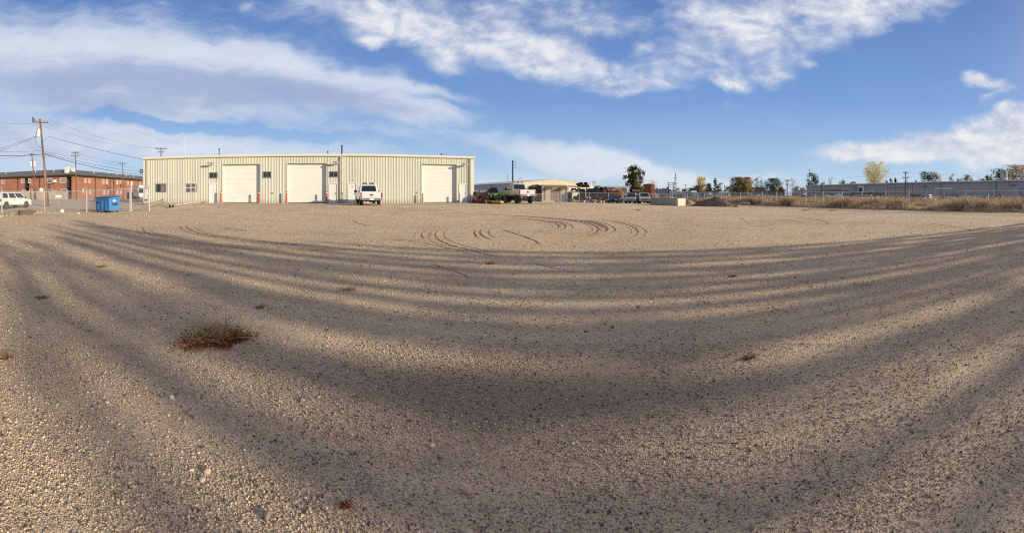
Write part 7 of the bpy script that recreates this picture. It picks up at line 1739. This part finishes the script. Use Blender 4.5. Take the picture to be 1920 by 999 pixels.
def s_back(rg, n):
    y = rg.uniform(9, 96, n); x = rg.uniform(39, 55, n); d = np.sin(x * 1.1 + 2 * np.sin(y * .37)) + np.sin(y * .9 + x * .4) + rg.normal(0, .6, n); k = d > -.7; return np.stack([x[k], y[k]], 1), np.clip(.7 + .45 * d[k], .2, 1.5)
def s_clump(rg, n):
    c = np.stack([37.4 + np.abs(rg.normal(0, 2.2, 110)), rg.uniform(11, 76, 110)], 1); i = rg.integers(0, 110, n); return c[i] + rg.normal(0, .25, (n, 2)), np.full(n, 1.0) * rg.uniform(.5, 1.45, 110)[i]
def s_far(rg, n):
    a = rg.uniform(az(1270), az(1470), n); d = rg.uniform(68, 92, n); x, y = d * np.sin(a), d * np.cos(a); k = ~((x < 36.4) & (y < 77.5)); return np.stack([x[k], y[k]], 1), np.clip(.8 + .3 * np.sin(x[k] * .8) * np.sin(y[k] * .5 + 1), .4, 1.2)
weeds('dry_grass', 'pale straw grass growing along the foot of the right fence', s_front, 60000, 1, STRAW, .70, .34, .013)
weeds('dry_weeds', 'rust brown weeds filling the strip behind the right fence', s_back, 80000, 2, RUSTW + STRAW + [(.70, .52, .32)], .88, .36, .017)
weeds('tall_weeds', 'taller tan weed clumps dotted along the right fence', s_clump, 26000, 3, [STRAW[0], RUSTW[3], STRAW[2], RUSTW[1]], .95, .48, .013)
weeds('far_weeds', 'rust and straw coloured weeds behind the dirt mound', s_far, 26000, 4, RUSTW + STRAW[:1], 1.0, .34, .022)
def s_left(rg, n):
    t_ = rg.uniform(0, 1, n); a, b = P(-60, 404), P(100, 399.5); return np.stack([a.x + (b.x - a.x) * t_ + rg.normal(0, .25, n), a.y + (b.y - a.y) * t_ + rg.normal(0, .25, n)], 1), np.clip(np.sin(t_ * 40) * .5 + .4, .1, 1)
weeds('dry_grass', 'sparse short dry grass among the timbers at the left lot edge', s_left, 1500, 5, STRAW, .2, .4, .012)
def s_fence(rg, n):
    x = rg.uniform(8, 37, n); return np.stack([x, 76.8 + rg.normal(0, .3, n)], 1), np.clip(.5 + .5 * np.sin(x * 1.7), .1, 1)
weeds('dry_grass', 'thin dry grass along the foot of the back fence', s_fence, 5000, 6, STRAW + RUSTW, .4, .35, .02)

# ------------------------------------------------------------------ tumbleweed and small weeds of the lot
TWIG = MA('dry_twig_face', .9)
def bush(label, px, py, r, h, seed, ntw, nleaf, name='dry_bush', stray=0, red=.6, off=0):
    rg = random.Random(seed); g = np.random.default_rng(seed); p = P(px, py); th = thing(name, label, 'weed', p, -az(px)); mb = MB()
    tan_ = [(.48, .37, .20), (.58, .46, .27), (.38, .25, .12), (.42, .34, .18), (.30, .25, .12)]; rd = [(.38, .14, .06), (.48, .20, .08), (.24, .10, .045), (.52, .28, .12)]
    for k in range(ntw):
        a = rg.uniform(0, 6.28); up = rg.random() ** .8; rr_ = r * rg.uniform(.45, 1.15) * (1.1 - .35 * up) * (.78 + .3 * math.sin(2 * a + .6) + .18 * math.sin(5 * a + seed)); z = h * up * rg.uniform(.6, 1.05)
        e = Vector((math.cos(a) * rr_, math.sin(a) * rr_, max(.012, z))); m_ = e * .5 + Vector((rg.gauss(0, .12) * r, rg.gauss(0, .12) * r, abs(rg.gauss(0, .12)) * h))
        s0 = Vector((rg.gauss(0, .12) * r, rg.gauss(0, .12) * r, .01)); col = rg.choice(tan_) if up > .55 or rg.random() > red else rg.choice(rd)
        pts = [s0, m_, e]; mb.c += [col] * (3 * 3); b4 = len(mb.v); mb.path(pts, .0035 * max(.4, r / .4), 3, .0016, cap=False)
        for _ in range(3):
            f = rg.uniform(.4, 1); q_ = m_.lerp(e, f); e2 = q_ + Vector((rg.gauss(0, .12), rg.gauss(0, .12), rg.gauss(.08, .1))) * r * 1.3; e2.z = max(.01, e2.z); mb.c += [col] * 6; mb.tube(q_, e2, .002, .001, n=3, cap=False)
    for k in range(stray):
        a = 2.75 + rg.uniform(-.25, .5) if k < 2 else rg.uniform(0, 6.28); e = Vector((math.cos(a) * r * 1.35, math.sin(a) * r * .5, h * rg.uniform(.85, 1.15) if k < 1 else h * .35)); mb.c += [(.55, .44, .28)] * 8; mb.tube((0, 0, .05), e, .004, .002, n=4, cap=False)
    o = mb.build('twigs', TWIG, th)
    n = nleaf; a = g.uniform(0, 6.28, n); rr_ = r * np.abs(g.normal(.6, .3, n)); rr_ = np.minimum(rr_, r * 1.25) * (.78 + .3 * np.sin(2 * a + .6) + .2 * np.sin(5 * a + seed)); z = np.abs(g.normal(0, .20, n)) * h + .006
    c = np.stack([np.cos(a) * rr_, np.sin(a) * rr_, z], 1); s = g.uniform(.008, .022, (n, 1)) * max(.6, min(1.2, r / .35)); u = g.normal(0, 1, (n, 3)); u /= np.linalg.norm(u, axis=1, keepdims=True); v = np.cross(u, g.normal(0, 1, (n, 3))); v /= np.linalg.norm(v, axis=1, keepdims=True)
    V = np.stack([c - u * s, c + v * s * .5, c + u * s, c - v * s * .5], 1).reshape(-1, 3); pal = np.array([(.40, .13, .05), (.48, .19, .07), (.22, .085, .04), (.52, .29, .11), (.15, .09, .045)])
    np_mesh('leaves', V, np.arange(4 * n).reshape(n, 4), MA('leaf_face', .8, .5), np.repeat(pal[g.integers(0, 5, n)] * g.uniform(.7, 1.3, (n, 1)), 4, 0), th)
    return th
bush('large dried tumbleweed bush with red-brown leaves in the left foreground', 405, 640, .38, .21, 1, 170, 3000, 'tumbleweed', 9)
bush('flat red-brown side runner of weed just right of the tumbleweed', 452, 634, .13, .05, 2, 40, 260, 'creeping_weed')
for k, (px, py, r, h, lab) in enumerate([(656, 544, .20, .10, 'low brown weed in the middle distance right of the tumbleweed'), (487, 578, .10, .09, 'small brown weed stub behind the tumbleweed'), (80, 559, .16, .07, 'flat tan weed at the left side of the lot'), (10, 672, .13, .10, 'red-brown weed cut by the left edge of the photo'),
      (1403, 672, .10, .07, 'orange-brown dried weed in the right foreground'), (1373, 519, .14, .09, 'small dark weed right of the photo middle in the shade'), (918, 495, .16, .10, 'little dark weed near the end of the tyre tracks'), (648, 950, .045, .06, 'dark thin weed stalk at the bottom of the photo'), (192, 500, .2, .05, 'flat reddish weed left of the shadow bands'), (1197, 394, .5, .14, 'dark weed patch in front of the loading dock'), (1560, 395, .6, .22, 'dark brown weed tuft before the right fence'), (1510, 394.6, .6, .16, 'reddish weed tuft left of the dark one before the right fence')]):
    r, h = r * .72, h * .6
    bush(lab, px, py, r, h, 10 + k, 50 if r < .3 else 70, 160 if r < .3 else 500, 'small_weed', 0, .8)
p = P(876, 604); mb = MB(); mb.quad((-.03, 0, 0), (.02, -.02, .01), (.03, .03, .04), (-.02, .03, .035)); mb.quad((-.03, 0, 0), (-.02, .03, .035), (-.04, .035, .01), (-.05, .02, .0)); o = mb.build('paper_scrap', WHITE, None, loc=p); tag(o, 'crumpled white paper scrap lying on the gravel in the middle', 'litter')
p = P(948, 604.8 + 3); mb = MB(); mb.quad((-.03, 0, .005), (.03, -.02, .005), (.035, .01, .02), (-.02, .02, .03)); o = mb.build('leaf_litter', LUM, None, loc=P(1436, 606)); tag(o, 'pale curled leaf lying on the gravel right of the middle', 'litter')
